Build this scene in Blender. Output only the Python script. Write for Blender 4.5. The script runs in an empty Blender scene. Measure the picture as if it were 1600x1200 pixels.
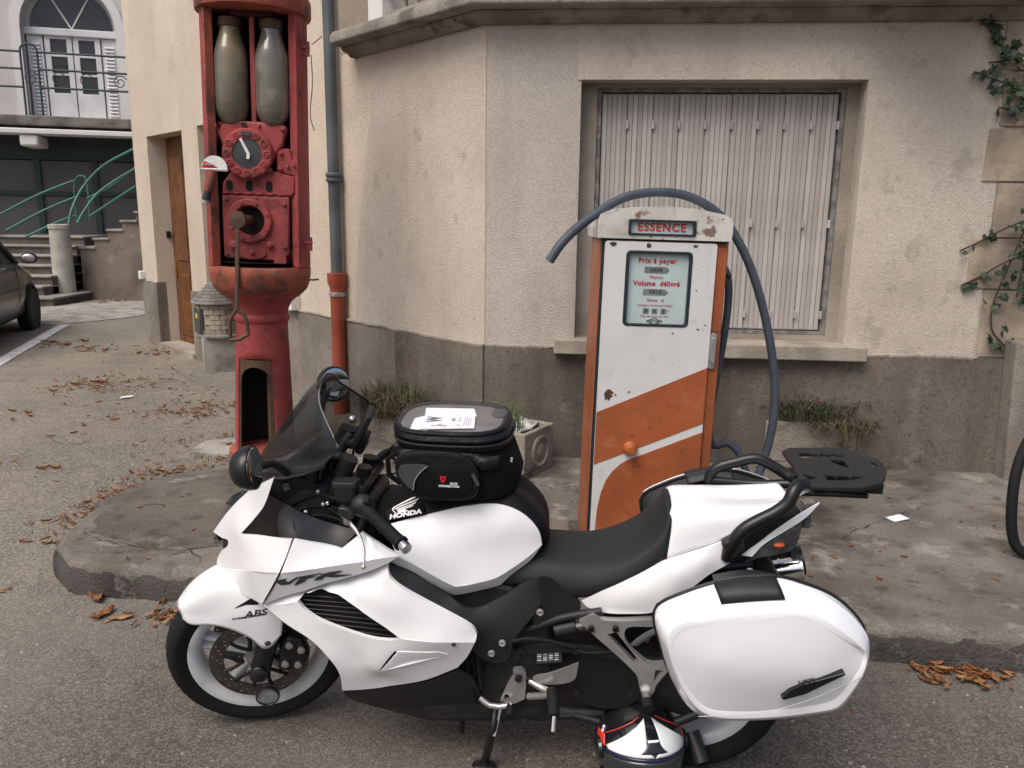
import bpy, bmesh, math, random
import numpy as np
from mathutils import Vector, Matrix
from mathutils.geometry import delaunay_2d_cdt
random.seed(7); rng = random.Random(11)
R = math.radians
scene = bpy.context.scene
COL = scene.collection

# ------------------------------------------------------------------ camera
cam_data = bpy.data.cameras.new('camera'); camera = bpy.data.objects.new('camera', cam_data); COL.objects.link(camera)
cam_data.sensor_width = 36.0; cam_data.lens = 27.99; cam_data.clip_start = 0.05; cam_data.clip_end = 500
cam_axes = [[0.99992, 0.01298, 0.0], [0.00267, -0.20528, 0.9787], [0.01271, -0.97862, -0.2053]]          # rows: world x, y, z of the camera's right, down and forward
camera.matrix_world = Matrix(((cam_axes[0][0], -cam_axes[0][1], -cam_axes[0][2], 0), (cam_axes[1][0], -cam_axes[1][1], -cam_axes[1][2], 0),
                              (cam_axes[2][0], -cam_axes[2][1], -cam_axes[2][2], 1.72), (0, 0, 0, 1)))
scene.camera = camera
# ------------------------------------------------------------------ sky, sun, exposure
SUN_EL, SUN_AZ = R(57), R(218)          # azimuth clockwise from +Y (seen from above)
world = bpy.data.worlds.new('World'); scene.world = world; world.use_nodes = True
wn = world.node_tree; bg = wn.nodes['Background']; sky = wn.nodes.new('ShaderNodeTexSky'); sky.sky_type = 'NISHITA'
sky.sun_disc = False; sky.sun_elevation = SUN_EL; sky.sun_rotation = SUN_AZ; sky.dust_density = 6.0; sky.air_density = 1.0; sky.ozone_density = 0.6
wn.links.new(sky.outputs[0], bg.inputs[0]); bg.inputs[1].default_value = 0.115
sun_d = bpy.data.lights.new('sun', 'SUN'); sun = bpy.data.objects.new('sun', sun_d); COL.objects.link(sun)
sun_d.energy = 1.5; sun_d.angle = R(40); sun_d.color = (1.0, 0.985, 0.965)
sdir = Vector((math.sin(SUN_AZ) * math.cos(SUN_EL), math.cos(SUN_AZ) * math.cos(SUN_EL), math.sin(SUN_EL)))
sun.rotation_euler = sdir.to_track_quat('Z', 'Y').to_euler(); sun.location = (-8, -6, 12)
vs = scene.view_settings; vs.view_transform = 'Standard'; vs.look = 'None'; vs.exposure = 0.36; vs.gamma = 1.0
scene.cycles.max_bounces = 6; scene.cycles.diffuse_bounces = 3; scene.cycles.glossy_bounces = 3; scene.cycles.transparent_max_bounces = 10

# ------------------------------------------------------------------ materials
MATS = {}
def mat(name, col, rough=0.6, metal=0.0, col2=None, nscale=4.0, lo=0.42, hi=0.62, spots=None, streak=None, bump=0.0, bscale=60.0, bdetail=4.0,
        coat=0.0, trans=0.0, alpha=1.0, ior=1.45, spec=0.5, rvar=0.0, speck=None, sheen=0.0):
    """Procedural material: base colour + soft noise variation + rust/dirt spots + vertical streaks + fine speckle + bump."""
    m = bpy.data.materials.new(name); m.use_nodes = True; nt = m.node_tree; N = nt.nodes; Lk = nt.links
    p = N['Principled BSDF']; tc = N.new('ShaderNodeTexCoord')
    c4 = lambda c: (c[0], c[1], c[2], 1.0)
    p.inputs['Base Color'].default_value = c4(col); p.inputs['Roughness'].default_value = rough; p.inputs['Metallic'].default_value = metal
    p.inputs['Coat Weight'].default_value = coat; p.inputs['Coat Roughness'].default_value = 0.06
    p.inputs['Transmission Weight'].default_value = trans; p.inputs['IOR'].default_value = ior; p.inputs['Alpha'].default_value = alpha
    p.inputs['Specular IOR Level'].default_value = spec
    if sheen: p.inputs['Sheen Weight'].default_value = sheen
    def noise(scale, detail=3.0, vec=None, rgh=0.55):
        n = N.new('ShaderNodeTexNoise'); n.inputs['Scale'].default_value = scale; n.inputs['Detail'].default_value = detail; n.inputs['Roughness'].default_value = rgh
        Lk.new(vec if vec is not None else tc.outputs['Object'], n.inputs['Vector']); return n
    def ramp(src, a, b):
        r = N.new('ShaderNodeMapRange'); r.inputs['From Min'].default_value = a; r.inputs['From Max'].default_value = b; Lk.new(src, r.inputs['Value']); return r.outputs[0]
    cur = None
    def mixto(fac, c, weight=1.0):
        nonlocal cur
        x = N.new('ShaderNodeMix'); x.data_type = 'RGBA'
        if weight != 1.0:
            k = N.new('ShaderNodeMath'); k.operation = 'MULTIPLY'; k.inputs[1].default_value = weight; Lk.new(fac, k.inputs[0]); fac = k.outputs[0]
        Lk.new(fac, x.inputs[0])
        if cur is None: x.inputs[6].default_value = c4(col)
        else: Lk.new(cur, x.inputs[6])
        x.inputs[7].default_value = c4(c); cur = x.outputs[2]
    if col2 is not None: mixto(ramp(noise(nscale).outputs['Fac'], lo, hi), col2)
    if streak is not None:      # (colour, scale, lo, hi, weight)
        mp = N.new('ShaderNodeMapping'); mp.inputs['Scale'].default_value = (1, 1, 0.12); Lk.new(tc.outputs['Object'], mp.inputs['Vector'])
        mixto(ramp(noise(streak[1], 4, mp.outputs[0]).outputs['Fac'], streak[2], streak[3]), streak[0], streak[4])
    for s in (spots or []):     # (colour, scale, lo, hi, weight)
        mixto(ramp(noise(s[1], 4, None, 0.65).outputs['Fac'], s[2], s[3]), s[0], s[4])
    if speck is not None:       # (colour, scale, weight): crisp grains
        v = N.new('ShaderNodeTexVoronoi'); v.inputs['Scale'].default_value = speck[1]; Lk.new(tc.outputs['Object'], v.inputs['Vector'])
        sp = N.new('ShaderNodeSeparateColor'); Lk.new(v.outputs['Color'], sp.inputs[0]); mixto(ramp(sp.outputs[0], 0.35, 0.95), speck[0], speck[2])
    if cur is not None: Lk.new(cur, p.inputs['Base Color'])
    if rvar:
        r = N.new('ShaderNodeMapRange'); r.inputs['To Min'].default_value = max(0.02, rough - rvar); r.inputs['To Max'].default_value = min(1, rough + rvar)
        Lk.new(noise(nscale * 3).outputs['Fac'], r.inputs['Value']); Lk.new(r.outputs[0], p.inputs['Roughness'])
    if bump:
        b = N.new('ShaderNodeBump'); b.inputs['Strength'].default_value = min(1.0, bump); b.inputs['Distance'].default_value = 0.012 * max(1.0, bump)
        Lk.new(noise(bscale, bdetail).outputs['Fac'], b.inputs['Height']); Lk.new(b.outputs[0], p.inputs['Normal'])
    MATS[name] = m; return m
mat('asphalt', (.205,.178,.145), .92, col2=(.125,.110,.093), nscale=.5, lo=.40, hi=.60, spots=[((.075,.066,.056),1.9,.52,.68,.5),((.27,.235,.185),6,.54,.68,.45),((.06,.053,.045),14,.56,.66,.4)], speck=((.40,.36,.30),140,.65), bump=.9, bscale=140)
mat('concrete', (.215,.195,.168), .9, col2=(.125,.111,.095), nscale=1.5, lo=.38, hi=.60, spots=[((.036,.031,.026),1.3,.53,.63,.8),((.34,.31,.27),4.5,.56,.66,.65),((.08,.06,.036),2.4,.54,.64,.5),((.03,.027,.023),11,.58,.66,.55)], speck=((.06,.053,.045),140,.4), bump=.7, bscale=90)
mat('infill', (.118,.10,.08), .93, col2=(.07,.059,.047), nscale=2.4, spots=[((.24,.215,.185),4,.57,.67,.6),((.032,.028,.023),6,.54,.64,.7)], speck=((.2,.18,.15),150,.35), bump=.8, bscale=90)
mat('pale_concrete', (.34,.32,.285), .9, col2=(.23,.212,.187), nscale=3, spots=[((.10,.088,.075),4.5,.52,.64,.65)], bump=.5, bscale=70)
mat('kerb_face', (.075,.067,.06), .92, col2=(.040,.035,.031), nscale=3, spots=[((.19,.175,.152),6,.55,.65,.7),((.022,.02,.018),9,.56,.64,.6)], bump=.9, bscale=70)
mat('stucco', (.64,.57,.49), .93, col2=(.53,.463,.395), nscale=.8, lo=.36, hi=.62, streak=((.34,.295,.245),2.2,.52,.70,.55), spots=[((.41,.355,.295),1.7,.53,.70,.5),((.23,.195,.16),5.5,.58,.69,.4),((.15,.127,.105),30,.66,.73,.5)], speck=((.35,.30,.255),120,.42), bump=.8, bscale=130, bdetail=2)
mat('stucco_grey', (.575,.525,.47), .93, col2=(.48,.435,.385), nscale=1.1, lo=.36, hi=.62, streak=((.31,.275,.24),2.6,.52,.70,.55), spots=[((.38,.338,.295),1.9,.52,.68,.5),((.15,.13,.112),30,.66,.73,.5)], speck=((.32,.285,.25),120,.45), bump=.8, bscale=130, bdetail=2)
mat('stucco_cream', (.70,.605,.49), .93, col2=(.61,.52,.415), nscale=.8, streak=((.44,.37,.295),1.8,.52,.70,.45), spots=[((.40,.34,.285),1.8,.55,.70,.4),((.2,.17,.14),30,.67,.74,.45)], speck=((.39,.335,.28),120,.42), bump=.75, bscale=130, bdetail=2)
mat('plinth_grey', (.195,.168,.14), .95, col2=(.118,.10,.083), nscale=1.6, streak=((.068,.057,.047),2.2,.47,.66,.7), spots=[((.28,.25,.21),7,.58,.68,.45),((.048,.042,.035),18,.58,.68,.5)], speck=((.05,.043,.036),110,.4), bump=.7, bscale=120)
mat('plinth_pale', (.29,.258,.22), .95, col2=(.20,.175,.148), nscale=2.2, streak=((.13,.112,.094),2.5,.48,.68,.6), spots=[((.10,.087,.073),16,.58,.68,.5)], speck=((.11,.096,.082),110,.4), bump=.7, bscale=120)
mat('cornice', (.26,.235,.20), .9, col2=(.17,.152,.128), nscale=3, spots=[((.06,.053,.045),5,.52,.64,.65)], bump=.6, bscale=50)
mat('reveal', (.33,.29,.245), .9, col2=(.24,.207,.172), nscale=2.5, bump=.4, bscale=50)
mat('sill', (.34,.30,.25), .88, col2=(.24,.21,.175), nscale=4, spots=[((.1,.09,.075),9,.6,.72,.5)], bump=.4, bscale=60)
mat('quoin', (.42,.345,.265), .9, col2=(.26,.215,.17), nscale=2.6, spots=[((.16,.13,.105),4,.55,.7,.65),((.52,.38,.22),3.1,.6,.72,.5)], bump=.5, bscale=45)
mat('dark_gap', (.012,.011,.01), .95)
mat('shutter', (.475,.445,.415), .66, col2=(.41,.383,.357), nscale=3, streak=((.25,.232,.22),7,.50,.68,.6), spots=[((.22,.205,.19),14,.60,.70,.5)], bump=.12, bscale=70)
mat('shutter_rail', (.13,.125,.118), .7, col2=(.22,.21,.20), nscale=16, lo=.46, hi=.56, bump=.3, bscale=60)
mat('zinc', (.125,.14,.15), .55, .25, col2=(.085,.097,.105), nscale=3, spots=[((.25,.26,.26),14,.66,.74,.5)])
mat('pipe_red', (.34,.075,.04), .62, col2=(.26,.055,.032), nscale=4, spots=[((.12,.04,.03),10,.62,.74,.5)])
mat('wood_door', (.17,.068,.024), .55, col2=(.11,.042,.015), nscale=6, streak=((.07,.028,.011),14,.48,.66,.6))
mat('brass', (.62,.42,.16), .35, 1.0)
mat('red_paint', (.32,.052,.052), .62, col2=(.24,.037,.039), nscale=4, spots=[((.08,.026,.020),7,.54,.66,.65),((.37,.105,.10),9,.58,.70,.4),((.05,.03,.022),22,.62,.70,.6)], streak=((.12,.03,.026),8,.54,.70,.4), bump=.2, bscale=60, rvar=.12)
mat('red_faded', (.30,.072,.042), .66, col2=(.22,.052,.032), nscale=4, spots=[((.07,.036,.025),6,.52,.64,.8),((.26,.15,.09),9,.58,.70,.45),((.045,.03,.022),20,.60,.68,.6)], bump=.25, bscale=55)
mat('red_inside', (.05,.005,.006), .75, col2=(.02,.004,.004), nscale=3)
mat('rust_iron', (.085,.06,.045), .68, .45, col2=(.14,.075,.04), nscale=14, bump=.3, bscale=70)
mat('bottle_glass', (.15,.138,.108), .14, 0, col2=(.10,.094,.075), nscale=3, streak=((.23,.135,.035),6,.50,.66,.6), spots=[((.30,.295,.27),5,.56,.70,.5),((.06,.056,.048),8,.56,.68,.5)], coat=.8)
mat('dial_dark', (.045,.05,.055), .25, coat=.4)
mat('white_plain', (.72,.71,.69), .5, col2=(.6,.59,.57), nscale=20)
mat('red_plain', (.50,.035,.03), .5)
mat('orange_paint', (.36,.094,.030), .46, col2=(.29,.076,.026), nscale=2.2, spots=[((.20,.075,.032),5,.53,.66,.55),((.40,.19,.10),7,.56,.68,.4),((.10,.05,.025),24,.63,.70,.6)], streak=((.19,.065,.024),7,.52,.68,.5), coat=.1, rvar=.12, bump=.08, bscale=30)
mat('enamel_white', (.64,.64,.635), .36, col2=(.585,.585,.575), nscale=2.2, spots=[((.36,.29,.21),3.4,.60,.72,.45),((.15,.07,.03),9,.69,.73,.9),((.45,.43,.40),16,.62,.72,.4)], streak=((.45,.41,.35),5,.54,.70,.5), coat=.2, rvar=.12, bump=.06, bscale=25)
mat('cap_white', (.58,.565,.53), .48, col2=(.48,.46,.425), nscale=5, spots=[((.27,.215,.16),6,.54,.66,.6),((.13,.062,.03),12,.60,.67,.85),((.34,.33,.31),22,.56,.66,.5)], rvar=.12, bump=.1, bscale=40)
mat('rust_patch', (.10,.05,.028), .9, col2=(.05,.028,.02), nscale=60, bump=.5, bscale=90)
mat('dark_frame', (.012,.022,.027), .45)
mat('meter_face', (.46,.56,.56), .35, col2=(.42,.51,.51), nscale=8)
mat('meter_red', (.40,.035,.05), .5)
mat('meter_grey', (.12,.13,.13), .5, col2=(.2,.21,.21), nscale=50)
mat('hose', (.062,.075,.10), .55, col2=(.045,.054,.072), nscale=8, bump=.1, bscale=60)
mat('white_gloss', (.81,.818,.835), .15, coat=1.0, col2=(.80,.808,.825), nscale=3)
mat('white_case', (.79,.80,.82), .26, coat=.5, col2=(.77,.78,.80), nscale=4, spots=[((.55,.54,.53),28,.70,.75,.5)])
mat('case_groove', (.42,.43,.45), .4)
mat('black_plastic', (.015,.015,.0165), .5, bump=.12, bscale=420, bdetail=2, spec=.45)
mat('black_satin', (.010,.010,.011), .36, coat=.06, spec=.45)
mat('black_gloss', (.004,.004,.005), .16, coat=.3)
mat('tank_black', (.006,.006,.007), .55, spec=.25)
mat('dark_engine', (.016,.016,.017), .46, .2, col2=(.028,.027,.027), nscale=18, spec=.5)
mat('seat_vinyl', (.017,.017,.019), .58, bump=.22, bscale=520, bdetail=2, spec=.35)
mat('rubber', (.009,.009,.0095), .75, bump=.1, bscale=90, spec=.3)
mat('rim_white', (.70,.71,.74), .34, coat=.3, col2=(.60,.605,.62), nscale=5, spots=[((.34,.33,.31),8,.58,.72,.4)])
mat('silver', (.50,.50,.50), .36, .75, col2=(.40,.40,.40), nscale=12)
mat('chrome', (.80,.79,.77), .12, 1.0)
mat('steel_disc', (.15,.135,.122), .36, .85, col2=(.11,.10,.09), nscale=30)
mat('tint_glass', (.018,.018,.02), .04, alpha=.44, coat=.3)
mat('reflector_face', (.26,.28,.30), .25, .3, col2=(.36,.37,.38), nscale=60)
mat('mirror_glass', (.62,.66,.70), .03, 1.0)
mat('clear_film', (.35,.34,.35), .10, alpha=.12, coat=.6)
mat('headlamp', (.03,.032,.036), .06, coat=.8)
mat('lens_smoke', (.045,.043,.047), .10, coat=.6, col2=(.10,.10,.105), nscale=30)
mat('lens_orange', (.55,.11,.04), .2)
mat('decal_grey', (.045,.046,.052), .4)
mat('decal_white', (.80,.81,.82), .4)
mat('decal_blue', (.02,.04,.085), .25, coat=.3)
mat('fabric_black', (.006,.006,.007), .9, bump=.35, bscale=650, bdetail=2, spec=.2)
mat('fabric_shiny', (.008,.008,.010), .5, bump=.6, bscale=26, bdetail=3, spec=.35)
mat('fabric_grey', (.048,.05,.056), .6, bump=.3, bscale=600, bdetail=2)
mat('map_floor', (.12,.115,.115), .5, col2=(.17,.16,.155), nscale=9)
mat('paper', (.82,.82,.86), .7)
mat('ink', (.05,.05,.06), .7)
mat('ink_grey', (.33,.33,.36), .7)
mat('red_print', (.50,.02,.025), .6)
mat('helmet_black', (.010,.011,.013), .12, coat=.7)
mat('helmet_white', (.80,.81,.83), .16, coat=.8)
mat('helmet_red', (.62,.045,.03), .2, coat=.6)
mat('helmet_blue', (.012,.018,.045), .2, coat=.5)
mat('orange_tag', (.9,.09,.02), .5)
mat('far_wall', (.55,.535,.52), .9, col2=(.49,.475,.455), nscale=.8, streak=((.40,.38,.355),1.2,.55,.74,.4), bump=.3, bscale=30)
mat('far_trim', (.66,.65,.64), .8)
mat('far_door_white', (.66,.66,.685), .6, col2=(.58,.58,.6), nscale=4)
mat('far_pane', (.035,.035,.042), .1, coat=.3)
mat('far_slab', (.20,.185,.165), .9, col2=(.10,.09,.08), nscale=3, bump=.3, bscale=20)
mat('green_dark', (.030,.052,.054), .55)
mat('panel_grey', (.115,.11,.118), .6, col2=(.095,.092,.098), nscale=2)
mat('green_rail', (.045,.15,.12), .5)
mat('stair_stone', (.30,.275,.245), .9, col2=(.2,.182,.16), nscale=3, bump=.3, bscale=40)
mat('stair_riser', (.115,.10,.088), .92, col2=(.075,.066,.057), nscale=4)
mat('stair_wall', (.20,.165,.135), .95, col2=(.12,.098,.08), nscale=1.5, spots=[((.34,.295,.25),5,.58,.7,.5),((.06,.05,.042),2.2,.56,.7,.6)], bump=.7, bscale=40)
mat('column_stone', (.42,.41,.36), .92, col2=(.32,.31,.27), nscale=5, bump=.6, bscale=70)
mat('car_paint', (.055,.066,.058), .34, .35, coat=.5, col2=(.048,.057,.051), nscale=2)
mat('car_glass', (.012,.015,.014), .06, coat=.5)
mat('tyre_far', (.018,.018,.018), .8)
mat('hub_far', (.28,.28,.28), .45, .4)
mat('line_paint', (.62,.62,.63), .8, col2=(.42,.41,.40), nscale=9, spots=[((.17,.16,.145),20,.6,.72,.8)])
mat('hut_stone', (.36,.31,.25), .92, col2=(.25,.21,.165), nscale=5, spots=[((.43,.33,.21),6,.58,.7,.5)], bump=.6, bscale=60)
mat('hut_slate', (.24,.23,.21), .9, col2=(.15,.142,.13), nscale=9, bump=.5, bscale=60)
mat('hut_metal', (.13,.13,.125), .45, .5)
mat('hut_sticker', (.5,.33,.1), .6)
mat('soil', (.05,.037,.026), .95, bump=.8, bscale=50)
mat('planter_conc', (.28,.25,.205), .93, col2=(.18,.158,.127), nscale=5, spots=[((.04,.038,.026),4,.5,.62,.8),((.33,.305,.25),11,.58,.68,.5)], bump=.8, bscale=60)
mat('leaf_dull', (.075,.092,.042), .7, col2=(.11,.112,.06), nscale=30)
mat('leaf_dry', (.115,.098,.055), .8, col2=(.075,.065,.036), nscale=30)
mat('leaf_fresh', (.075,.125,.035), .65, col2=(.11,.15,.05), nscale=30)
mat('ivy_leaf', (.016,.034,.018), .55, col2=(.030,.052,.026), nscale=22)
mat('ivy_leaf_light', (.038,.064,.030), .55, col2=(.055,.085,.04), nscale=22)
mat('ivy_stem', (.06,.042,.028), .9)
mat('litter_brown', (.26,.105,.035), .8, col2=(.15,.055,.022), nscale=40)
mat('litter_tan', (.33,.19,.085), .85, col2=(.2,.105,.045), nscale=40)
mat('moss', (.115,.105,.04), .95, col2=(.16,.12,.06), nscale=14, bump=.7, bscale=60)
mat('pink_petal', (.6,.08,.3), .6)

# every slat of the shutters has weathered a little differently
nt = MATS['shutter'].node_tree; oi = nt.nodes.new('ShaderNodeObjectInfo'); rg = nt.nodes.new('ShaderNodeMapRange'); rg.inputs['To Min'].default_value = .78; rg.inputs['To Max'].default_value = 1.06
nt.links.new(oi.outputs['Random'], rg.inputs['Value']); pb_ = nt.nodes['Principled BSDF']; src_ = pb_.inputs['Base Color'].links[0].from_socket
vm = nt.nodes.new('ShaderNodeVectorMath'); vm.operation = 'SCALE'; nt.links.new(src_, vm.inputs[0]); nt.links.new(rg.outputs[0], vm.inputs['Scale']); nt.links.new(vm.outputs[0], pb_.inputs['Base Color'])
# the road proper is darker and finer than the gravelly forecourt on the left; the change is broken up by noise
nt = MATS['asphalt'].node_tree; N_, L_k = nt.nodes, nt.links; pb_ = N_['Principled BSDF']; src_ = pb_.inputs['Base Color'].links[0].from_socket
tc_ = N_.new('ShaderNodeTexCoord'); sx_ = N_.new('ShaderNodeSeparateXYZ'); L_k.new(tc_.outputs['Object'], sx_.inputs[0])
no_ = N_.new('ShaderNodeTexNoise'); no_.inputs['Scale'].default_value = 1.6; L_k.new(tc_.outputs['Object'], no_.inputs['Vector'])
def mth(op, a, b_):
    n = N_.new('ShaderNodeMath'); n.operation = op
    for i, v in enumerate((a, b_)):
        if isinstance(v, (int, float)): n.inputs[i].default_value = v
        else: L_k.new(v, n.inputs[i])
    return n.outputs[0]
def rmp(v, a, b_):
    r = N_.new('ShaderNodeMapRange'); r.inputs['From Min'].default_value = a; r.inputs['From Max'].default_value = b_; L_k.new(v, r.inputs['Value']); return r.outputs[0]
nz_ = mth('MULTIPLY', mth('SUBTRACT', no_.outputs['Fac'], .5), 2.4)
fx_ = mth('MULTIPLY', rmp(mth('ADD', sx_.outputs['X'], nz_), -3.0, -1.2), rmp(mth('SUBTRACT', mth('MULTIPLY', sx_.outputs['Y'], -1.0), mth('MULTIPLY', nz_, .3)), -4.2, -2.9))
mx_ = N_.new('ShaderNodeMix'); mx_.data_type = 'RGBA'; mx_.blend_type = 'MULTIPLY'; L_k.new(fx_, mx_.inputs[0]); L_k.new(src_, mx_.inputs[6]); mx_.inputs[7].default_value = (.60, .61, .63, 1); L_k.new(mx_.outputs[2], pb_.inputs['Base Color'])

# ------------------------------------------------------------------ mesh helpers
def hermite(pts, closed=False, step=None, n=None, sharp=()):
    """Smooth curve through points (corners at the indices in sharp), sampled by spacing or count."""
    P = [Vector(p) for p in pts]; m = len(P); out = []
    segs = m if closed else m - 1
    def tan(i, seglen, side):
        if i in sharp or (not closed and i in (0, m - 1)):
            j = (i + 1) % m if side > 0 else (i - 1) % m
            d = (P[j] - P[i]) * (1 if side > 0 else -1)
        else: d = (P[(i + 1) % m] - P[(i - 1) % m])
        return d.normalized() * seglen if d.length > 1e-9 else Vector((0, 0, 0))
    for i in range(segs):
        a, b = P[i], P[(i + 1) % m]; l = (b - a).length; ta = tan(i, l, 1); tb = tan((i + 1) % m, l, -1)
        k = max(1, int(round(l / step))) if step else 12
        for q in range(k):
            t = q / k; h = t * t; c = h * t
            out.append(a * (2 * c - 3 * h + 1) + ta * (c - 2 * h + t) + b * (-2 * c + 3 * h) + tb * (c - h))
    if not closed: out.append(P[-1].copy())
    if n:
        if closed: out.append(out[0])
        L = [0.0]
        for a, b in zip(out, out[1:]): L.append(L[-1] + (b - a).length)
        res = []; j = 0; cnt = n
        for q in range(cnt):
            t = L[-1] * q / (cnt if closed else cnt - 1)
            while j < len(L) - 2 and L[j + 1] < t: j += 1
            d = L[j + 1] - L[j]; res.append(out[j].lerp(out[j + 1], 0 if d < 1e-12 else min(1, (t - L[j]) / d)))
        return res
    return out

class MB:
    def __init__(s): s.v = []; s.f = []
    def add(s, vs, fs):
        o = len(s.v); s.v += [tuple(v) for v in vs]; s.f += [tuple(i + o for i in f) for f in fs]; return s
    def box(s, a, b, M=None):
        x0, y0, z0 = a; x1, y1, z1 = b
        vs = [Vector(p) for p in ((x0,y0,z0),(x1,y0,z0),(x1,y1,z0),(x0,y1,z0),(x0,y0,z1),(x1,y0,z1),(x1,y1,z1),(x0,y1,z1))]
        if M is not None: vs = [M @ v for v in vs]
        return s.add(vs, [(0,3,2,1),(4,5,6,7),(0,1,5,4),(1,2,6,5),(2,3,7,6),(3,0,4,7)])
    def tube(s, pts, r, n=10, closed=False, flat=1.0, up=(0.0, 0.0, 1.0)):
        P = [Vector(p) for p in pts]; m = len(P); rr = r if isinstance(r, (list, tuple)) else [r] * m
        T = []
        for i in range(m):
            a = P[(i - 1) % m] if (closed or i > 0) else P[i]; b = P[(i + 1) % m] if (closed or i < m - 1) else P[i]
            T.append((b - a).normalized())
        u = Vector(up); u = (u - T[0] * u.dot(T[0]))
        if u.length < 1e-3: u = T[0].orthogonal()
        u.normalize(); vs = []
        for i in range(m):
            u = (u - T[i] * u.dot(T[i])); u = u.normalized() if u.length > 1e-6 else T[i].orthogonal().normalized(); w = T[i].cross(u)
            for k in range(n):
                a = 2 * math.pi * k / n; vs.append(P[i] + (u * math.cos(a) * flat + w * math.sin(a)) * rr[i])
        fs = []
        for i in range(m if closed else m - 1):
            j = (i + 1) % m
            for k in range(n): fs.append((i*n+k, i*n+(k+1) % n, j*n+(k+1) % n, j*n+k))
        if not closed: fs.append(tuple(reversed(range(n)))); fs.append(tuple((m-1)*n+k for k in range(n)))
        return s.add(vs, fs)
    def cyl(s, a, b, r0, r1=None, n=16): return s.tube([a, b], [r0, r0 if r1 is None else r1], n)
    def lathe(s, prof, n=24, M=None, sx=1.0, sy=1.0, power=2.0, caps=True):
        """profile of (r, z) round the z axis; power > 2 squares the section"""
        vs = []; fs = []
        for r, z in prof:
            for k in range(n):
                a = 2 * math.pi * k / n; c, d = math.cos(a), math.sin(a)
                q = (abs(c) ** power + abs(d) ** power) ** (-1.0 / power)
                p = Vector((r * sx * c * q, r * sy * d * q, z)); vs.append(M @ p if M is not None else p)
        for i in range(len(prof) - 1):
            for k in range(n): fs.append((i*n+k, i*n+(k+1) % n, (i+1)*n+(k+1) % n, (i+1)*n+k))
        if caps and prof[0][0] > 1e-6: fs.append(tuple(reversed(range(n))))
        if caps and prof[-1][0] > 1e-6: fs.append(tuple((len(prof)-1)*n+k for k in range(n)))
        return s.add(vs, fs)
    def ball(s, c, r, nu=16, nv=10, M=None):
        r = r if isinstance(r, (tuple, list)) else (r, r, r); vs = []; fs = []
        for i in range(nv + 1):
            t = math.pi * i / nv
            for k in range(nu):
                a = 2 * math.pi * k / nu
                p = Vector((c[0] + r[0]*math.sin(t)*math.cos(a), c[1] + r[1]*math.sin(t)*math.sin(a), c[2] + r[2]*math.cos(t))); vs.append(M @ p if M is not None else p)
        for i in range(nv):
            for k in range(nu): fs.append((i*nu+k, (i+1)*nu+k, (i+1)*nu+(k+1) % nu, i*nu+(k+1) % nu))
        return s.add(vs, fs)
    def rings(s, rings, cap0=True, cap1=True):
        n = len(rings[0]); vs = [p for r in rings for p in r]; fs = []
        for i in range(len(rings) - 1):
            for k in range(n): fs.append((i*n+k, i*n+(k+1) % n, (i+1)*n+(k+1) % n, (i+1)*n+k))
        if cap0: fs.append(tuple(reversed(range(n))))
        if cap1: fs.append(tuple((len(rings)-1)*n+k for k in range(n)))
        return s.add(vs, fs)
    def grid(s, rows):
        n = len(rows[0]); vs = [p for r in rows for p in r]
        return s.add(vs, [(i*n+k, i*n+k+1, (i+1)*n+k+1, (i+1)*n+k) for i in range(len(rows)-1) for k in range(n-1)])
    def poly(s, outline, holes, fmap, d0, d1, grid=None):
        """flat outline with holes in (u, w), extruded from depth d0 to d1 and mapped by fmap(u, d, w)"""
        loops = [[(float(p[0]), float(p[-1])) for p in lp] for lp in [outline] + list(holes)]
        vs, fs = fill2d(loops, grid)
        n = len(vs)
        s2 = sum(loops[0][i][0]*loops[0][(i+1) % len(loops[0])][1]-loops[0][(i+1) % len(loops[0])][0]*loops[0][i][1] for i in range(len(loops[0])))
        V = [fmap(u, d0, w) for u, w in vs] + [fmap(u, d1, w) for u, w in vs]
        F = [tuple(f) for f in fs] + [tuple(reversed([i + n for i in f])) for f in fs]
        cnt = {}
        for f in fs:
            for i in range(3):
                e = (f[i], f[(i+1) % 3]); cnt[e] = cnt.get(e, 0) + 1
        for (a, b) in cnt:
            if (b, a) not in cnt: F.append((b, a, a + n, b + n))
        return s.add(V, F)
    def build(s, name, m, parent=None, smooth=38, M=None, bevel=0.0, seg=2, solid=0.0, label=None, fix=True):
        me = bpy.data.meshes.new(name); me.from_pydata(s.v, [], s.f); me.validate()
        if fix:
            bm = bmesh.new(); bm.from_mesh(me); bmesh.ops.recalc_face_normals(bm, faces=bm.faces); bm.to_mesh(me); bm.free()
        me.materials.append(MATS[m] if isinstance(m, str) else m)
        if smooth:
            me.polygons.foreach_set('use_smooth', [True] * len(me.polygons))
            if smooth < 180: me.set_sharp_from_angle(angle=R(smooth))
        o = bpy.data.objects.new(name, me); COL.objects.link(o)
        if parent is not None: o.parent = parent
        if M is not None: o.matrix_basis = M
        if solid: x = o.modifiers.new('solid', 'SOLIDIFY'); x.thickness = solid; x.offset = -1.0
        if bevel: x = o.modifiers.new('bevel', 'BEVEL'); x.width = bevel; x.segments = seg; x.limit_method = 'ANGLE'; x.angle_limit = R(40)
        if label: o['label'] = label
        return o

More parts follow.
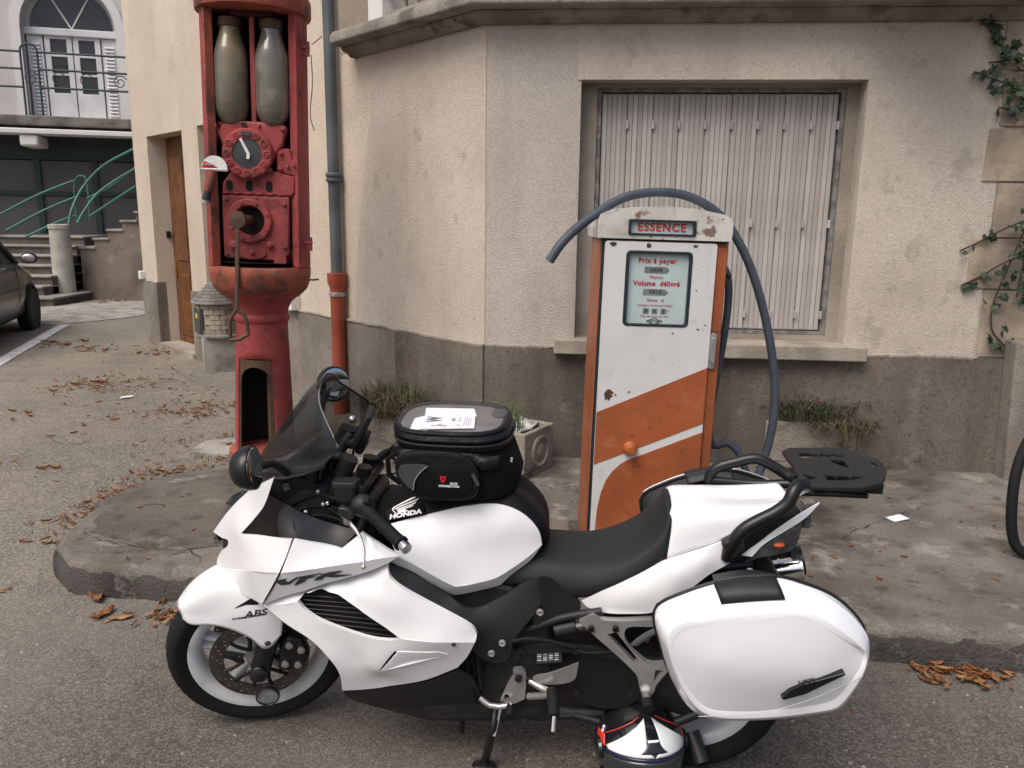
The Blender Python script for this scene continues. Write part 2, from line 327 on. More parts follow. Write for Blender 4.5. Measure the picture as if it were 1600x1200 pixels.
def inside(pt, lp):
    x, y = pt; c = False; n = len(lp)
    for i in range(n):
        x0, y0 = lp[i]; x1, y1 = lp[(i+1) % n]
        if (y0 > y) != (y1 > y) and x < (x1-x0)*(y-y0)/(y1-y0)+x0: c = not c
    return c
def fill2d(loops, grid=None):
    pts = []; edges = []
    for lp in loops:
        o = len(pts); pts += [Vector(p) for p in lp]; edges += [(o+i, o+(i+1) % len(lp)) for i in range(len(lp))]
    if grid:
        xs = [p[0] for p in loops[0]]; ys = [p[1] for p in loops[0]]; B = np.array([p for lp in loops for p in lp])
        x = min(xs)
        row = 0; y = min(ys)
        while y < max(ys):
            x = min(xs) + (grid / 2 if row % 2 else 0)
            while x < max(xs):
                if inside((x, y), loops[0]) and not any(inside((x, y), h) for h in loops[1:]):
                    if np.min((B[:, 0]-x)**2+(B[:, 1]-y)**2) > (0.6*grid)**2: pts.append(Vector((x, y)))
                x += grid
            y += grid*.87; row += 1
    r = delaunay_2d_cdt(pts, edges, [], 0, 1e-6)
    V = [(v.x, v.y) for v in r[0]]; F = []
    for f in r[2]:
        c = (sum(V[i][0] for i in f)/3, sum(V[i][1] for i in f)/3)
        if inside(c, loops[0]) and not any(inside(c, h) for h in loops[1:]): F.append(tuple(f))
    return V, F
from mathutils.bvhtree import BVHTree
def drape(o, target, M=None, lift=.001, thick=.0):
    """lay a flat decal (local side view x, z) on the left flank of another part"""
    tg = target.data; bv = BVHTree.FromPolygons([v.co for v in tg.vertices], [tuple(p.vertices) for p in tg.polygons])
    Mo = o.matrix_basis.copy(); Mt = target.matrix_basis.inverted(); o.matrix_basis = target.matrix_basis.copy()
    for v in o.data.vertices:
        p = Mt@(Mo@v.co); h = bv.ray_cast(Vector((p.x, 2.0, p.z)), Vector((0, -1, 0)))
        v.co = Vector((p.x, (h[0].y if h[0] is not None else p.y)+lift, p.z))
    return o
class TPS:
    """smooth surface y(x, z) through measured points"""
    def __init__(s, pts, lam=1e-4):
        A = np.array(pts, float); key = {}
        for p in A: key[(round(p[0], 4), round(p[2], 4))] = p
        A = np.array(list(key.values())); s.X = A[:, [0, 2]]; n = len(A)
        d = np.linalg.norm(s.X[:, None]-s.X[None], axis=2); K = np.where(d > 0, d**2*np.log(d+1e-12), 0) + lam*np.eye(n)
        P = np.hstack([np.ones((n, 1)), s.X]); Mx = np.zeros((n+3, n+3)); Mx[:n, :n] = K; Mx[:n, n:] = P; Mx[n:, :n] = P.T
        s.w = np.linalg.solve(Mx, np.concatenate([A[:, 1], np.zeros(3)]))
    def many(s, Q):
        Q = np.asarray(Q, float).reshape(-1, 2); d = np.linalg.norm(s.X[None]-Q[:, None], axis=2); n = len(s.X)
        return np.where(d > 0, d**2*np.log(d+1e-12), 0)@s.w[:n]+s.w[n]+Q@s.w[n+1:]
    def __call__(s, x, z): return float(s.many([(x, z)])[0])
def plate(name, outline, m, parent, holes=(), extra=(), sharp=(), hsharp=(), step=.010, thick=.006, M=None, surf=None, lift=0.0, mirror=None, lam=5e-4):
    """curved body panel: outline and holes are measured points (x, y, z); y follows a smooth surface through all of them"""
    ol = hermite(outline, True, step, sharp=sharp); hl = [hermite(h, True, step*.8, sharp=hsharp) for h in holes]
    S = surf or TPS(list(outline)+[p for h in holes for p in h]+list(extra), lam)
    V, F = fill2d([[(p.x, p.z) for p in lp] for lp in [ol]+hl], step*1.2)
    Q = np.array(V); Y = S.many(Q)+lift; e = .002
    gx_ = (S.many(Q+[e, 0])-S.many(Q-[e, 0]))/(2*e); gz_ = (S.many(Q+[0, e])-S.many(Q-[0, e]))/(2*e)
    nrm = np.stack([-gx_, np.ones(len(Q)), -gz_], 1); nrm /= np.linalg.norm(nrm, axis=1)[:, None]
    n = len(V); verts = [(x, y, z) for (x, z), y in zip(V, Y)]+[(x, y-thick, z) for (x, z), y in zip(V, Y)]
    fs = []
    for f in F:
        a, c, d = (Vector(verts[i]) for i in f)
        fs.append(tuple(f) if (c-a).cross(d-a).y > 0 else tuple(reversed(f)))
    ed = {(f[i], f[(i+1) % 3]) for f in fs for i in range(3)}; nf = len(fs)
    allf = fs+[tuple(reversed([i+n for i in f])) for f in fs]+[(b_, a_, a_+n, b_+n) for a_, b_ in ed if (b_, a_) not in ed]
    b = MB(); b.add(verts, allf); o = b.build(name, m, parent, smooth=180, M=M, fix=False)
    me = o.data; ln = []
    for p in me.polygons:
        top = all(v < n for v in p.vertices)
        for v in p.vertices: ln.append(tuple(nrm[v]) if top else tuple(p.normal))
    me.normals_split_custom_set(ln)
    if mirror:
        q = o.copy(); COL.objects.link(q); q.parent = parent; q.name = name
        q.matrix_basis = (M or Matrix())@Matrix.Diagonal((1, -1, 1, 1))
    return o, S
def loft(name, rows, m, parent, mirror=True, n=24, k=5, thick=0.0, M=None, smooth=60, close=False):
    """surface through measured lines; the first row is the centre line when mirrored"""
    Rw = [hermite(r, n=n) for r in rows]
    cols = [hermite([r[i] for r in Rw], n=(len(rows)-1)*k+1) for i in range(n)]
    G = [[cols[i][j] for i in range(n)] for j in range(len(cols[0]))]
    if mirror:
        G = [[Vector((p.x, -p.y, p.z)) for p in r] for r in reversed(G[1:])] + G
    b = MB(); b.grid(G)
    if close:
        for idx in (0, -1):
            e = [r[idx] for r in G]; b.add(e, [tuple(range(len(e)))])
    o = b.build(name, m, parent, smooth=smooth, M=M)
    if thick: x = o.modifiers.new('solid', 'SOLIDIFY'); x.thickness = thick; x.offset = -1.0
    return o
def empty(name, loc=(0, 0, 0), rot=(0, 0, 0), M=None, parent=None):
    o = bpy.data.objects.new(name, None); COL.objects.link(o); o.empty_display_size = .1
    if M is not None: o.matrix_basis = M
    else: o.location = loc; o.rotation_euler = rot
    if parent is not None: o.parent = parent
    return o
def tag(o, label=None, cat=None, group=None, kind=None):
    if label: o['label'] = label
    if cat: o['category'] = cat
    if group: o['group'] = group
    if kind: o['kind'] = kind
    return o
def share(src, name, parent, M):
    o = src.copy(); COL.objects.link(o); o.name = name; o.parent = parent; o.matrix_basis = M; return o
def text(name, body, size, m, parent, M, bold=0.0, depth=0.0006, align='CENTER', shear=0.0, space=1.0, sx=1.0):
    c = bpy.data.curves.new(name, 'FONT'); c.body = body; c.size = size; c.align_x = align; c.align_y = 'CENTER'; c.offset = bold; c.extrude = depth
    c.shear = shear; c.space_character = space; c.resolution_u = 3
    t = bpy.data.objects.new(name, c); COL.objects.link(t)
    dg = bpy.context.evaluated_depsgraph_get(); me = bpy.data.meshes.new_from_object(t.evaluated_get(dg)); bpy.data.objects.remove(t); bpy.data.curves.remove(c)
    if sx != 1.0: me.transform(Matrix.Diagonal((sx, 1, 1, 1)))
    me.name = name; me.materials.clear(); me.materials.append(MATS[m])
    o = bpy.data.objects.new(name, me); COL.objects.link(o); o.parent = parent; o.matrix_basis = M; return o
def T(x, y, z): return Matrix.Translation((x, y, z))
FRONT = Matrix.Rotation(R(90), 4, 'X')        # lettering that faces -y
def roundrect(x0, x1, z0, z1, r, k=4):
    out = []
    for cx, cz, a0 in ((x1-r, z0+r, -90), (x1-r, z1-r, 0), (x0+r, z1-r, 90), (x0+r, z0+r, 180)):
        for i in range(k+1): a = R(a0+90*i/k); out.append((cx+r*math.cos(a), cz+r*math.sin(a)))
    return out
def circle(cx, cz, r, n=20, rz=None): return [(cx+r*math.cos(2*math.pi*i/n), cz+(rz or r)*math.sin(2*math.pi*i/n)) for i in range(n)]
XZ = lambda u, d, w: (u, d, w)

# ================================================================== SETTING
def smooth01(a, b, x): t = max(0.0, min(1.0, (x-a)/(b-a))); return t*t*(3-2*t)
def ground_z(x, y): return 0.10*smooth01(3.2, 4.9, y)+.006*math.sin(1.7*x+.6*y)*smooth01(3.5, 6, y)
xs = [-60, -30, -18]+[-12+.4*i for i in range(46)]+[8, 14, 30, 60]; ys = [-30, -12, -4]+[0+.3*i for i in range(56)]+[19, 24, 34, 60, 90]
b = MB(); b.grid([[(x, y, ground_z(x, y)) for x in xs] for y in ys])
tag(b.build('road', 'asphalt', smooth=180), kind='structure')
PZ = .15
slab_outline = [(-2.02,3.40),(-1.55,3.325),(-.6,3.19),(.5,3.035),(2.0,2.83),(6.5,2.2),(6.5,6.2),(-.2,5.9),(-.85,6.3),(-1.2,5.75),(-1.42,5.3),(-1.72,4.93),(-2.1,4.68),(-2.26,4.35),(-2.25,3.9),(-2.2,3.6)]
ol = hermite([(x, 0, y) for x, y in slab_outline], True, .18, sharp=(4, 5, 6, 7, 8))
b = MB(); b.poly([(p.x, p.z) for p in ol], [], lambda u, d, w: (u, w, d), -.05, PZ, grid=.25)
tag(b.build('pavement', 'concrete', bevel=.04, seg=4), kind='structure')
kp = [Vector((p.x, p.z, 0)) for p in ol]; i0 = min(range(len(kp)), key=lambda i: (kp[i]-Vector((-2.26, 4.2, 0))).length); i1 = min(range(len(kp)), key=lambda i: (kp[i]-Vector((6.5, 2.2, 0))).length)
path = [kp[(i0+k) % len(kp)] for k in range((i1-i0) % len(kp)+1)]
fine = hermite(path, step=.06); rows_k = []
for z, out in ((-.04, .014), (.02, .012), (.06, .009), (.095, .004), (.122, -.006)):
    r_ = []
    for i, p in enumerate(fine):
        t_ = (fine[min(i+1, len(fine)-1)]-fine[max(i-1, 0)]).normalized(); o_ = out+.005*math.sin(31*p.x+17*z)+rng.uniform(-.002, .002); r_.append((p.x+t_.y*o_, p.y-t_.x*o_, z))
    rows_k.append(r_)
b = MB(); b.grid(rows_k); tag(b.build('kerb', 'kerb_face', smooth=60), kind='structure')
PTI = [(p[0], p[1]) for p in [(-2.1014,3.7365,0.15),(-1.9172,3.6538,0.15),(-1.6367,3.5476,0.15),(-1.4312,3.5692,0.15),(-1.1684,3.7185,0.15),(-1.3752,4.5533,0.15),(-1.6921,4.6368,0.15),(-1.9423,4.5306,0.15),(-2.1416,4.3417,0.15),(-2.1621,4.0167,0.15)]]
# worn concrete patches that show through the asphalt near the red pump
def sheet(name, pts, m, dz=.006, kind='structure', zf=None):
    o = hermite([(x, 0, y) for x, y in pts], True, .08)
    b = MB(); b.poly([(p.x+rng.uniform(-.035, .035), p.z+rng.uniform(-.02, .02)) for p in o], [], lambda u, d, w: (u, w, (zf or ground_z)(u, w)+d), -.02, dz, grid=.2)
    return tag(b.build(name, m, smooth=30), kind=kind)
PT1 = [(p[0], p[1]) for p in [(-2.2464,5.3863,0.1),(-2.1169,5.5894,0.1),(-1.9222,5.5648,0.1),(-1.8092,5.2214,0.1),(-2.046,5.211,0.1),(-2.1765,5.2653,0.1)]]
PT2 = [(p[0], p[1]) for p in [(-3.2035,6.2142,0.1),(-3.0654,6.328,0.1),(-2.883,6.1894,0.1),(-2.8999,6.0465,0.1),(-3.0475,6.0192,0.1)]]
sheet('concrete_patch', PT1, 'pale_concrete', .014); 
sheet('pavement_infill', PTI, 'infill', .0035, zf=lambda x, y: PZ)
PT3 = [(p[0], p[1]) for p in [(-6.8703,11.443,0.1),(-6.5022,11.5494,0.1),(-5.9127,12.953,0.1),(-6.6294,14.6641,0.1),(-8.0447,13.4509,0.1)]]
sheet('concrete_apron', PT3, 'pale_concrete', .012)
l0, l1 = Vector((-5.15, 7.2)), Vector((-6.5, 11.45)); d = (l1-l0).normalized(); nn = Vector((d.y, -d.x))*.075
line = [l0.lerp(l1, i/30) for i in range(31)]
b = MB(); b.grid([[(p.x+nn.x*k, p.y+nn.y*k, ground_z(p.x, p.y)+.008) for p in line] for k in (-1, 1)])
tag(b.build('painted_line', 'line_paint'), kind='structure')
def crack(pts, zf, w=.0028):
    c = hermite([(p[0], p[1], 0) for p in pts], step=.03); L_, R_ = [], []
    for i, p in enumerate(c):
        t_ = (c[min(i+1, len(c)-1)]-c[max(i-1, 0)]).normalized(); j = rng.uniform(-.012, .012); h_ = w*rng.uniform(.3, 1.2)*(1-abs(2*i/(len(c)-1)-1)**4)
        q_ = Vector((p.x-t_.y*j, p.y+t_.x*j)); z_ = zf(q_.x, q_.y)+.006; L_.append((q_.x-t_.y*h_, q_.y+t_.x*h_, z_)); R_.append((q_.x+t_.y*h_, q_.y-t_.x*h_, z_))
    b = MB(); b.grid([L_, R_]); tag(b.build('crack', 'dark_gap', smooth=0), kind='structure')
flat_ = lambda x, y: PZ
for pts in ([(-2.1716,3.7843,0.15),(-2.029,3.6581,0.15),(-1.8382,3.5865,0.15),(-1.6213,3.5258,0.15),(-1.4257,3.5543,0.15)], [(-1.6075,3.6247,0.15),(-1.5046,3.5221,0.15),(-1.4023,3.3971,0.15)], [(-2.0289,4.0983,0.15),(-1.9431,4.1409,0.15),(-1.8554,4.0754,0.15)], [(0.3067,4.4138,0.15),(0.0074,4.6937,0.15),(-0.2456,5.0124,0.15)], [(1.6003,3.7129,0.15),(1.9061,3.9755,0.15),(2.3652,4.2787,0.15)]): crack(pts, flat_)
for pts in ([(-3.67,5.4907,0.05),(-3.4754,5.6313,0.06),(-3.0942,5.4492,0.07),(-3.1123,5.7523,0.08)], [(-3.6529,6.492,0.09),(-3.2138,6.475,0.1),(-2.6975,6.3915,0.1),(-2.319,6.5241,0.1)], [(-3.9948,8.8844,0.1),(-3.034,7.5311,0.1),(-2.6315,7.2651,0.1)]): crack(pts, ground_z, .0028)

# ------------------------------------------------------------------ corner building
CB = empty('corner_building', ([-0.18022, 5.18367, 0.12][0], [-0.18022, 5.18367, 0.12][1], 0))
tag(CB, 'beige roughcast corner house with grey plinth and closed folding shutters behind the pumps', 'building')
tr, nr, tl, nl = (Vector(v) for v in ([0.99665, -0.08176, 0.0], [-0.08176, -0.99665, 0.0], [-0.67534, 0.73751, 0.0], [-0.73751, -0.67534, -0.0]))
def WR(s, off, z): p = tr*s+nr*off; return (p.x, p.y, z)
def WL(s, off, z): p = tl*s+nl*off; return (p.x, p.y, z)
WRm = lambda u, d, w: WR(u, d, w)
WLm = lambda u, d, w: WL(u, d, w)
def rect(a, b, c, d): return [(a, c), (b, c), (b, d), (a, d)]
b = MB(); b.poly([(0,.05),(4.2,.05),(4.2,2.905),(0,2.905)], [rect(.583, 2.28, .925, 2.545)], WRm, 0, -.24)
b.build('front_wall', 'stucco_grey', CB, smooth=0)
for pts in ([(.560,2.5445),(3.08,2.5445),(3.08,2.903),(.556,2.903)], [(2.2795,.82),(3.08,.82),(3.08,2.544),(2.2795,2.544)]):
    b = MB(); b.poly(pts, [], WRm, .007, -.05); b.build('wall_render', 'stucco', CB, smooth=0)
b = MB(); b.poly([(-.001,.02),(6.62,.02),(6.62,6.2),(1.72,6.2),(1.72,2.905),(-.001,2.905)], [rect(5.03, 6.12, .04, 2.585), rect(3.75, 4.60, .04, 2.6)], WLm, 0, -.3)
b.build('side_wall', 'stucco_cream', CB, smooth=0)
# the pinker stretch of roughcast between corner and drainpipe
b = MB(); b.poly([(.0,.80),(1.60,.80),(1.56,1.3),(1.45,1.9),(1.32,2.4),(1.26,2.86),(.0,2.86)], [], WLm, .006, -.1)
b.build('side_wall_render', 'stucco', CB, smooth=0)
def rough_top(fn, s0, s1, z0, z1, m, t=.022, n=46):
    top = [(s0+(s1-s0)*i/n, z1+rng.uniform(-.008, .008)) for i in range(n+1)]
    b = MB(); b.poly([(s0, z0), (s1, z0)]+top[::-1], [], fn, t, -.1); return b.build('plinth', m, CB, smooth=0)
rough_top(WRm, 0.0, 3.3, .04, .886, 'plinth_grey')
rough_top(WLm, -.001, 1.02, .04, .885, 'plinth_grey', .0225, 14)
rough_top(WLm, 1.02, 3.75, .04, .868, 'plinth_pale', .020, 30)
rough_top(WLm, 4.60, 5.03, .04, .875, 'plinth_pale', .020, 6)
rough_top(WLm, 6.12, 6.62, .02, .885, 'plinth_pale', .020, 10)
# pale drip line along the top of the plinth
for fn, s0, s1, z in ((WR, 0, .46, .893), (WR, 2.40, 3.1, .893), (WL, 0, 3.7, .885)):
    b = MB(); b.tube([fn(s0+(s1-s0)*i/40, .012, z+rng.uniform(-.005, .005)) for i in range(41)], .013, 6); b.build('plinth_edge', 'sill', CB)
# cornice / terrace slab
b = MB()
def strip(fn_pts, sec):
    rings_ = []
    for (o, t) in fn_pts:
        rings_.append([(o[0]+t[0]*q, o[1]+t[1]*q, z) for q, z in sec])
    b.rings(rings_)
mit = (nr+nl).normalized()/(nr+nl).normalized().dot(nr)
P0 = tl*1.52; P1 = Vector((0, 0, 0)); P2 = tr*4.2
for sec in ([(-.3,2.921),(.18,2.921),(.205,2.935),(.205,2.985),(.18,3.02),(-.3,3.02)], [(-.25,2.86),(.04,2.86),(.06,2.88),(.10,2.895),(.12,2.92),(-.25,2.92)]):
    strip([((P0.x, P0.y), (nl.x, nl.y)), ((0, 0), (mit.x, mit.y)), ((P2.x, P2.y), (nr.x, nr.y))], sec)
b.build('terrace_slab', 'cornice', CB, bevel=.008)
# terrace above: low posts, pierced lattice and the storey set back behind it
def WLbox(name, m, s0, s1, o0, o1, z0, z1, bevel=0.0, fn=WL):
    b = MB(); c = [fn(s0,o0,z0), fn(s1,o0,z0), fn(s1,o1,z0), fn(s0,o1,z0), fn(s0,o0,z1), fn(s1,o0,z1), fn(s1,o1,z1), fn(s0,o1,z1)]
    b.add(c, [(0,1,2,3),(4,5,6,7),(0,1,5,4),(1,2,6,5),(2,3,7,6),(3,0,4,7)]); return b.build(name, m, CB, smooth=0, bevel=bevel)
WLbox('terrace_post', 'far_trim', 1.02, 1.20, -.08, .08, 3.021, 3.95, .01)
for z in (3.06, 3.20, 3.34, 3.48): WLbox('lattice_bar', 'sill', .1, 1.02, .0, .045, z, z+.028, .004)
for i in range(6): s = .16+.14*i; WLbox('lattice_bar', 'sill', s, s+.028, -.03, .0-.002, 3.022, 3.55, .004)
for i in range(26): WLbox('lattice_bar', 'sill', .12+.155*i, .15+.155*i, .0, .03, 3.022, 3.55, .004, fn=WR)
WLbox('upper_wall', 'stucco', -2.5, 1.715, -1.3, -1.2, 3.0, 6.2)
WLbox('meter_box', 'far_trim', 2.52, 2.70, .0, .09, .885, 1.03, .008)
WLbox('meter_box', 'far_trim', 6.55, 6.63, .0, .06, .90, 1.0, .006)
# window: sill, reveal frame and eight folding shutter leaves of narrow slats
b = MB(); b.poly(rect(.455, 2.405, .862, .955), [], WRm, .10, -.24); b.build('window_sill', 'sill', CB, smooth=0, bevel=.008)
b = MB(); b.poly(rect(.545, 2.34, .956, 2.60), [rect(.685, 2.205, .99, 2.52)], WRm, -.13, -.235); b.build('window_reveal', 'reveal', CB, smooth=0)
b = MB(); b.poly(rect(.6, 2.3, .93, 2.54), [], WRm, -.225, -.24); b.build('window_backing', 'dark_gap', CB, smooth=0)
b = MB(); b.poly(rect(.687, 2.203, .992, 2.518), [rect(.712, 2.178, 1.012, 2.495)], WRm, -.145, -.2); b.build('window_frame', 'shutter_rail', CB, smooth=0)
nleaf = 9; w = (2.172-.716)/nleaf
slatm = None; slat_mesh = None
for i in range(nleaf):
    s0 = .716+w*i; zig = .005 if i % 2 else 0.0
    b = MB(); b.poly(rect(s0+.0015, s0+w-.0015, 1.018, 2.488), [], WRm, -.178+zig, -.19+zig); leaf = b.build('shutter_leaf', 'shutter', CB, smooth=0)
    sw = (w-.006)/5
    for k in range(5):
        a = s0+.003+sw*k
        if slat_mesh is None:
            bb = MB(); bb.box((0, 0, 0), (sw-.006, .008, 1.455)); ob = bb.build('slat', 'shutter', leaf, smooth=0); slat_mesh = ob
            org = ob
        else:
            ob = org.copy(); COL.objects.link(ob); ob.name = 'slat'; ob.parent = leaf
        p = WR(a+.002, -.171+zig+rng.uniform(-.0015, .0015)-.0, 1.025)
        ob.matrix_basis = Matrix.Translation(p) @ Matrix.Rotation(math.atan2(tr.y, tr.x), 4, 'Z')
    for z in (2.30, 1.70, 1.12):
        if z < 2 and i < 4 and z > 1.5: continue
        b = MB(); c = s0+w; b.poly(rect(c-.008, c+.008, z-.026, z+.026), [], WRm, -.152+.006, -.17); b.build('shutter_hinge', 'shutter', leaf, smooth=0, bevel=.004)
# drainpipe: zinc above, painted cast iron below
b = MB(); b.tube([WL(1.755, .07, z) for z in (1.20, 2.0, 2.7, 3.4, 6.0)], .046, 16); pipe = b.build('drainpipe', 'zinc', CB)
b = MB(); b.lathe([(.058,1.97),(.064,1.975),(.064,1.99),(.056,1.995),(.056,2.01),(.064,2.015),(.064,2.03),(.056,2.04)], 16, T(*WL(1.755, .07, 0))); b.build('pipe_bracket', 'zinc', pipe)
b = MB(); b.lathe([(.058,.10),(.058,1.13),(.062,1.15),(.078,1.19),(.078,1.262),(.06,1.264)], 18, T(*WL(1.755, .07, 0))); lp = b.build('lower_pipe', 'pipe_red', pipe)
b = MB(); b.lathe([(.06,1.075),(.066,1.08),(.066,1.105),(.06,1.11)], 18, T(*WL(1.755, .07, 0))); b.build('pipe_clamp', 'silver', pipe)
# doorway: reveals, brown wooden door, step, bell; second doorway behind the red pump
b = MB(); b.poly(rect(4.95, 6.2, .03, 2.65), [rect(5.031, 6.119, .045, 2.584)], WLm, -.30, -.42); b.build('door_reveal', 'reveal', CB, smooth=0)
b = MB(); b.poly(rect(5.0315, 6.1185, .05, 2.584), [], WLm, -.215, -.26); dr = b.build('door', 'wood_door', CB, smooth=0)
for (s0, s1, z0, z1) in ((5.14,5.5,.25,1.0),(5.64,6.0,.25,1.0),(5.14,5.5,1.15,2.35),(5.64,6.0,1.15,2.35)):
    b = MB(); b.poly(rect(s0, s1, z0, z1), [], WLm, -.203, -.225); b.build('door_panel', 'wood_door', dr, smooth=0, bevel=.012)
b = MB(); b.poly(roundrect(6.03, 6.06, .92, 1.16, .012), [], WLm, -.198, -.22); b.tube([WL(6.045, -.2, 1.05), WL(6.045, -.16, 1.05), WL(5.94, -.16, 1.05)], .009, 8); b.build('door_handle', 'brass', dr)
b = MB(); b.poly(rect(5.0, 6.1, .03, .165), [], WLm, .06, -.214); b.build('door_step', 'sill', CB, smooth=0, bevel=.015)
b = MB(); b.poly(rect(5.88, 5.928, 1.42, 1.50), [], lambda u, d, w: WL(6.1195-d, -.14-(u-5.88), w), 0, .03); b.build('door_bell', 'dark_gap', CB, smooth=0, bevel=.006)
b = MB(); b.poly(rect(3.70, 4.68, .03, 2.66), [rect(3.751, 4.599, .045, 2.599)], WLm, -.30, -.5); b.build('door_reveal', 'reveal', CB, smooth=0)
b = MB(); b.poly(rect(3.74, 4.62, .04, 2.62), [], WLm, -.4, -.45); b.build('door', 'reveal', CB, smooth=0)
# building's receding far side so that the corner has depth
b = MB(); b.poly([(0,.02),(6,.02),(6,6.2),(0,6.2)], [], lambda u, d, w: WL(6.62-d-.002, -.3-u, w), 0, .25); b.build('end_wall', 'stucco_cream', CB, smooth=0)
# stone quoins at the right-hand end
for i, (s0, z0, z1) in enumerate([(3.10,.90,1.315),(2.985,1.325,1.625),(3.09,1.635,1.955),(2.995,1.965,2.27),(3.05,2.28,2.585),(3.01,2.595,2.88)]):
    b = MB(); j = [(s0+rng.uniform(-.012,.012), z0), (3.9, z0), (3.9, z1), (s0+rng.uniform(-.012,.012), z1)]
    b.poly(j, [], WRm, .014+.004*(i % 2), -.1); b.build('quoin_stone', 'quoin', CB, smooth=0, bevel=.008)
b = MB(); b.poly([(3.29,.05),(4.1,.05),(4.1,1.02),(3.245,1.02)], [], WRm, .16, .02); b.build('buttress', 'plinth_pale', CB, smooth=0, bevel=.015)

# ------------------------------------------------------------------ far house with balcony
FB = empty('far_house', [-8.9, 16.5, 0.1], (0, 0, 0.2618))
tag(FB, 'pale house across the square with balcony, arched white door and dark shopfront below', 'building')
dc = .19; dw = .84                 # centre and half width of the arched doorway
arch = [(dc+dw*math.cos(a), 5.1+dw*math.sin(a)) for a in [math.pi*i/16 for i in range(17)]]
hole = [(dc-dw, 3.42), (dc+dw, 3.42)]+arch
b = MB(); b.poly([(-9,3.25),(6,3.25),(6,9),(-9,9)], [hole], XZ, 0, .35); b.build('upper_wall', 'far_wall', FB, smooth=0)
o2 = [(dc-dw-.16, 3.42), (dc-dw, 3.42)]+[(dc+dw*math.cos(math.pi*(1-i/16)), 5.1+dw*math.sin(math.pi*i/16)) for i in range(17)]+[(dc+dw, 3.42), (dc+dw+.16, 3.42)]+[(dc+(dw+.16)*math.cos(math.pi*i/16), 5.1+(dw+.16)*math.sin(math.pi*i/16)) for i in range(17)]
b = MB(); b.poly(o2, [], XZ, -.04, .1); b.build('door_surround', 'far_trim', FB, smooth=0)
b = MB(); b.poly(hole, [], XZ, .30, .34); b.build('door_backing', 'far_door_white', FB, smooth=0)
b = MB(); b.poly(rect(dc-dw, dc+dw, 4.98, 5.12), [], XZ, .14, .31); b.build('transom', 'far_door_white', FB, smooth=0, bevel=.02)
fan = [(dc+(dw-.1)*math.cos(math.pi*i/16), 5.13+(dw-.1)*math.sin(math.pi*i/16)) for i in range(17)]
b = MB(); b.poly(fan, [], XZ, .27, .3); fo = b.build('fanlight', 'far_pane', FB, smooth=0)
b = MB()
for a in (60, 120): b.tube([(dc, .26, 5.13), (dc+.76*math.cos(R(a)), .26, 5.13+.76*math.sin(R(a)))], .018, 6)
b.build('glazing_bar', 'far_trim', fo)
for s in (-1, 1):
    x0, x1 = sorted((dc+s*.01, dc+s*.50))
    b = MB(); panes = [rect(x0+.1, x1-.1, z0, z1) for z0, z1 in ((3.92,4.25),(4.29,4.6),(4.64,4.93))]
    b.poly(rect(x0, x1, 3.42, 4.98), panes, XZ, .2, .25); lf = b.build('door_leaf', 'far_door_white', FB, smooth=0, bevel=.008)
    for p in panes:
        b = MB(); b.poly(p, [], XZ, .23, .245); b.build('pane', 'far_pane', lf, smooth=0)
    x0, x1 = sorted((dc+s*.53, dc+s*.80))
    b = MB(); b.poly(rect(x0, x1, 3.42, 4.97), [], XZ, .2, .26); sh = b.build('louvre_shutter', 'far_door_white', FB, smooth=0)
    for k in range(20): 
        b = MB(); z = 3.55+.068*k; b.add([(x0+.05,.20,z),(x1-.05,.20,z),(x1-.05,.165,z-.035),(x0+.05,.165,z-.035),(x0+.05,.2,z-.012),(x1-.05,.2,z-.012),(x1-.05,.165,z-.045),(x0+.05,.165,z-.045)], [(0,1,2,3),(4,5,6,7),(2,3,7,6),(0,3,7,4),(1,2,6,5)]); b.build('louvre', 'far_door_white', sh, smooth=0)
# balcony slab, moulded edge, corbel
b = MB(); b.box((-9, -.95, 3.18), (2.6, -.002, 3.36)); b.build('balcony_slab', 'far_slab', FB, bevel=.02)
b = MB(); b.box((-9, -1.02, 3.02), (2.6, -.6, 3.12)); b.build('balcony_moulding', 'far_trim', FB, bevel=.02)
b = MB(); b.box((-.60, -.98, 2.80), (-.28, -.3, 3.015)); b.build('corbel', 'far_trim', FB, bevel=.04)
# green balcony railing
RZ = 3.36
def spiral(cx, cz, r, y, turns=1.6, n=26): return [(cx+r*(1-.8*i/n)*math.cos(turns*2*math.pi*i/n+.4), y, cz+r*(1-.8*i/n)*math.sin(turns*2*math.pi*i/n+.4)) for i in range(n+1)]
rail = empty('balcony_railing', (0, 0, 0), parent=FB)
for z in (.50, .82, 1.12):
    for (x0, x1) in ((-9, -.45), (-.17, 1.50)):
        b = MB(); b.tube([(x0, -.9, RZ+z), (x1, -.9, RZ+z)], .020, 8); b.build('rail_bar', 'green_dark', rail)
b = MB(); b.tube([(-.45, -.9, RZ), (-.45, -.9, RZ+1.12)]+[(-.31-.14*math.cos(math.pi*i/8), -.9, RZ+1.14+.12*math.sin(math.pi*i/8)) for i in range(1, 8)]+[(-.17, -.9, RZ+1.12), (-.17, -.9, RZ)], .020, 8); b.build('rail_post', 'green_dark', rail)
b = MB(); b.tube([(1.5, -.9, RZ), (1.5, -.9, RZ+1.15)], .022, 8); b.build('rail_post', 'green_dark', rail)
for cx in (-1.05, -.31, .62, 1.2, .15, -2.0): b = MB(); b.tube(spiral(cx, RZ+.66, .13, -.9), .009, 6); b.build('scroll', 'green_dark', rail)
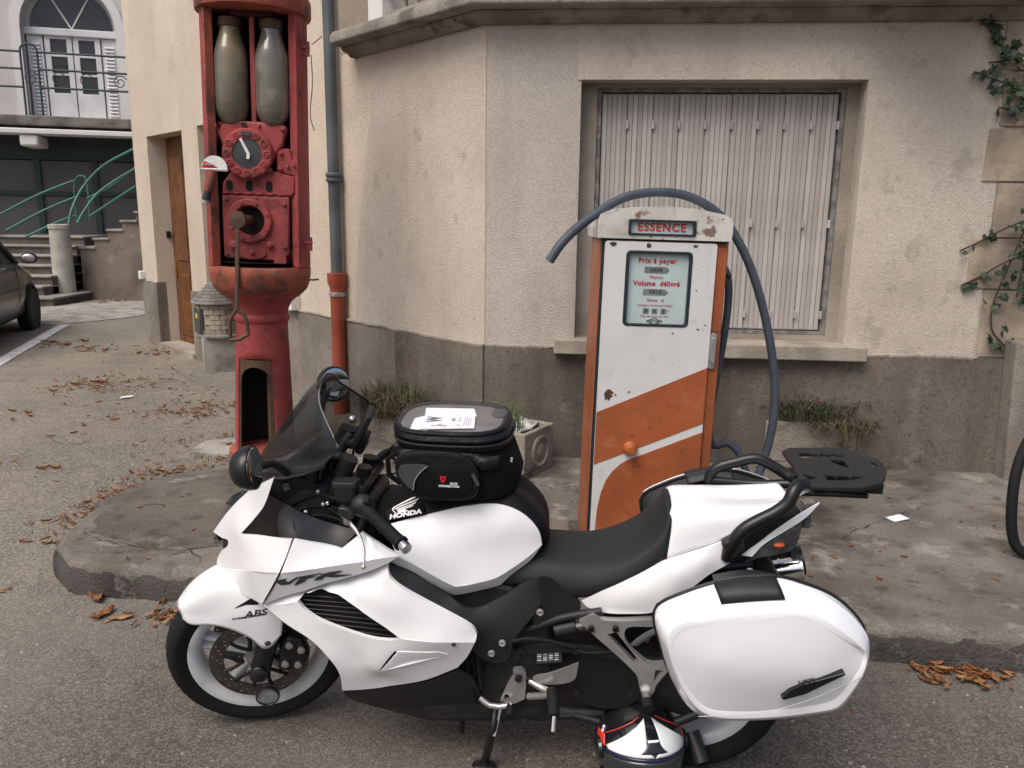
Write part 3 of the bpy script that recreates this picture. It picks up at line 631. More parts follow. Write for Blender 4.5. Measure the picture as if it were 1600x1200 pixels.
# shopfront under the balcony
b = MB(); b.box((-9, .15, -.1), (6, .3, 3.2)); b.build('shop_wall', 'dark_gap', FB, smooth=0)
b = MB(); b.box((-9, .02, 2.62), (2.6, .149, 3.19)); b.build('shop_lintel', 'green_dark', FB, smooth=0)
gx = [-1.75, -.62, .42, 1.5, 2.6]
for i in range(len(gx)-1):
    for z0, z1 in ((.1, 1.92), (2.0, 2.6)):
        b = MB(); b.box((gx[i]+.05, .06, z0), (gx[i+1]-.05, .149, z1)); b.build('shop_panel', 'panel_grey', FB, smooth=0)
for x in gx: b = MB(); b.box((x-.055, 0, -.1), (x+.055, .149, 2.619)); b.build('shop_mullion', 'green_dark', FB, smooth=0)
b = MB(); b.box((-9, .01, 1.925), (2.6, .149, 1.995)); b.build('shop_rail', 'green_dark', FB, smooth=0)

# ------------------------------------------------------------------ outside staircase
ST_ = empty('outside_staircase', (-8.2, 14.6, .1))
tag(ST_, 'stone outside staircase with round pillar and curved green handrails beside the dark shopfront', 'staircase')
# first flight rises away from the square, then treads turn right along the facade
for i in range(7):
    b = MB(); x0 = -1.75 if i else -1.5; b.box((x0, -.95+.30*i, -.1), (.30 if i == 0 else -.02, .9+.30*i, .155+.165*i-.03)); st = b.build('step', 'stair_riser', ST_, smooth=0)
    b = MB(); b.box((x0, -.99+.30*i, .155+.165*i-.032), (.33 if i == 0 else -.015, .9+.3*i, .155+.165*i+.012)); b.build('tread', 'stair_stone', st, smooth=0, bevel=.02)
for i in range(6):
    b = MB(); x0 = .16+.27*i; z1 = .155+.165*(i+5)
    b.box((x0, .36, -.1), (3.2, 1.5, z1)); st = b.build('step', 'stair_wall', ST_, smooth=0) if i == 5 else None
    b = MB(); b.box((x0-.02, .30, z1-.045), (x0+.30, 1.45, z1)); b.build('tread', 'stair_stone', ST_, smooth=0, bevel=.015)
stair_side = [(.15,-.1),(1.9,-.1),(1.9,1.76)]+sum([[(.17+.27*i+.27, .11+.165*(i+5)), (.17+.27*i, .11+.165*(i+5))] for i in range(5, -1, -1)], [])
b = MB(); b.poly(stair_side, [], XZ, .33, 1.4); b.build('stair_wall', 'stair_wall', ST_, smooth=0)
b = MB(); b.lathe([(.185,-.05),(.18,.5),(.17,1.30),(.185,1.31),(.185,1.38),(.16,1.39)], 20); b.build('pillar', 'column_stone', ST_)
def stair_rail(pts, r=.024): b = MB(); b.tube(hermite(pts, step=.08), r, 8); b.build('handrail', 'green_rail', ST_)
off = Vector((-8.2, 14.6, .1))
def yl(pts): return [Vector(p)-off for p in pts]
stair_rail(yl([(-8.0225,14.6,1.4948),(-7.9792,14.7,1.7778),(-7.8516,14.9,2.157),(-7.5183,15,2.5275),(-6.8834,15,2.861)])); stair_rail(yl([(-7.8599,14.6,1.5082),(-7.7903,14.7,1.7011),(-7.6067,14.9,2.0354),(-7.307,15,2.2812),(-6.9137,15,2.5013)]))
stair_rail(yl([(-7.9945,15.3,1.6311),(-7.5477,15.3,1.907),(-7.0664,15.3,2.2046)])); 
stair_rail(yl([(-9.7435,15.4,1.6446),(-9.0912,15.6,2.0241),(-8.487,15.8,2.3012)])); stair_rail(yl([(-9.6571,15.4,1.3479),(-8.9997,15.6,1.7387),(-8.4935,15.8,1.9888)])); stair_rail(yl([(-9.3047,15.4,1.2326),(-8.7778,15.6,1.513),(-8.5287,15.8,1.6369)]))
stair_rail(yl([(-8.5135,15.8,1.5396),(-8.4966,15.8,2.2053),(-8.4317,15.8,2.3617),(-8.2936,15.8,2.3873),(-8.2435,15.8,2.2684),(-8.2515,15.8,1.5429)]), .018)
stair_rail(yl([(-8.2726,15.8,1.9675),(-7.7826,15.7,2.1748),(-7.1893,15.6,2.5443)]))

# ================================================================== PETROL PUMP
PP = empty('petrol_pump', [0.63308, 3.5, 0.13], (0, 0.01745, 0))
tag(PP, 'orange and white petrol pump with ESSENCE header and looping grey hose', 'petrol pump')
b = MB(); b.box((-.285, 0, 0), (.272, .40, 1.50)); b.build('cabinet', 'orange_paint', PP, bevel=.012)
b = MB(); b.box((-.279, -.012, .02), (-.262, .001, 1.495)); b.box((-.283, -.006, 1.494), (.270, .2, 1.506)); b.build('door_gap', 'dark_frame', PP, smooth=0)
win = roundrect(-.173, .1145, 1.127, 1.454, .02)
b = MB(); b.poly(roundrect(-.266, .2165, .03, 1.492, .012), [win], XZ, -.030, -.002); b.build('door', 'enamel_white', PP, smooth=20, bevel=.004)
b = MB(); b.box((.221, -.014, .03), (.268, -.001, 1.478)); b.build('hinge_post', 'orange_paint', PP, bevel=.006)
b = MB(); b.box((.2205, -.010, 1.108), (.2685, -.0148, 1.1115)); b.build('post_seam', 'dark_frame', PP, smooth=0)
# painted bands on the door
def curve_arc(cx, cz, rx, rz, a0, a1, n=12): return [(cx+rx*math.cos(R(a0+(a1-a0)*i/n)), cz+rz*math.sin(R(a0+(a1-a0)*i/n))) for i in range(n+1)]
band = [(-.2655,.488),(.2158,.695),(.2158,.951),(-.2655,.733)]
b = MB(); b.poly(band, [], XZ, -.0318, -.025); b.build('orange_band', 'orange_paint', PP, smooth=0)
low = [(-.245,.035),(.2158,.035),(.2158,.655),(-.118,.512)]+[(-.15,.490),(-.18,.458),(-.205,.418),(-.225,.36),(-.238,.29),(-.244,.2)]
b = MB(); b.poly(low, [], XZ, -.0318, -.025); b.build('orange_panel', 'orange_paint', PP, smooth=0)
# header
cap = roundrect(-.302, .272, 1.513, 1.655, .03, 5)
prof = [(-.302,1.503),(.272,1.503),(.275,1.535),(.275,1.575),(.265,1.60),(.235,1.615),(.18,1.625),(.10,1.637),(-.015,1.642),(-.13,1.637),(-.21,1.627),(-.26,1.617),(-.293,1.602),(-.304,1.575),(-.304,1.535)]
b = MB(); b.poly(prof, [roundrect(-.167, .113, 1.523, 1.582, .006)], XZ, -.036, .0); b.poly(prof, [], XZ, .0005, .42); b.build('header', 'cap_white', PP, smooth=45)
b = MB(); b.poly(roundrect(-.172, .118, 1.519, 1.586, .008), [roundrect(-.160, .106, 1.528, 1.577, .005)], XZ, -.0415, -.01); sgn = b.build('sign_frame', 'dark_frame', PP, smooth=0, bevel=.002)
b = MB(); b.poly(rect(-.162, .108, 1.527, 1.578), [], XZ, -.022, -.004); b.build('sign_face', 'meter_face', sgn, smooth=0)
text('sign_lettering', 'ESSENCE', .0475, 'red_plain', sgn, T(-.027, -.0235, 1.5525)@FRONT, bold=.0014, space=1.16, sx=1.0)
# meter window
b = MB(); b.poly(win, [roundrect(-.158, .1015, 1.138, 1.442, .012)], XZ, -.0335, -.004); mf = b.build('meter_frame', 'dark_frame', PP, smooth=0, bevel=.003)
b = MB(); b.poly(rect(-.165, .108, 1.13, 1.45), [], XZ, -.012, -.003); face = b.build('meter_face', 'meter_face', PP, smooth=0)
yy = -.0128
text('meter_lettering', 'Prix à payer', .030, 'meter_red', face, T(-.034, yy, 1.411)@FRONT, bold=.0011, space=1.12)
text('meter_lettering', 'francs', .022, 'meter_red', face, T(-.034, yy, 1.341)@FRONT, bold=.0001, space=1.05)
text('meter_lettering', 'Volume  délivré', .029, 'meter_red', face, T(-.032, yy, 1.313)@FRONT, bold=.0011, space=1.08)
text('meter_lettering', 'litres  cl', .022, 'meter_red', face, T(-.032, yy, 1.241)@FRONT, bold=.0001, space=1.05)
text('meter_lettering', 'Livraison minimum 5 litres', .0135, 'meter_red', face, T(-.033, yy, 1.2185)@FRONT, space=1.06)
text('meter_lettering', 'Prix de vente du litre', .0135, 'meter_red', face, T(-.031, yy, 1.170)@FRONT, space=1.06)
text('meter_lettering', 'F', .016, 'meter_red', face, T(.027, yy, 1.193)@FRONT)
for z, s in ((1.372, '0 0 5 5'), (1.276, '0 0 0 5')):
    b = MB(); b.poly([(-.088, z-.0135), (.008, z-.0135), (.021, z), (.008, z+.0135), (-.088, z+.0135)], [], XZ, yy-.0006, -.011); c = b.build('counter', 'meter_grey', face, smooth=0)
    text('counter_digits', s, .018, 'decal_grey', face, T(-.036, yy-.0012, z)@FRONT, bold=.0006)
for x, s in ((-.071, '3'), (-.033, '8'), (.006, '0')):
    b = MB(); b.poly(rect(x-.0125, x+.0125, 1.181, 1.205), [], XZ, yy-.0006, -.011); c = b.build('counter', 'meter_grey', face, smooth=0)
    text('counter_digits', s, .017, 'decal_grey', face, T(x, yy-.0012, 1.193)@FRONT, bold=.0008)
b = MB(); b.poly([(-.069,1.149),(-.032,1.134),(.006,1.149),(-.032,1.164)], [[(-.061,1.149),(-.032,1.1375),(-.002,1.149),(-.032,1.1605)]], XZ, yy-.0006, -.011); em = b.build('maker_emblem', 'decal_grey', face, smooth=0)
text('emblem_lettering', 'SATAM', .0135, 'decal_grey', face, T(-.032, yy, 1.149)@FRONT, bold=.0002)
# knob, handle, rust
b = MB(); b.lathe([(.033,0),(.033,.012),(.028,.02),(.024,.022),(.024,.045),(.020,.052),(.0,.054)], 20, T(-.106, -.031, .572)@Matrix.Rotation(R(90), 4, 'X')); b.build('door_knob', 'orange_paint', PP)
b = MB(); b.poly(roundrect(.218, .247, .945, 1.105, .014), [], XZ, -.026, -.013); b.poly(roundrect(.224, .241, .975, 1.085, .008), [], XZ, -.042, -.026); b.build('door_handle', 'silver', PP, bevel=.003)
patch = [(-.217+.021*(.6+.7*rng.random())*math.cos(a), .817+.026*(.55+.8*rng.random())*math.sin(a)) for a in [2*math.pi*i/18 for i in range(18)]]
b = MB(); b.poly(patch, [], XZ, -.0315, -.027)
for (x, z, r) in ((.05,1.10,.004),(.16,1.12,.006),(.19,1.14,.004),(.14,1.29,.004),(-.23,1.478,.014),(-.08,1.476,.012),(.12,1.478,.010),(-.185,.815,.005)):
    b.poly([(x+r*(.6+.8*rng.random())*math.cos(a), z+.7*r*(.6+.8*rng.random())*math.sin(a)) for a in [2*math.pi*i/9 for i in range(9)]], [], XZ, -.0314, -.027)
b.build('rust_chips', 'rust_patch', PP, smooth=0)['kind'] = 'stuff'
# hose: looped over the header and down the right side, second loop near the foot, nozzle hook
hose = hermite([(-.507,-.10,1.40),(-.45,-.09,1.486),(-.337,-.03,1.584),(-.186,.05,1.675),(-.029,.12,1.705),(.122,.16,1.690),(.269,.19,1.615),(.387,.2,1.47),(.486,.2,1.262),(.575,.2,.967),(.609,.2,.716),(.587,.2,.486),(.53,.2,.30),(.46,.22,.20),(.39,.25,.24),(.345,.28,.36),(.30,.3,.44)], step=.025)
b = MB(); b.tube(hose, .020, 14); b.build('hose', 'hose', PP)
hose2 = hermite([(.274,.2,1.395),(.305,.2,1.385),(.335,.2,1.33),(.345,.2,1.22),(.338,.2,1.05),(.322,.2,.88),(.315,.22,.74),(.32,.26,.62),(.36,.3,.50),(.43,.3,.515),(.49,.28,.46),(.53,.27,.36)], step=.025)
b = MB(); b.tube(hose2, .018, 12); b.build('hose', 'hose', PP)
b = MB(); b.tube([(.27,.06,1.325),(.29,.06,1.325),(.30,.06,1.345)], .008, 8); b.ball((.30,.06,1.352), .012); b.build('nozzle_hook', 'dark_frame', PP)
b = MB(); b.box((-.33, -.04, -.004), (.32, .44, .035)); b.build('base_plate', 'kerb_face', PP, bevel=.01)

# ================================================================== RED ANTIQUE PUMP
RP = empty('antique_fuel_pump', [-1.675, 5.22, 0.12], (0, R(1.35), 0.08727))
tag(RP, 'tall red antique fuel pump with two glass cylinders, dial and hanging crank lever', 'fuel pump')
def sq(hx, hy, z, cx=0.0, cy=0.0, n=40, pw=4.0):
    out = []
    for k in range(n):
        a = 2*math.pi*(k+.5)/n; c, s = math.cos(a), math.sin(a); q = (abs(c)**pw+abs(s)**pw)**(-1/pw); out.append((cx+hx*c*q, cy+hy*s*q, z))
    return out
# round column with an arched inspection opening, front left
CX = .0
rcol = lambda z: .198-.038*z
def wrap(u, d, w): a = -math.pi/2+u/.175; r = rcol(w)+d; return (CX+r*math.cos(a), r*math.sin(a), w)
uw = math.pi*.175; u0 = -.026
arch_o = [(u0-.112,.03),(u0+.112,.03),(u0+.112,.52)]+[(u0+.112*math.cos(R(a)), .52+.105*math.sin(R(a))) for a in range(12, 180, 12)]+[(u0-.112,.52)]
top_ = [(uw-2*uw*i/64, .905) for i in range(65)]; bot_ = [(-uw+2*uw*i/64, 0) for i in range(65)]
b = MB(); b.poly(bot_+top_, [[(u0-.128,.02),(u0+.128,.02),(u0+.124,.672),(u0-.124,.672)]], wrap, 0, -.016, grid=.035); b.build('column', 'red_paint', RP, smooth=60)
dense = hermite([(u, 0, w) for u, w in arch_o], True, .02, sharp=(0, 1)); fr_o = hermite([(u0-.127,0,.021),(u0+.127,0,.021),(u0+.123,0,.671),(u0-.123,0,.671)], True, .02, sharp=(0,1,2,3))
b = MB(); b.poly([(p.x, p.z) for p in fr_o], [[(p.x, p.z) for p in dense]], wrap, -.008, -.018, grid=.03); b.build('opening_frame', 'rust_iron', RP, smooth=60)
b = MB(); b.cyl((.055,-.05,0),(.05,-.05,.85),.022,n=10); b.build('inner_pipe', 'rust_iron', RP)
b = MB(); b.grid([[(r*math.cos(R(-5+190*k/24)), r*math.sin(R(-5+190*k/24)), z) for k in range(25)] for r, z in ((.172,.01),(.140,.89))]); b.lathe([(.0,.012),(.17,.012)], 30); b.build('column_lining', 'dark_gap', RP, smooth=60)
b = MB(); b.lathe([(.160,.90),(.168,.91),(.176,.925),(.178,.94),(.172,.955),(.166,.965),(.172,1.0),(.195,1.045),(.225,1.07),(.25,1.085),(.252,1.094)], 48); b.build('neck', 'red_paint', RP)
b = MB(); b.lathe([(.235,1.088),(.262,1.098),(.292,1.13),(.308,1.17),(.316,1.22),(.317,1.262),(.310,1.272),(.0,1.2725)], 56); b.build('bowl', 'red_faded', RP)
# cabinet: cylinder with the front cut away
def shellpath(r, n=40): return [(r*math.cos(R(-27+244*k/n)), r*math.sin(R(-27+244*k/n))) for k in range(n+1)]
def shell(name, r0, r1, z0, z1, m):
    oc, ic = shellpath(r0), shellpath(r1); ring = oc+ic[::-1]; b = MB(); b.rings([[(x, y, z0) for x, y in ring], [(x, y, z1) for x, y in ring]], False, False); return b.build(name, m, RP, smooth=40)
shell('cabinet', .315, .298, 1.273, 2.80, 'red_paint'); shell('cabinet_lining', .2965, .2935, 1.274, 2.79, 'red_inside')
for ang, m_ in ((-27, 'red_paint'), (217, 'red_faded')):
    c, s_ = math.cos(R(ang)), math.sin(R(ang)); k = -1 if ang < 0 else 1; tx_, ty_ = -s_*k, c*k
    b = MB(); b.rings([[(c*r+tx_*q_, s_*r+ty_*q_, z) for r, q_ in ((.322,.006),(.322,.022),(.268,.022),(.268,.006))] for z in (1.274, 2.80)]); b.build('door_jamb', m_, RP, bevel=.004)
b = MB(); b.lathe([(.0,2.778),(.30,2.778),(.338,2.785),(.342,2.80),(.342,2.87),(.33,2.90),(.27,2.98),(.15,3.06),(.05,3.10),(0,3.11)], 56); b.build('hood', 'red_faded', RP)
# glass measuring cylinders
for cx in (-.108, .135):
    pr = [(.058,2.132),(.066,2.145),(.090,2.18),(.099,2.215),(.101,2.25),(.101,2.50),(.099,2.535),(.090,2.57),(.070,2.63),(.060,2.67),(.060,2.69)]
    b = MB(); b.lathe(pr, 26, T(cx, -.12, 0)); g = b.build('glass_cylinder', 'bottle_glass', RP, smooth=60)
    b = MB(); b.lathe([(.064,2.685),(.07,2.69),(.068,2.735),(.062,2.74)], 20, T(cx, -.12, 0)); b.build('cylinder_collar', 'rust_iron', g)
b = MB(); b.box((.012,-.155,2.14),(.042,-.13,2.77)); b.build('centre_rod', 'red_paint', RP, bevel=.004)
b = MB(); b.box((-.10,-.17,2.745),(.15,-.05,2.80)); b.build('top_bracket', 'red_inside', RP, bevel=.01)
# mechanism
ym = -.17
b = MB(); b.poly([(-.24,2.10),(-.235,2.135),(-.16,2.14),(-.06,2.15),(.06,2.15),(.14,2.14),(.215,2.135),(.225,2.105),(.205,2.06),(.20,2.02),(.16,1.96),(.10,1.88),(-.12,1.88),(-.17,2.02),(-.19,2.07)], [], XZ, ym, .05); b.build('manifold', 'red_paint', RP, bevel=.014, seg=3)
RXm = Matrix.Rotation(R(90), 4, 'X')
b = MB(); b.lathe([(.150,0),(.150,.035),(.143,.045),(.09,.047),(.088,.036),(.0,.036)], 40, T(-.008, ym-.002, 1.957)@RXm); dl = b.build('dial', 'red_paint', RP)
b = MB(); b.lathe([(.087,0),(.0,.003)], 32, T(-.008, ym-.040, 1.957)@RXm); b.build('dial_glass', 'dial_dark', dl)
for k in range(12):
    a = R(90+30*k)
    if k == 0: b = MB(); b.box((-.038, -.012, -.014), (.022, 0, .010), T(0, ym-.046, 1.957+.117)); b.build('dial_window', 'dial_dark', dl, smooth=0); continue
    b = MB(); b.lathe([(.022,0),(.022,.007),(.016,.009),(.014,.004),(.008,.004),(.006,.008),(0,.008)], 14, T(-.008+.117*math.cos(a), ym-.046, 1.957+.117*math.sin(a))@RXm); b.build('dial_stud', 'red_paint', dl)
b = MB(); b.add([(-.05,ym-.05,2.04),(-.035,ym-.05,2.045),(.012,ym-.05,1.955),(.008,ym-.05,1.925),(-.01,ym-.05,1.925),(-.008,ym-.05,1.955)], [(0,1,2,3,4,5)]); o = b.build('dial_needle', 'white_plain', dl, smooth=0, solid=.004)
b = MB(); b.lathe([(.012,0),(.012,.01),(0,.012)], 10, T(.088, ym-.046, 2.035)@RXm); b.build('dial_bolt', 'rust_iron', dl)
b = MB(); b.lathe([(.018,0),(.018,.012),(.01,.014),(.01,.02),(0,.02)], 12, T(.118, ym-.01, 1.865)@RXm); b.lathe([(.016,0),(.016,.02),(.010,.022),(.010,.012),(0,.012)], 12, T(-.03, ym-.0, 2.128)@RXm); b.build('plug', 'rust_iron', RP)
b = MB(); b.poly([(-.178,1.34),(-.165,1.32),(.18,1.31),(.20,1.33),(.225,1.36),(.232,1.71),(-.178,1.71)], [circle(-.012, 1.555, .088, 24)], XZ, ym, .08); pb = b.build('pump_body', 'red_paint', RP, bevel=.012, seg=3)
b = MB(); b.poly([(-.178,1.712),(.245,1.712),(.262,1.735),(.262,1.83),(.16,1.86),(-.11,1.86),(-.17,1.78)], [], XZ, ym+.004, .08); b.build('pump_top', 'red_paint', RP, bevel=.01)
b = MB(); b.lathe([(.136,0),(.136,.016),(.128,.024),(.098,.024),(.092,.012),(.0885,.0)], 32, T(-.012, ym-.001, 1.555)@RXm, caps=False); fl = b.build('flange', 'red_paint', RP)
b = MB(); b.lathe([(.087,0),(0,.001)], 20, T(-.012, ym+.045, 1.555)@RXm); b.build('bore_back', 'dark_gap', fl)
for k in range(8):
    a = R(22+45*k); b = MB(); b.lathe([(.013,0),(.013,.008),(.0,.010)], 6, T(-.012+.117*math.cos(a), ym-.024, 1.555+.117*math.sin(a))@RXm); b.build('bolt', 'red_paint', fl)
for (x, z, r) in ((-.115,1.405,.030),(.108,1.41,.022),(.0,1.36,.018)):
    b = MB(); b.lathe([(r,0),(r,.014),(r*.6,.018),(r*.5,.028),(0,.028)], 16, T(x, ym-.002, z)@RXm); b.build('boss', 'red_paint', pb)
b = MB(); b.poly(circle(.0, 1.36, .085, 24, .042), [], XZ, ym-.014, ym+.01); b.build('cover_plate', 'red_paint', pb, bevel=.004)
for x in (-.13, -.01, .11):
    b = MB(); b.poly(roundrect(x-.020, x+.020, 1.735, 1.80, .018), [], XZ, ym+.0015, ym+.02); b.build('slot', 'dark_gap', RP, smooth=0)
b = MB(); b.poly([(.155,1.86),(.155,1.98),(.165,1.995),(.235,2.0),(.245,1.985),(.248,1.93),(.282,1.925),(.285,1.84),(.262,1.835)], [], XZ, ym+.01, .02); b.build('valve_block', 'red_paint', RP, bevel=.01)
for (x, z, r) in ((.185,1.97,.014),(.225,1.89,.012),(.262,1.90,.012),(.18,1.88,.016),(.20,2.11,.013),(-.20,2.115,.013),(.06,2.125,.011),(.20,1.66,.012),(-.15,1.68,.012),(.20,1.40,.012),(-.155,1.345,.010),(.03,1.69,.010)):
    b = MB(); b.lathe([(r,0),(r,.012),(r*.7,.016),(0,.017)], 6, T(x, ym+.002, z)@RXm); b.build('bolt', 'red_paint', RP).location.x = -.008
b = MB(); b.tube(hermite([(.24,-.14,1.84),(.262,-.14,1.76),(.258,-.13,1.6),(.24,-.12,1.42),(.2,-.1,1.31)], step=.03), .014, 10); b.build('feed_pipe', 'red_paint', RP)
b = MB(); b.tube(hermite([(-.19,-.15,2.08),(-.235,-.13,2.0),(-.225,-.13,1.9)], step=.03), .016, 10); b.build('feed_pipe', 'red_paint', RP)
for k in range(6):
    b = MB(); b.box((-.17+.066*k, ym-.004, 1.714), (-.135+.066*k, ym+.01, 1.728)); b.build('rib', 'red_paint', RP, bevel=.003).location.x = -.008
b = MB(); b.poly(roundrect(.13,.205,1.295,1.345,.01), [], XZ, ym-.01, -.02); b.build('foot_lug', 'red_paint', RP, bevel=.006)
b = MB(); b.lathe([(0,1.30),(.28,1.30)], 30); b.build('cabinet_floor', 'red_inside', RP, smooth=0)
# quadrant sign on the left
quad = [(-.195+.075*math.cos(R(a)), 1.858+.075*math.sin(R(a))) for a in range(0, 181, 12)]
yq = -.275
b = MB(); b.poly(quad, [], XZ, yq, yq+.012); qs = b.build('quadrant_sign', 'white_plain', RP, smooth=0)
b = MB(); b.poly([(-.268,1.8585),(-.17,1.8585),(-.21,1.885),(-.255,1.90)], [], XZ, yq-.002, yq); b.build('quadrant_sector', 'red_plain', qs, smooth=0)
b = MB(); b.box((-.275, yq-.006, 1.842), (-.115, yq+.014, 1.858)); b.build('quadrant_rim', 'silver', qs, bevel=.003)
b = MB(); b.tube([(-.25, yq-.004, 1.880), (-.20, yq-.004, 1.878)], .005, 6); b.build('quadrant_pointer', 'silver', qs)
b = MB(); b.tube([(-.21,-.24,1.845),(-.215,-.245,1.80),(-.228,-.25,1.76),(-.235,-.25,1.72)], [.03,.026,.03,.022], 12); b.build('spout', 'red_faded', RP)
b = MB(); b.tube([(-.236,-.25,1.722),(-.25,-.252,1.66)], [.022,.026], 12); b.build('spout_tip', 'dark_engine', RP)
b = MB(); b.tube([(-.25,-.252,1.67),(-.254,-.252,1.655)], [.03,.03], 12); b.build('spout_ring', 'silver', RP)
# crank: shaft boss, long bar, stirrup
b = MB(); b.lathe([(.05,0),(.056,.02),(.05,.045),(.02,.05),(0,.05)], 12, T(-.055, ym-.10, 1.56)@RXm); b.cyl((-.03,ym-.1,1.56),(-.01,.0,1.56),.03,n=12); cr = b.build('crank_lever', 'rust_iron', RP)
b = MB(); b.tube([(-.052,ym-.135,1.56),(-.062,ym-.145,1.30),(-.072,ym-.155,1.02)], .017, 8, flat=.6); b.build('crank_bar', 'rust_iron', cr)
b = MB(); b.tube(hermite([(-.072,ym-.155,1.02),(-.11,ym-.155,.96),(-.115,ym-.155,.875),(-.118,ym-.155,.83)], step=.02), .012, 8); b.tube(hermite([(-.072,ym-.155,1.02),(-.028,ym-.155,.985),(-.012,ym-.155,.92),(-.01,ym-.155,.87)], step=.02), .012, 8); b.tube([(-.125,ym-.155,.828),(-.06,ym-.155,.835),(-.004,ym-.155,.868)], .013, 8); b.build('stirrup', 'rust_iron', cr)
# hinge pins on the right
for z in (2.60, 1.43):
    b = MB(); b.cyl((.290,-.10,z),(.365,-.10,z),.012,n=8); b.cyl((.352,-.10,z-.05),(.352,-.10,z+.035),.012,n=8); b.build('hinge_pin', 'red_paint', RP)
b = MB(); b.tube([(.315,-.1,1.20),(.36,-.1,1.195),(.40,-.1,1.20)], .006, 6); b.build('hook', 'rust_iron', RP)
b = MB(); b.tube(hermite([(.372,-.1,2.56),(.378,-.1,2.4),(.362,-.1,2.2),(.385,-.1,2.12)], step=.03), .003, 5); b.tube([(.38,-.1,2.62),(.44,-.1,2.67)], .003, 5); b.build('loose_wire', 'rust_iron', RP)
b = MB(); b.lathe([(.235,-.004),(.232,.045),(.205,.055),(.198,.057)], 40); b.build('foot', 'red_faded', RP)

for o in RP.children:
    if o.name.split('.')[0] in ('glass_cylinder','centre_rod','top_bracket','manifold','dial','plug','pump_body','pump_top','flange','slot','valve_block','foot_lug','spout','spout_tip','spout_ring','crank_lever'): o.location.x = -.008
    if o.name.split('.')[0] == 'quadrant_sign': o.location.x = .0
    if o.name.split('.')[0] in ('spout','spout_tip','spout_ring'): o.location = (.0, -.03, 0)
    if o.name.split('.')[0] in ('hinge_pin','hook','loose_wire'): o.location.x = -.015
# ================================================================== LETTERBOX HUT
LB = empty('letterbox_hut', [(-3.0807,8.0421,0.1)][0])
LB.location.y += .28
tag(LB, 'small round stone letterbox hut with conical slate roof on a concrete block', 'letterbox')
Mh = Matrix.Rotation(R(22), 4, 'Z')
b = MB(); b.box((-.19,-.19,-.02),(.19,.19,.36), Mh); b.build('pedestal', 'pale_concrete', LB, bevel=.012)
b = MB(); b.lathe([(.245,.355),(.255,.365),(.255,.385),(.24,.392)], 30); b.build('base_slab', 'hut_slate', LB)
for row in range(6):
    for k in range(13):
        a0 = 2*math.pi*(k+.5*(row % 2))/13; a1 = a0+2*math.pi/13*.94; z0 = .393+.052*row; z1 = z0+.047
        if row in (1, 2, 3, 4) and R(205) < (a0 % (2*math.pi)) < R(238): continue
        r1 = .228+rng.uniform(-.006, .006); vs = []
        for z in (z0, z1):
            for r, a in ((.18, a0), (r1, a0), (r1+.002, (a0+a1)/2), (r1, a1), (.18, a1)): vs.append((r*math.cos(a), r*math.sin(a), z))
        b = MB(); b.add(vs, [(0,1,2,3,4),(5,6,7,8,9),(0,1,6,5),(1,2,7,6),(2,3,8,7),(3,4,9,8),(4,0,5,9)]); b.build('stone', 'hut_stone', LB, smooth=0)
b = MB(); b.lathe([(.21,.39),(.21,.705)], 26); b.build('hut_core', 'hut_stone', LB)
b = MB(); b.box((-.245,-.09,.41),(-.20,.06,.66), Matrix.Rotation(R(41), 4, 'Z')); lbm = b.build('letter_flap', 'hut_metal', LB, bevel=.006)
b = MB(); b.box((-.2475,-.055,.56),(-.244,.015,.61), Matrix.Rotation(R(41), 4, 'Z')); b.build('flap_sticker', 'hut_sticker', lbm, smooth=0)
for row in range(9):
    r = .268*(1-row/9.3); z = .708+.031*row; b = MB(); b.lathe([(r,z),(r+.006,z+.004),(r+.002,z+.028),(r*.8,z+.0305)], 22); b.build('slate_course', 'hut_slate', LB, smooth=25)
b = MB(); b.ball((0,0,.995), (.03,.03,.025)); b.build('finial', 'hut_slate', LB)

# ================================================================== PARKED CAR
heading = Vector((-.303, .953, 0)); side_l = Vector((-.953, -.303, 0))
wc = Vector([(-6.7142,11.0536,0.1)][0])
car_o = wc-heading*1.22+side_l*.80
CAR = empty('parked_car', (car_o.x, car_o.y, .1), (0, 0, math.atan2(heading.y, heading.x)))
tag(CAR, 'dark green grey hatchback parked on the left facing away', 'car')
def hull(st, m, name, parent, half=True):
    rings_ = []
    for x, sec in st:
        pts = [(x, y, z) for y, z in sec]; rings_.append(pts+[(x, -y, z) for y, z in reversed(sec)])
    b = MB(); b.rings(rings_); return b.build(name, m, parent, smooth=50)
def sec(w, zb, zs, zt, wt): return [(w*.86, zb), (w*.97, zb+.08), (w, zb+.3), (w*.985, zs-.08), (w*.95, zs), (wt, zt), (wt*.5, zt+.02)]
hull([(-1.95,sec(.70,.32,.80,.86,.55)),(-1.88,sec(.78,.26,.86,.93,.68)),(-1.2,sec(.83,.22,.90,.96,.74)),(.2,sec(.84,.2,.90,.95,.76)),(.95,sec(.83,.2,.88,.95,.72)),(1.5,sec(.80,.22,.78,.86,.66)),(1.82,sec(.72,.26,.66,.74,.58)),(1.93,sec(.6,.34,.56,.62,.45))], 'car_paint', 'body', CAR)
hull([(-1.80,[(.66,.93),(.62,1.0),(.5,1.05)]),(-1.35,[(.74,.94),(.62,1.36),(.45,1.42)]),(-.4,[(.76,.94),(.63,1.43),(.45,1.48)]),(.3,[(.76,.94),(.61,1.38),(.45,1.43)]),(1.02,[(.72,.93),(.66,1.0),(.5,1.02)])], 'car_glass', 'greenhouse', CAR)
hull([(-1.4,[(.6,1.37),(.45,1.44),(.2,1.46)]),(-.4,[(.63,1.435),(.46,1.492),(.2,1.51)]),(.28,[(.61,1.385),(.45,1.44),(.2,1.46)])], 'car_paint', 'roof', CAR)
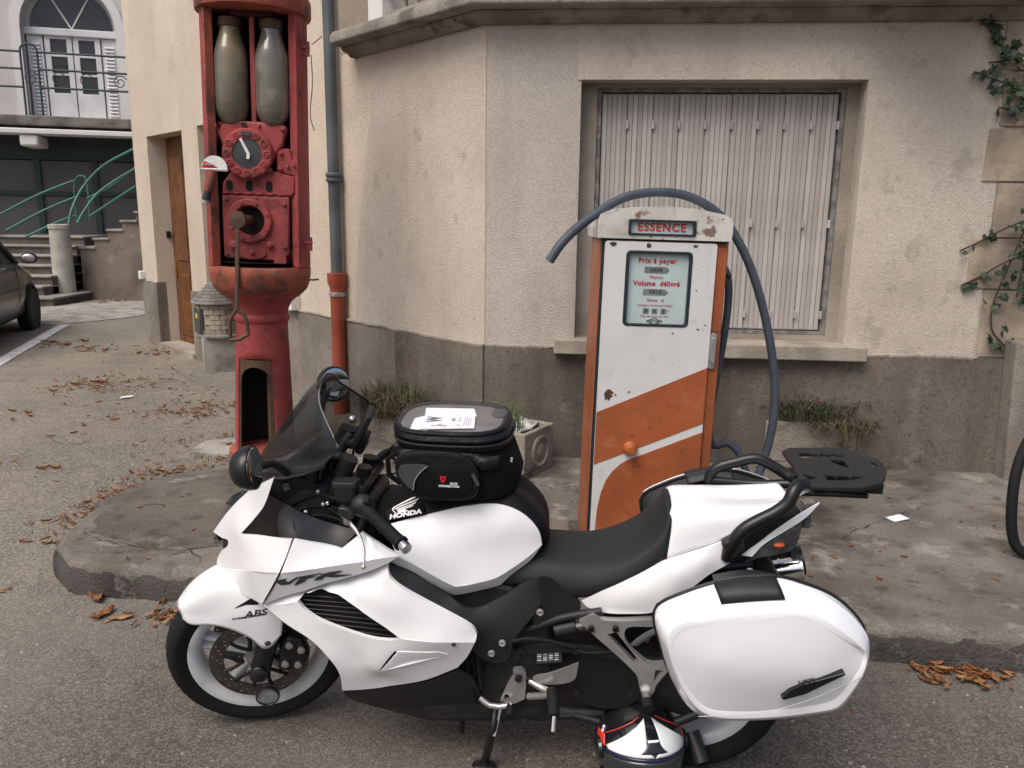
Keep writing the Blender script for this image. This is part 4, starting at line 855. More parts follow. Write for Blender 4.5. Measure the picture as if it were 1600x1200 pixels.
for x, z0, y0, x1, z1, y1 in ((1.02,.93,-.74,.28,1.39,-.625),(-.42,.93,-.775,-.5,1.43,-.645),(-1.82,.92,-.68,-1.38,1.38,-.62)):
    b = MB(); b.tube([(x,y0,z0),(x1,y1,z1)], .028, 8); b.build('window_pillar', 'car_paint', CAR)
for x in (-1.22, 1.22):
    for s in (-1, 1):
        wh = empty('wheel', (x, s*.76, .29), (0, 0, 0), parent=CAR); Mw = Matrix.Rotation(R(90), 4, 'X')
        b = MB(); b.lathe([(.18,-.085),(.26,-.09),(.285,-.07),(.29,0),(.285,.07),(.26,.09),(.18,.085)], 28, Mw); b.build('tyre', 'tyre_far', wh)
        b = MB(); b.lathe([(.185,-.07),(.19,0),(.185,.07),(.17,.075),(.05,.06),(0,.066)], 24, Mw if s < 0 else Matrix.Rotation(R(-90), 4, 'X')); b.build('hub_cap', 'hub_far', wh)
        for k in range(5):
            a = R(72*k+18); b = MB(); b.ball((.115*math.cos(a), s*.07, .115*math.sin(a)), (.026,.012,.026), 8, 6); b.build('hub_hole', 'dark_gap', wh)
        b = MB(); b.lathe([(.345,-.02),(.345,.075),(.30,.08),(.30,-.02)], 28, T(x, s*.765, .29)@Matrix.Rotation(R(90)*(-s), 4, 'X')); b.build('wheel_arch', 'dark_gap', CAR)
for s in (-1, 1):
    b = MB(); b.ball((.86, s*.93, 1.0), (.07,.105,.075)); mr = b.build('wing_mirror', 'black_plastic', CAR)
    b = MB(); b.ball((.80, s*.935, 1.0), (.02,.085,.058)); b.build('mirror_face', 'silver', mr)
b = MB(); b.tube([(-.55,-.842,.60),(.85,-.845,.60)], .012, 6); b.build('rubbing_strip', 'car_paint', CAR)
b = MB(); b.tube([(.62,-.835,.35),(.60,-.846,.7),(.66,-.80,.92)], .004, 5); b.tube([(-.45,-.835,.3),(-.45,-.846,.7),(-.43,-.80,.92)], .004, 5); b.build('door_seam', 'dark_gap', CAR)

# ================================================================== PLANTERS AND PLANTS
def trough(name, loc, rz, lx, ly, h, m, label, group, roundel=True, wall=.035):
    e = empty(name, loc, (0, 0, rz)); tag(e, label, 'planter', group)
    b = MB(); b.poly(rect(-lx/2, lx/2, -ly/2, ly/2), [rect(-lx/2+wall, lx/2-wall, -ly/2+wall, ly/2-wall)], lambda u, d, w: (u, w, d), .03, h); b.box((-lx/2+.002, -ly/2+.002, -.01), (lx/2-.002, ly/2-.002, .0305)); b.build('box', m, e, smooth=0, bevel=.008)
    b = MB(); b.box((-lx/2+wall-.01, -ly/2+wall-.01, .02), (lx/2-wall+.01, ly/2-wall+.01, h-.05)); b.build('soil', 'soil', e, smooth=0)
    if roundel:
        for sgn, rot in ((1, 90), (-1, -90)):
            b = MB(); b.lathe([(h*.36,0),(h*.36,.012),(h*.31,.016),(h*.27,.004),(h*.2,.004),(h*.16,.012),(0,.014)], 24, T(sgn*lx/2*1.0, 0, h*.5)@Matrix.Rotation(R(rot), 4, 'Y')); b.build('roundel', m, e)
    return e
def tuft(name, loc, n, rad, hgt, lean, m, label, cat, group=None, w=.004, leafy=0.0, droop=0.0, sx=1.0, sy=1.0, rz=0.0, seed=1, flowers=None):
    q = random.Random(seed); e = empty(name, loc, (0, 0, rz)); tag(e, label, cat, group)
    b = MB()
    for i in range(n):
        a = q.uniform(0, 6.283); r = rad*math.sqrt(q.random()); x, y = r*math.cos(a)*sx, r*math.sin(a)*sy
        h = hgt*q.uniform(.35, 1.0); d = q.uniform(0, 6.283); ln = lean*q.random(); dx, dy = math.cos(d)*ln*h, math.sin(d)*ln*h
        p = [Vector((x+dx*t*t, y+dy*t*t, h*(t-droop*t*t*q.uniform(.6, 1.4)))) for t in (0, .35, .7, 1.0)]
        s = Vector((math.cos(d+1.57), math.sin(d+1.57), 0))*w*q.uniform(.6, 1.4)
        vs = []
        for t, pt in zip((1, .9, .6, .1), p): vs += [pt-s*t, pt+s*t]
        b.add(vs, [(0,1,3,2),(2,3,5,4),(4,5,7,6)])
        if leafy:
            for t in (.3, .5, .65, .8, .95):
                if q.random() < leafy:
                    k = p[0].lerp(p[3], t); an = q.uniform(0, 6.283); l = w*q.uniform(3, 6); u = Vector((math.cos(an)*l, math.sin(an)*l, q.uniform(-.3, .8)*l)); v = Vector((-u.y, u.x, 0))*.28
                    b.add([k, k+u*.5+v, k+u, k+u*.5-v], [(0,1,2,3)])
    b.build('foliage', m, e, smooth=0, fix=False)
    if flowers:
        for (x, y, z) in flowers:
            b = MB(); 
            for k in range(9):
                a = R(40*k); b.add([(x,y,z),(x+.02*math.cos(a-.2),y+.02*math.sin(a-.2),z+.006),(x+.026*math.cos(a),y+.026*math.sin(a),z+.004),(x+.02*math.cos(a+.2),y+.02*math.sin(a+.2),z+.006)], [(0,1,2,3)])
            b.build('flower', 'pink_petal', e, smooth=0, fix=False)
    return e
pg = 'concrete planters along the house wall'
c2, r2 = Vector([(0.0821,4.6249,0.125)][0]), Vector([(0.2725,4.935,0.125)][0]); u2 = (r2-c2); l2 = u2.length; u2.normalize(); v2 = Vector((-u2.y, u2.x, 0)); a2 = math.atan2(u2.y, u2.x)
cen = c2+u2*l2/2+v2*.17
E2 = trough('planter', (cen.x, cen.y, PZ), a2+R(90), .34, l2, .285, 'planter_conc', 'square concrete planter with round emblem and white cloth beside the tank bag', pg)
b = MB(); b.grid([[(-.10+.10*i, -.19+.095*j, .285+.012*math.sin(3*i+2*j)+(.02 if j == 0 else 0)-.03*(i == 1)) for i in range(4)] for j in range(5)])
cl = b.build('white_cloth', 'white_plain', None, smooth=60); cl.location = (cen.x+.05, cen.y+.03, PZ-.01); cl.rotation_euler = (0, 0, a2+R(90)); cl.scale = (.5, .62, 1); x = cl.modifiers.new('solid', 'SOLIDIFY'); x.thickness = .012
tag(cl, 'crumpled white cloth lying in the small concrete planter', 'cloth')
tuft('planter_grass', (cen.x-.06, cen.y-.02, .39), 150, .12, .24, .5, 'leaf_fresh', 'tuft of green grass in the small concrete planter behind the tank bag', 'grass tuft', w=.003, seed=3)
b = MB()
for k in range(60): b.ball((rng.uniform(-.165,.165), rng.uniform(-l2/2-.01, -l2/2+.005) if k % 2 else rng.uniform(-l2/2,l2/2), rng.random()**2*.09), rng.uniform(.008,.02), 6, 4) if k % 2 else b.ball((.175, rng.uniform(-l2/2,l2/2), rng.random()**2*.10), rng.uniform(.008,.022), 6, 4)
o = b.build('moss', 'moss', E2, smooth=60); o['kind'] = 'stuff'
l1p = Vector([(-0.7792,5.4651,0.125)][0])
E1 = trough('planter', (l1p.x-.05, l1p.y+.12, .13), math.atan2(tl.y, tl.x), .62, .24, .26, 'planter_conc', 'long low planter with dry bushy plant left of the tank bag', pg, False)
tuft('dry_shrub', (l1p.x-.05, l1p.y+.12, .32), 1500, .34, .36, 1.1, 'leaf_dry', 'dry bushy plant spilling over the planter left of the tank bag', 'plant', w=.0035, leafy=.55, droop=.55, sx=1.0, sy=.55, rz=math.atan2(tl.y, tl.x), seed=5)
tuft('green_shrub', (l1p.x-.02, l1p.y+.10, .34), 260, .28, .33, .8, 'leaf_dull', 'sparse green sprigs growing among the dry plant left of the tank bag', 'plant', w=.0032, leafy=.8, droop=.2, sy=.5, rz=math.atan2(tl.y, tl.x), seed=6)
p3 = Vector([(2.0362,5.2499,0.125)][0])-Vector((.15, 0, 0))
E3 = trough('planter', (p3.x+.06, p3.y-.16, PZ), math.atan2(tr.y, tr.x), .58, .24, .30, 'planter_conc', 'concrete planter with pink flowers behind the luggage rack', pg, False)
tuft('flower_plant', (p3.x+.10, p3.y-.15, .46), 1300, .34, .32, 1.0, 'leaf_dull', 'straggly green plant with pink flowers in the right-hand planter', 'plant', w=.0035, leafy=.6, droop=.45, sy=.5, seed=8, flowers=[(-.02,-.12,.13),(.08,.02,.20),(.12,-.05,.17),(-.2,-.1,.1)])
tuft('dry_shrub', (p3.x+.24, p3.y-.24, .44), 700, .24, .22, 1.3, 'leaf_dry', 'dry brown stems hanging over the right-hand planter', 'plant', w=.003, leafy=.45, droop=1.35, sy=.6, seed=9)

# ================================================================== IVY
IV = empty('ivy_vine', tuple(Vector(WR(3.2, .03, .9))+CB.location))
tag(IV, 'dark ivy climbing the stone quoins at the right edge', 'ivy')
def wloc(p): return Vector(WR(*p))+CB.location-IV.location
strands = [[(2.8798,0.03,2.8743),(2.9413,0.03,2.781),(3.0038,0.04,2.6992),(3.093,0.05,2.6276),(3.22,0.05,2.5507)], [(2.8647,0.02,2.5842),(2.9577,0.03,2.5472),(3.0538,0.04,2.5103),(3.1681,0.04,2.4539)], [(3.022,0.03,2.384),(3.0974,0.04,2.3722),(3.1998,0.04,2.3546)],
           [(2.9406,0.02,2.6333),(3.0062,0.03,2.6384),(3.087,0.04,2.6572)], [(2.9128,0.02,1.5524),(3.0132,0.03,1.6081),(3.1065,0.05,1.6707),(3.2288,0.08,1.7365)], [(2.9461,0.02,1.3432),(3.0574,0.03,1.4085),(3.1575,0.07,1.4898),(3.2911,0.08,1.5496)], [(3.267,0.08,1.7742),(3.2224,0.08,1.624),(3.1776,0.06,1.4321),(3.1389,0.04,1.2353),(3.157,0.03,1.0762),(3.2636,0.03,0.9588)],
           [(3.2839,0.1,1.6815),(3.2587,0.1,1.5499),(3.2583,0.08,1.4157),(3.2629,0.05,1.2781)], [(3.1485,0.03,0.9959),(3.29,0.03,0.9313),(3.4011,0.03,0.9504)]]
for s in strands: b = MB(); b.tube([wloc(p) for p in hermite(s, step=.03)], .005, 5); b.build('stem', 'ivy_stem', IV)
leaf_m = []
for v in range(3):
    b = MB(); pts = [(0,0),(.35,-.18),(.55,.1),(.42,.38),(.62,.62),(.30,.66),(0,1.05),(-.30,.66),(-.62,.62),(-.42,.38),(-.55,.1),(-.35,-.18)]
    vs = [(x, .10*abs(x)+.06*math.sin(5*z+v), z) for x, z in pts]+[(0, -.05, .4)]
    b.add(vs, [(i, (i+1) % 12, 12) for i in range(12)]); o = b.build('leaf', 'ivy_leaf' if v < 2 else 'ivy_leaf_light', IV, smooth=0, fix=False); o.hide_render = False; leaf_m.append(o)
nleaf_ = 0
for si, (s, cnt) in enumerate(zip(strands, (36, 26, 14, 5, 8, 10, 30, 40, 5))):
    pts = hermite(s, n=60)
    for k in range(cnt):
        p = wloc(pts[min(59, int(60*(k+rng.random())/cnt))]); dense = si in (6, 7)
        p += tr*rng.gauss(.02, .04 if dense else .016)+nr*rng.uniform(.0, .07 if dense else .03)+Vector((0, 0, rng.gauss(0, .05 if dense else .022)))
        o = leaf_m[nleaf_] if nleaf_ < 3 else share(leaf_m[rng.randrange(3)], 'leaf', IV, Matrix()); nleaf_ += 1
        sc = rng.uniform(.026, .056) if not dense else rng.uniform(.03, .055)
        o.matrix_basis = T(*p)@Matrix.Rotation(math.atan2(tr.y, tr.x)+rng.gauss(0, .5), 4, 'Z')@Matrix.Rotation(rng.gauss(-.25, .4), 4, 'X')@Matrix.Rotation(rng.gauss(math.pi, .9), 4, 'Y')@Matrix.Scale(sc, 4)

# ================================================================== LITTER
def leaf_shape(b, p, s, q):
    a = q.uniform(0, 6.283); ca, sa = math.cos(a), math.sin(a); curl = q.uniform(.1, .5)*s; wd = q.uniform(.22, .42)
    vs = []
    for i, t in enumerate((-1, -.4, .3, 1)):
        for k in (-1, 0, 1):
            wv = wd*(1-abs(t)**2.2*.85); x = t*s; y = k*wv*s; z = curl*(k*k*.8+t*t*.5)+.003+q.uniform(0, .1)*s
            vs.append((p[0]+x*ca-y*sa, p[1]+x*sa+y*ca, p[2]+z))
    b.add(vs, [(r*3+c, r*3+c+1, (r+1)*3+c+1, (r+1)*3+c) for r in range(3) for c in range(2)])
q = random.Random(21); ba, bt = MB(), MB()
clusters = [(-5.6407,9.8191,0.1),(-4.9174,9.3414,0.1),(-5.1717,9.462,0.1),(-4.2523,9.3016,0.1),(-3.9209,9.4201,0.1),(-4.0526,7.4073,0.1),(-4.0867,7.7755,0.1),(-3.6744,7.6436,0.1),(-4.0665,7.319,0.1),(-3.5107,6.6924,0.1),(-3.7155,7.3408,0.1),(-2.6457,6.3943,0.1),(-2.5307,6.5125,0.1),(-2.4361,6.7049,0.1),(-2.8511,6.3179,0.1),(-2.9238,7.2473,0.1),(-2.3099,5.5465,0.1),(-2.2945,4.8389,0.1),(-2.1728,4.7925,0.1),(-1.9682,4.8917,0.1),(-1.8797,4.9897,0.1),(-2.3144,4.5382,0.09),(-2.3338,4.3457,0.08),(-2.3428,4.2188,0.07),(-2.3932,4.077,0.05),(-2.3812,4.1524,0.05),(-2.3691,3.9062,0.03),(-3.966,6.2952,0.08),(-3.3111,5.0576,0.05),(-3.3459,5.741,0.08),(-2.9527,4.8424,0.06),(-3.9407,6.2966,0.08),(-3.3051,6.3336,0.09),(-2.5959,3.8448,0),(-2.3074,3.5188,0),(-2.1693,4.273,0.09),(-2.333,4.4586,0.09),(-3.526,8.4424,0.1),(-7.4023,14.7959,0.1),(-7.2717,15.414,0.1),(-7.5179,14.5538,0.1),(1.7624,2.8131,0),(1.6795,2.7979,0),(1.823,2.788,0),(1.9452,2.8262,0),(1.6406,2.8192,0),(-1.5336,3.1505,0),(-1.4724,3.1689,0),(-1.5243,3.2249,0),(-1.7054,3.1628,0)]
sizes = [(26,.16,.05),(10,.1,.05),(22,.25,.04),(14,.15,.04),(10,.2,.04),(22,.2,.04),(18,.2,.03),(26,.25,.03),(30,.2,.03),(10,.15,.04),(30,.3,.03),(40,.22,.028),(50,.25,.028),(40,.22,.028),(20,.2,.03),(16,.3,.03),(30,.25,.025),(16,.1,.028),(30,.12,.025),(30,.15,.025),(30,.15,.025),(14,.07,.028),(18,.1,.028),(18,.09,.025),(14,.08,.028),(14,.08,.028),(12,.08,.028),(4,.1,.04),(3,.06,.04),(4,.1,.04),(2,.06,.04),(3,.1,.04),(6,.1,.03),(3,.05,.035),(4,.06,.03),(14,.08,.025),(16,.08,.025),(6,.2,.03),(16,.4,.04),(16,.3,.04),(14,.3,.04),(26,.07,.030),(26,.07,.030),(20,.07,.028),(12,.06,.026),(10,.05,.028),(16,.05,.026),(16,.05,.026),(10,.05,.026),(4,.05,.03)]
for c, (n, sp, sz) in zip(clusters, sizes):
    for i in range(n):
        x, y = c[0]+q.gauss(0, sp), c[1]+q.gauss(0, sp*.7)
        if c[2] == 0 and y > 3.3-.14*(x+1.2)-.05: y = 3.3-.14*(x+1.2)-.05-q.random()*.06
        z = ground_z(x, y)+q.random()*.012*(n > 12)
        leaf_shape(ba if q.random() < .6 else bt, (x, y, z), sz*q.uniform(.45, 1.1), q)
for k in range(230):
    x, y = q.uniform(-5.5, -.5), q.uniform(3.4, 9); leaf_shape(ba if q.random() < .5 else bt, (x, y, (PZ if (x > -2.1 and y < 4.6) else ground_z(x, y))), q.uniform(.006, .018), q)
for k in range(70):
    x, y = q.uniform(1.0, 3.0), q.uniform(3.2, 4.9); leaf_shape(ba, (x, y, PZ+.001), q.uniform(.006, .022), q)
for k in range(60):
    x, y = q.uniform(-2.2, 2.2), q.uniform(1.7, 2.9); leaf_shape(ba if q.random() < .5 else bt, (x, y, .001), q.uniform(.004, .014), q)
tag(ba.build('fallen_leaves', 'litter_brown', None, smooth=60, fix=False), 'brown dry leaf litter scattered over asphalt and gutter', 'leaf litter', kind='stuff')
tag(bt.build('fallen_leaves', 'litter_tan', None, smooth=60, fix=False), 'tan dry leaf litter lying in drifts on the asphalt', 'leaf litter', kind='stuff')
# pebbly grit on the road surface
bg_ = MB()
for k in range(2600):
    x = q.uniform(-6.5, 2.6); y = q.uniform(1.6, 8.5)
    if y > 3.2-.14*(x+1.2) and x > -2.25 and y < 5.2: continue
    if x > -.9 and y > 3: continue
    s = q.uniform(.003, .008)*(1+.06*y); z = ground_z(x, y); a = q.random()*3
    bg_.add([(x-s, y, z), (x+s*.3*math.cos(a), y-s, z), (x+s, y+s*.2, z), (x, y+s, z), (x, y, z+s*.7)], [(0,1,4),(1,2,4),(2,3,4),(3,0,4)])
tag(bg_.build('grit', 'pale_concrete', None, smooth=0, fix=False), 'loose pale grit and pebbles on the asphalt', 'gravel', kind='stuff')
# mossy weeds in the joints beside the island
bm_ = MB()
for c in [(-2.2975,4.5449,0.1),(-2.2193,4.7153,0.1),(-2.0536,4.7974,0.1),(-1.9133,4.8547,0.1),(-1.7856,4.8993,0.1),(-2.3261,4.2939,0.08),(-2.3114,3.9896,0.05),(-1.9657,5.1702,0.1),(-2.3553,5.5444,0.1),(-3.6773,7.2014,0.1),(-2.573,6.6259,0.1)]:
    for k in range(46):
        x, y = c[0]+q.gauss(0, .13), c[1]+q.gauss(0, .05); h = q.uniform(.01, .035); a = q.random()*6.28; z = ground_z(x, y)
        bm_.add([(x-.004*math.cos(a), y-.004*math.sin(a), z), (x+.004*math.cos(a), y+.004*math.sin(a), z), (x+q.uniform(-.02, .02), y+q.uniform(-.02, .02), z+h)], [(0,1,2)])
tag(bm_.build('weeds', 'moss', None, smooth=0, fix=False), 'low mossy weeds along the edge of the pavement island', 'weeds', kind='stuff')
def scrap(loc, pts, label, rz, z=.004):
    b = MB(); b.poly(pts, [], lambda u, d, w: (u, w, d+.004*math.sin(40*u)), z, z+.002); o = b.build('paper_scrap', 'paper', None, smooth=0); o.location = loc; o.rotation_euler = (0, 0, rz); tag(o, label, 'paper')
scrap([(2.0909,4.059,0.152)][0], [(-.045,-.035),(.05,-.025),(.04,.04),(-.055,.03)], 'white paper scrap lying on the pavement behind the pannier', .2)
scrap([(-3.4307,6.8959,0.1)][0], [(-.05,-.02),(.06,-.015),(.05,.02),(-.04,.025)], 'white paper scrap on the asphalt left of the red pump', .5, .012)
def big_leaf(loc, s, label, rz, curl):
    b = MB(); rows = []
    for i in range(9):
        t = -1+i/4; w_ = .36*(1-abs(t)**2.0*.92)+.01*(i % 2); rows.append([(t*s, k*w_*s*.5, s*(curl*(abs(k)**1.5*.09)+.16*curl*t*t+.05*math.sin(7*t+k)+.04*math.sin(3*t*k))+.004) for k in (-2, -1, 0, 1, 2)])
    b.grid(rows); o = b.build('dry_leaf', 'litter_brown' if s > .055 else 'litter_tan', None, smooth=60, solid=.001); o.location = loc; o.rotation_euler = (0, 0, rz); tag(o, label, 'leaf')
big_leaf([(-1.8742,3.3293,0)][0], .075, 'large curled brown leaf below the rounded kerb end', 2.2, 1.0)
big_leaf([(-1.7604,3.1783,0)][0], .06, 'curled leaf stalk end just below the largest curled leaf', 1.3, .8)
big_leaf([(-1.6701,3.1469,0)][0], .05, 'small tan leaf right of the large curled leaf', .3, .6)
big_leaf([(-2.4843,3.9008,0.02)][0], .07, 'dark brown curled leaf on the asphalt left of the kerb', .5, .8)
big_leaf([(0.5551,2.4049,0)][0], .02, 'tiny leaf on the road near the helmet', .7, .6)
# hose loop at the right edge
hl = [Vector(p) for p in [(2.834,3.9,0.808),(2.5669,3.75,0.761),(2.4267,3.65,0.612),(2.3889,3.6,0.4045),(2.4143,3.58,0.2248),(2.4696,3.56,0.1164),(2.6219,3.6,0.0534),(2.8443,3.7,0.0709)]]
hl = [Vector((p.x, p.y, max(p.z, PZ+.024))) for p in hl]
b = MB(); b.tube(hermite([p-hl[5] for p in hl], step=.03), .024, 12); o = b.build('rubber_hose', 'rubber', None); o.location = hl[5]; tag(o, 'thick black rubber hose looping at the right edge of the picture', 'hose')

# ================================================================== MOTORCYCLE
bx_, by_, bz_, bo_ = ([-0.9949, 0.10089, 0.0], [-0.1006, -0.9921, -0.07498], [-0.00756, -0.0746, 0.99719], [0.56522, 2.32564, 0.0])
MBK = Matrix(((bx_[0], by_[0], bz_[0], bo_[0]), (bx_[1], by_[1], bz_[1], bo_[1]), (bx_[2], by_[2], bz_[2], bo_[2]), (0, 0, 0, 1)))
BK = empty('motorcycle', M=MBK)
tag(BK, 'white sport touring motorcycle with white panniers parked on its side stand', 'motorcycle')
WB = 1.40491
FX = Matrix.Diagonal((1, -1, 1, 1))
def mirrored(o, name=None):
    q = o.copy(); COL.objects.link(q); q.name = name or o.name.split('.')[0]; q.parent = o.parent; q.matrix_basis = FX@o.matrix_basis
    for ch in list(o.children):
        c = ch.copy(); COL.objects.link(c); c.name = ch.name.split('.')[0]; c.parent = q; c.matrix_basis = ch.matrix_basis
    return q
# ---- steering geometry
rake = R(25); steer = 0.34907; axis = Vector((-math.sin(rake), 0, math.cos(rake)))
MS = T(WB, 0, .30)@Matrix.Rotation(steer, 4, axis)
SX90 = Matrix.Rotation(R(-90), 4, 'X')        # lathe axis z -> +y
def wheel(name, M, rt, ht, rr, rim_m, spokes, parent, disc=None):
    w_ = empty(name, M=M, parent=parent)
    prof = [(rr-.004,-ht*.74),(rr+.012,-ht*.86),(rr+.035,-ht*.98),(rt-.03,-ht*.97),(rt-.012,-ht*.72),(rt-.003,-ht*.35),(rt,0),(rt-.003,ht*.35),(rt-.012,ht*.72),(rt-.03,ht*.97),(rr+.035,ht*.98),(rr+.012,ht*.86),(rr-.004,ht*.74)]
    pp_ = hermite([(a, 0, c) for a, c in prof], n=40); b = MB(); b.lathe([(p.x, p.z) for p in pp_], 72, SX90, caps=False); b.build('tyre', 'rubber', w_, smooth=50)
    b = MB()
    for k in range(44):
        for s in (-1, 1):
            a = 2*math.pi*(k+.25*s)/44; pts = []
            for t in range(5):
                f = .12+.72*t/4; yv = s*ht*f; rad = float(np.interp(f, [0,.35,.72,.97], [rt,rt-.003,rt-.012,rt-.03]))+.0004; aa = a+.10*t/4; pts.append((rad*math.cos(aa), yv, rad*math.sin(aa)))
            if k % 2: b.tube(pts, .0024, 4)
    b.build('tread_grooves', 'dark_gap', w_, smooth=0)['kind'] = 'stuff'
    rp_ = [(rr-.030,-ht*.70),(rr-.002,-ht*.82),(rr+.006,-ht*.80),(rr+.004,-ht*.70),(rr-.014,-ht*.60),(rr-.022,-ht*.2),(rr-.022,ht*.2),(rr-.014,ht*.60),(rr+.004,ht*.70),(rr+.006,ht*.80),(rr-.002,ht*.82),(rr-.022,ht*.72),(rr-.034,ht*.5),(rr-.040,0),(rr-.034,-ht*.5),(rr-.030,-ht*.70)]
    b = MB(); b.lathe(rp_, 72, SX90, caps=False); rim = b.build('rim', rim_m, w_, smooth=40)
    for k in range(spokes):
        a = 2*math.pi*k/spokes+.30
        for da in (-.10, .10):
            b = MB(); p0 = (.045*math.cos(a+da*2), .012, .045*math.sin(a+da*2)); p1 = ((rr-.03)*math.cos(a+da), .0, (rr-.03)*math.sin(a+da)); b.tube([p0, Vector(p0).lerp(Vector(p1), .5), p1], [.016,.012,.015], 10, flat=1.4, up=(0, 1, 0)); b.build('spoke', rim_m, w_)
    b = MB(); b.lathe([(.0,-.06),(.045,-.058),(.05,-.02),(.05,.02),(.045,.058),(0,.06)], 24, SX90); b.build('hub', 'silver', w_)
    if disc:
        for s in (-1, 1):
            b = MB()
            loops = [circle(0, 0, .158, 56), circle(0, 0, .112, 40)[::1]]+[circle(r_*math.cos(2*math.pi*(k+.33*j)/20), r_*math.sin(2*math.pi*(k+.33*j)/20), .0042, 8) for j, r_ in enumerate((.122, .134, .147)) for k in range(20)]
            b.poly(loops[0], loops[1:], lambda u, d, v: (u, s*disc+d, v), -.0025, .0025); dk = b.build('brake_disc', 'steel_disc', w_, smooth=0)
            b = MB()
            for k in range(6):
                a = R(60*k); b.tube(hermite([(.05*math.cos(a), s*(disc+.004), .05*math.sin(a)), (.085*math.cos(a+.28), s*(disc+.006), .085*math.sin(a+.28)), (.116*math.cos(a+.30), s*(disc+.003), .116*math.sin(a+.30))], step=.012), .007, 8)
                b.tube(hermite([(.05*math.cos(a), s*(disc+.004), .05*math.sin(a)), (.085*math.cos(a-.22), s*(disc+.006), .085*math.sin(a-.22)), (.116*math.cos(a-.26), s*(disc+.003), .116*math.sin(a-.26))], step=.012), .006, 8)
            b.build('disc_carrier', 'black_satin', w_)
    return w_
FWm = wheel('front_wheel', MS, .298, .060, .222, 'rim_white', 5, BK, disc=.066)
RWm = wheel('rear_wheel', T(0, 0, .31), .312, .095, .222, 'rim_white', 5, BK)
b = MB(); b.poly(circle(0, 0, .125, 44), [circle(0, 0, .085, 32)], lambda u, d, v: (u, -.07+d, v), -.003, .003); b.build('brake_disc', 'steel_disc', RWm, smooth=0)
# ---- front fork, calipers, mudguard
MSi = MS
for s in (1, -1):
    b = MB(); b.tube([(-.005, s*.094, -.01), (-.03, s*.094, .06), (-.13, s*.094, .29)], [.034,.031,.030], 16); b.build('fork_lower', 'black_satin', BK, M=MS)
    b = MB(); b.cyl((-.11, s*.098, .26), (-.345, s*.098, .74), .026, n=14); b.build('fork_tube', 'dark_engine', BK, M=MS)
    b = MB(); b.poly([(-.06,-.02),(-.135,-.03),(-.165,.03),(-.15,.10),(-.10,.115),(-.07,.06)], [], lambda u, d, v: (u, s*d, v), .070, .118); cal = b.build('brake_caliper', 'black_satin', BK, bevel=.010, seg=3, M=MS)
    for (u, v) in ((-.085,.01),(-.125,.0),(-.14,.06),(-.105,.085)):
        b = MB(); b.lathe([(.012,0),(.012,.008),(.006,.010),(0,.010)], 10, T(u, s*.118, v)@Matrix.Rotation(R(-90*s), 4, 'X')); b.build('caliper_bolt', 'silver', cal)
    b = MB(); b.lathe([(.026,0),(.028,.006),(.02,.012),(0,.012)], 20, T(-.0, s*.13, -.01)@Matrix.Rotation(R(-90*s), 4, 'X')); b.build('axle_nut', 'dark_engine', BK, M=MS)
b = MB(); b.cyl((0, -.13, 0), (0, .13, 0), .014); b.build('front_axle', 'silver', BK, M=MS)
b = MB(); b.lathe([(.038,0),(.038,.010),(.034,.013),(.0325,.009)], 30, T(-.02, .135, -.095)@SX90, caps=False); rf = b.build('round_reflector', 'black_satin', BK, M=MS)
b = MB(); b.lathe([(.0325,.006),(0,.008)], 30, T(-.02, .135, -.095)@SX90); o = b.build('reflector_glass', 'reflector_face', rf)
fr_, ga = [], 0.0
def fpt(a, r, y): return (r*math.cos(R(a)), y, r*math.sin(R(a)))
rowc = [fpt(a, .322+.012*math.sin(R((a-44)*1.6)), 0) for a in (43, 53, 64, 76, 90, 105, 118)]
rows = [fpt(a, .314+.010*math.sin(R((a-44)*1.6)), y) for a, y in ((44,.036),(53,.05),(64,.056),(76,.06),(90,.062),(105,.064),(118,.064))]
rowe = [(0.2138,0.052,0.2048),(0.1813,0.068,0.2027),(0.1181,0.084,0.203),(0.0474,0.1,0.2326),(-0.0288,0.11,0.2536),(-0.0762,0.114,0.2617),(-0.1151,0.116,0.2621)]
rowl = [(0.2136,0.054,0.1911),(0.1885,0.07,0.1774),(0.1228,0.088,0.179),(0.0599,0.104,0.1614),(0.0046,0.118,0.1276),(-0.0346,0.126,0.0883),(-0.087,0.126,0.1368)]
loft('front_mudguard', [rowc, rows, rowe, rowl], 'white_gloss', BK, n=30, k=7, thick=.004, M=MS)
mg = next(o for o in BK.children if o.name.startswith('front_mudguard'))
sl_ = [(0.0502,0.1,0.2407),(-0.0123,0.11,0.2763),(-0.0381,0.11,0.2671),(-0.0251,0.11,0.2542),(0.0075,0.11,0.2545)]
b = MB(); b.poly([(p[0], p[2]) for p in sl_], [], lambda u, d, v: (u, .12, v), 0, .001, grid=.008); drape(b.build('mudguard_slot', 'black_plastic', BK, M=MS, smooth=0), mg, lift=.0015)
b = MB(); b.lathe([(.010,0),(.008,.004),(0,.005)], 12, T(*[(-0.0412,0.127,0.1118)][0])@SX90); b.build('mudguard_bolt', 'decal_grey', BK, M=MS)
LEFTTXT = lambda x, y, z, roll=0: T(x, y, z)@Matrix.Rotation(R(180), 4, 'Z')@Matrix.Rotation(R(90), 4, 'X')@Matrix.Rotation(R(roll), 4, 'Z')
a0_, a1_ = [(-0.0154,0.13,0.2246),(0.0088,0.13,0.2135)]
drape(text('mudguard_lettering', 'ABS', .030, 'decal_grey', BK, MS@LEFTTXT(a0_[0], .13, a0_[2], 8), bold=.0006, shear=.3, sx=1.4), mg, lift=.0012)
drape(text('mudguard_lettering', 'COMBINED ABS', .009, 'decal_grey', BK, MS@LEFTTXT(a1_[0], .13, a1_[2], 10), bold=.0004, shear=.3, sx=1.6), mg, lift=.0012)

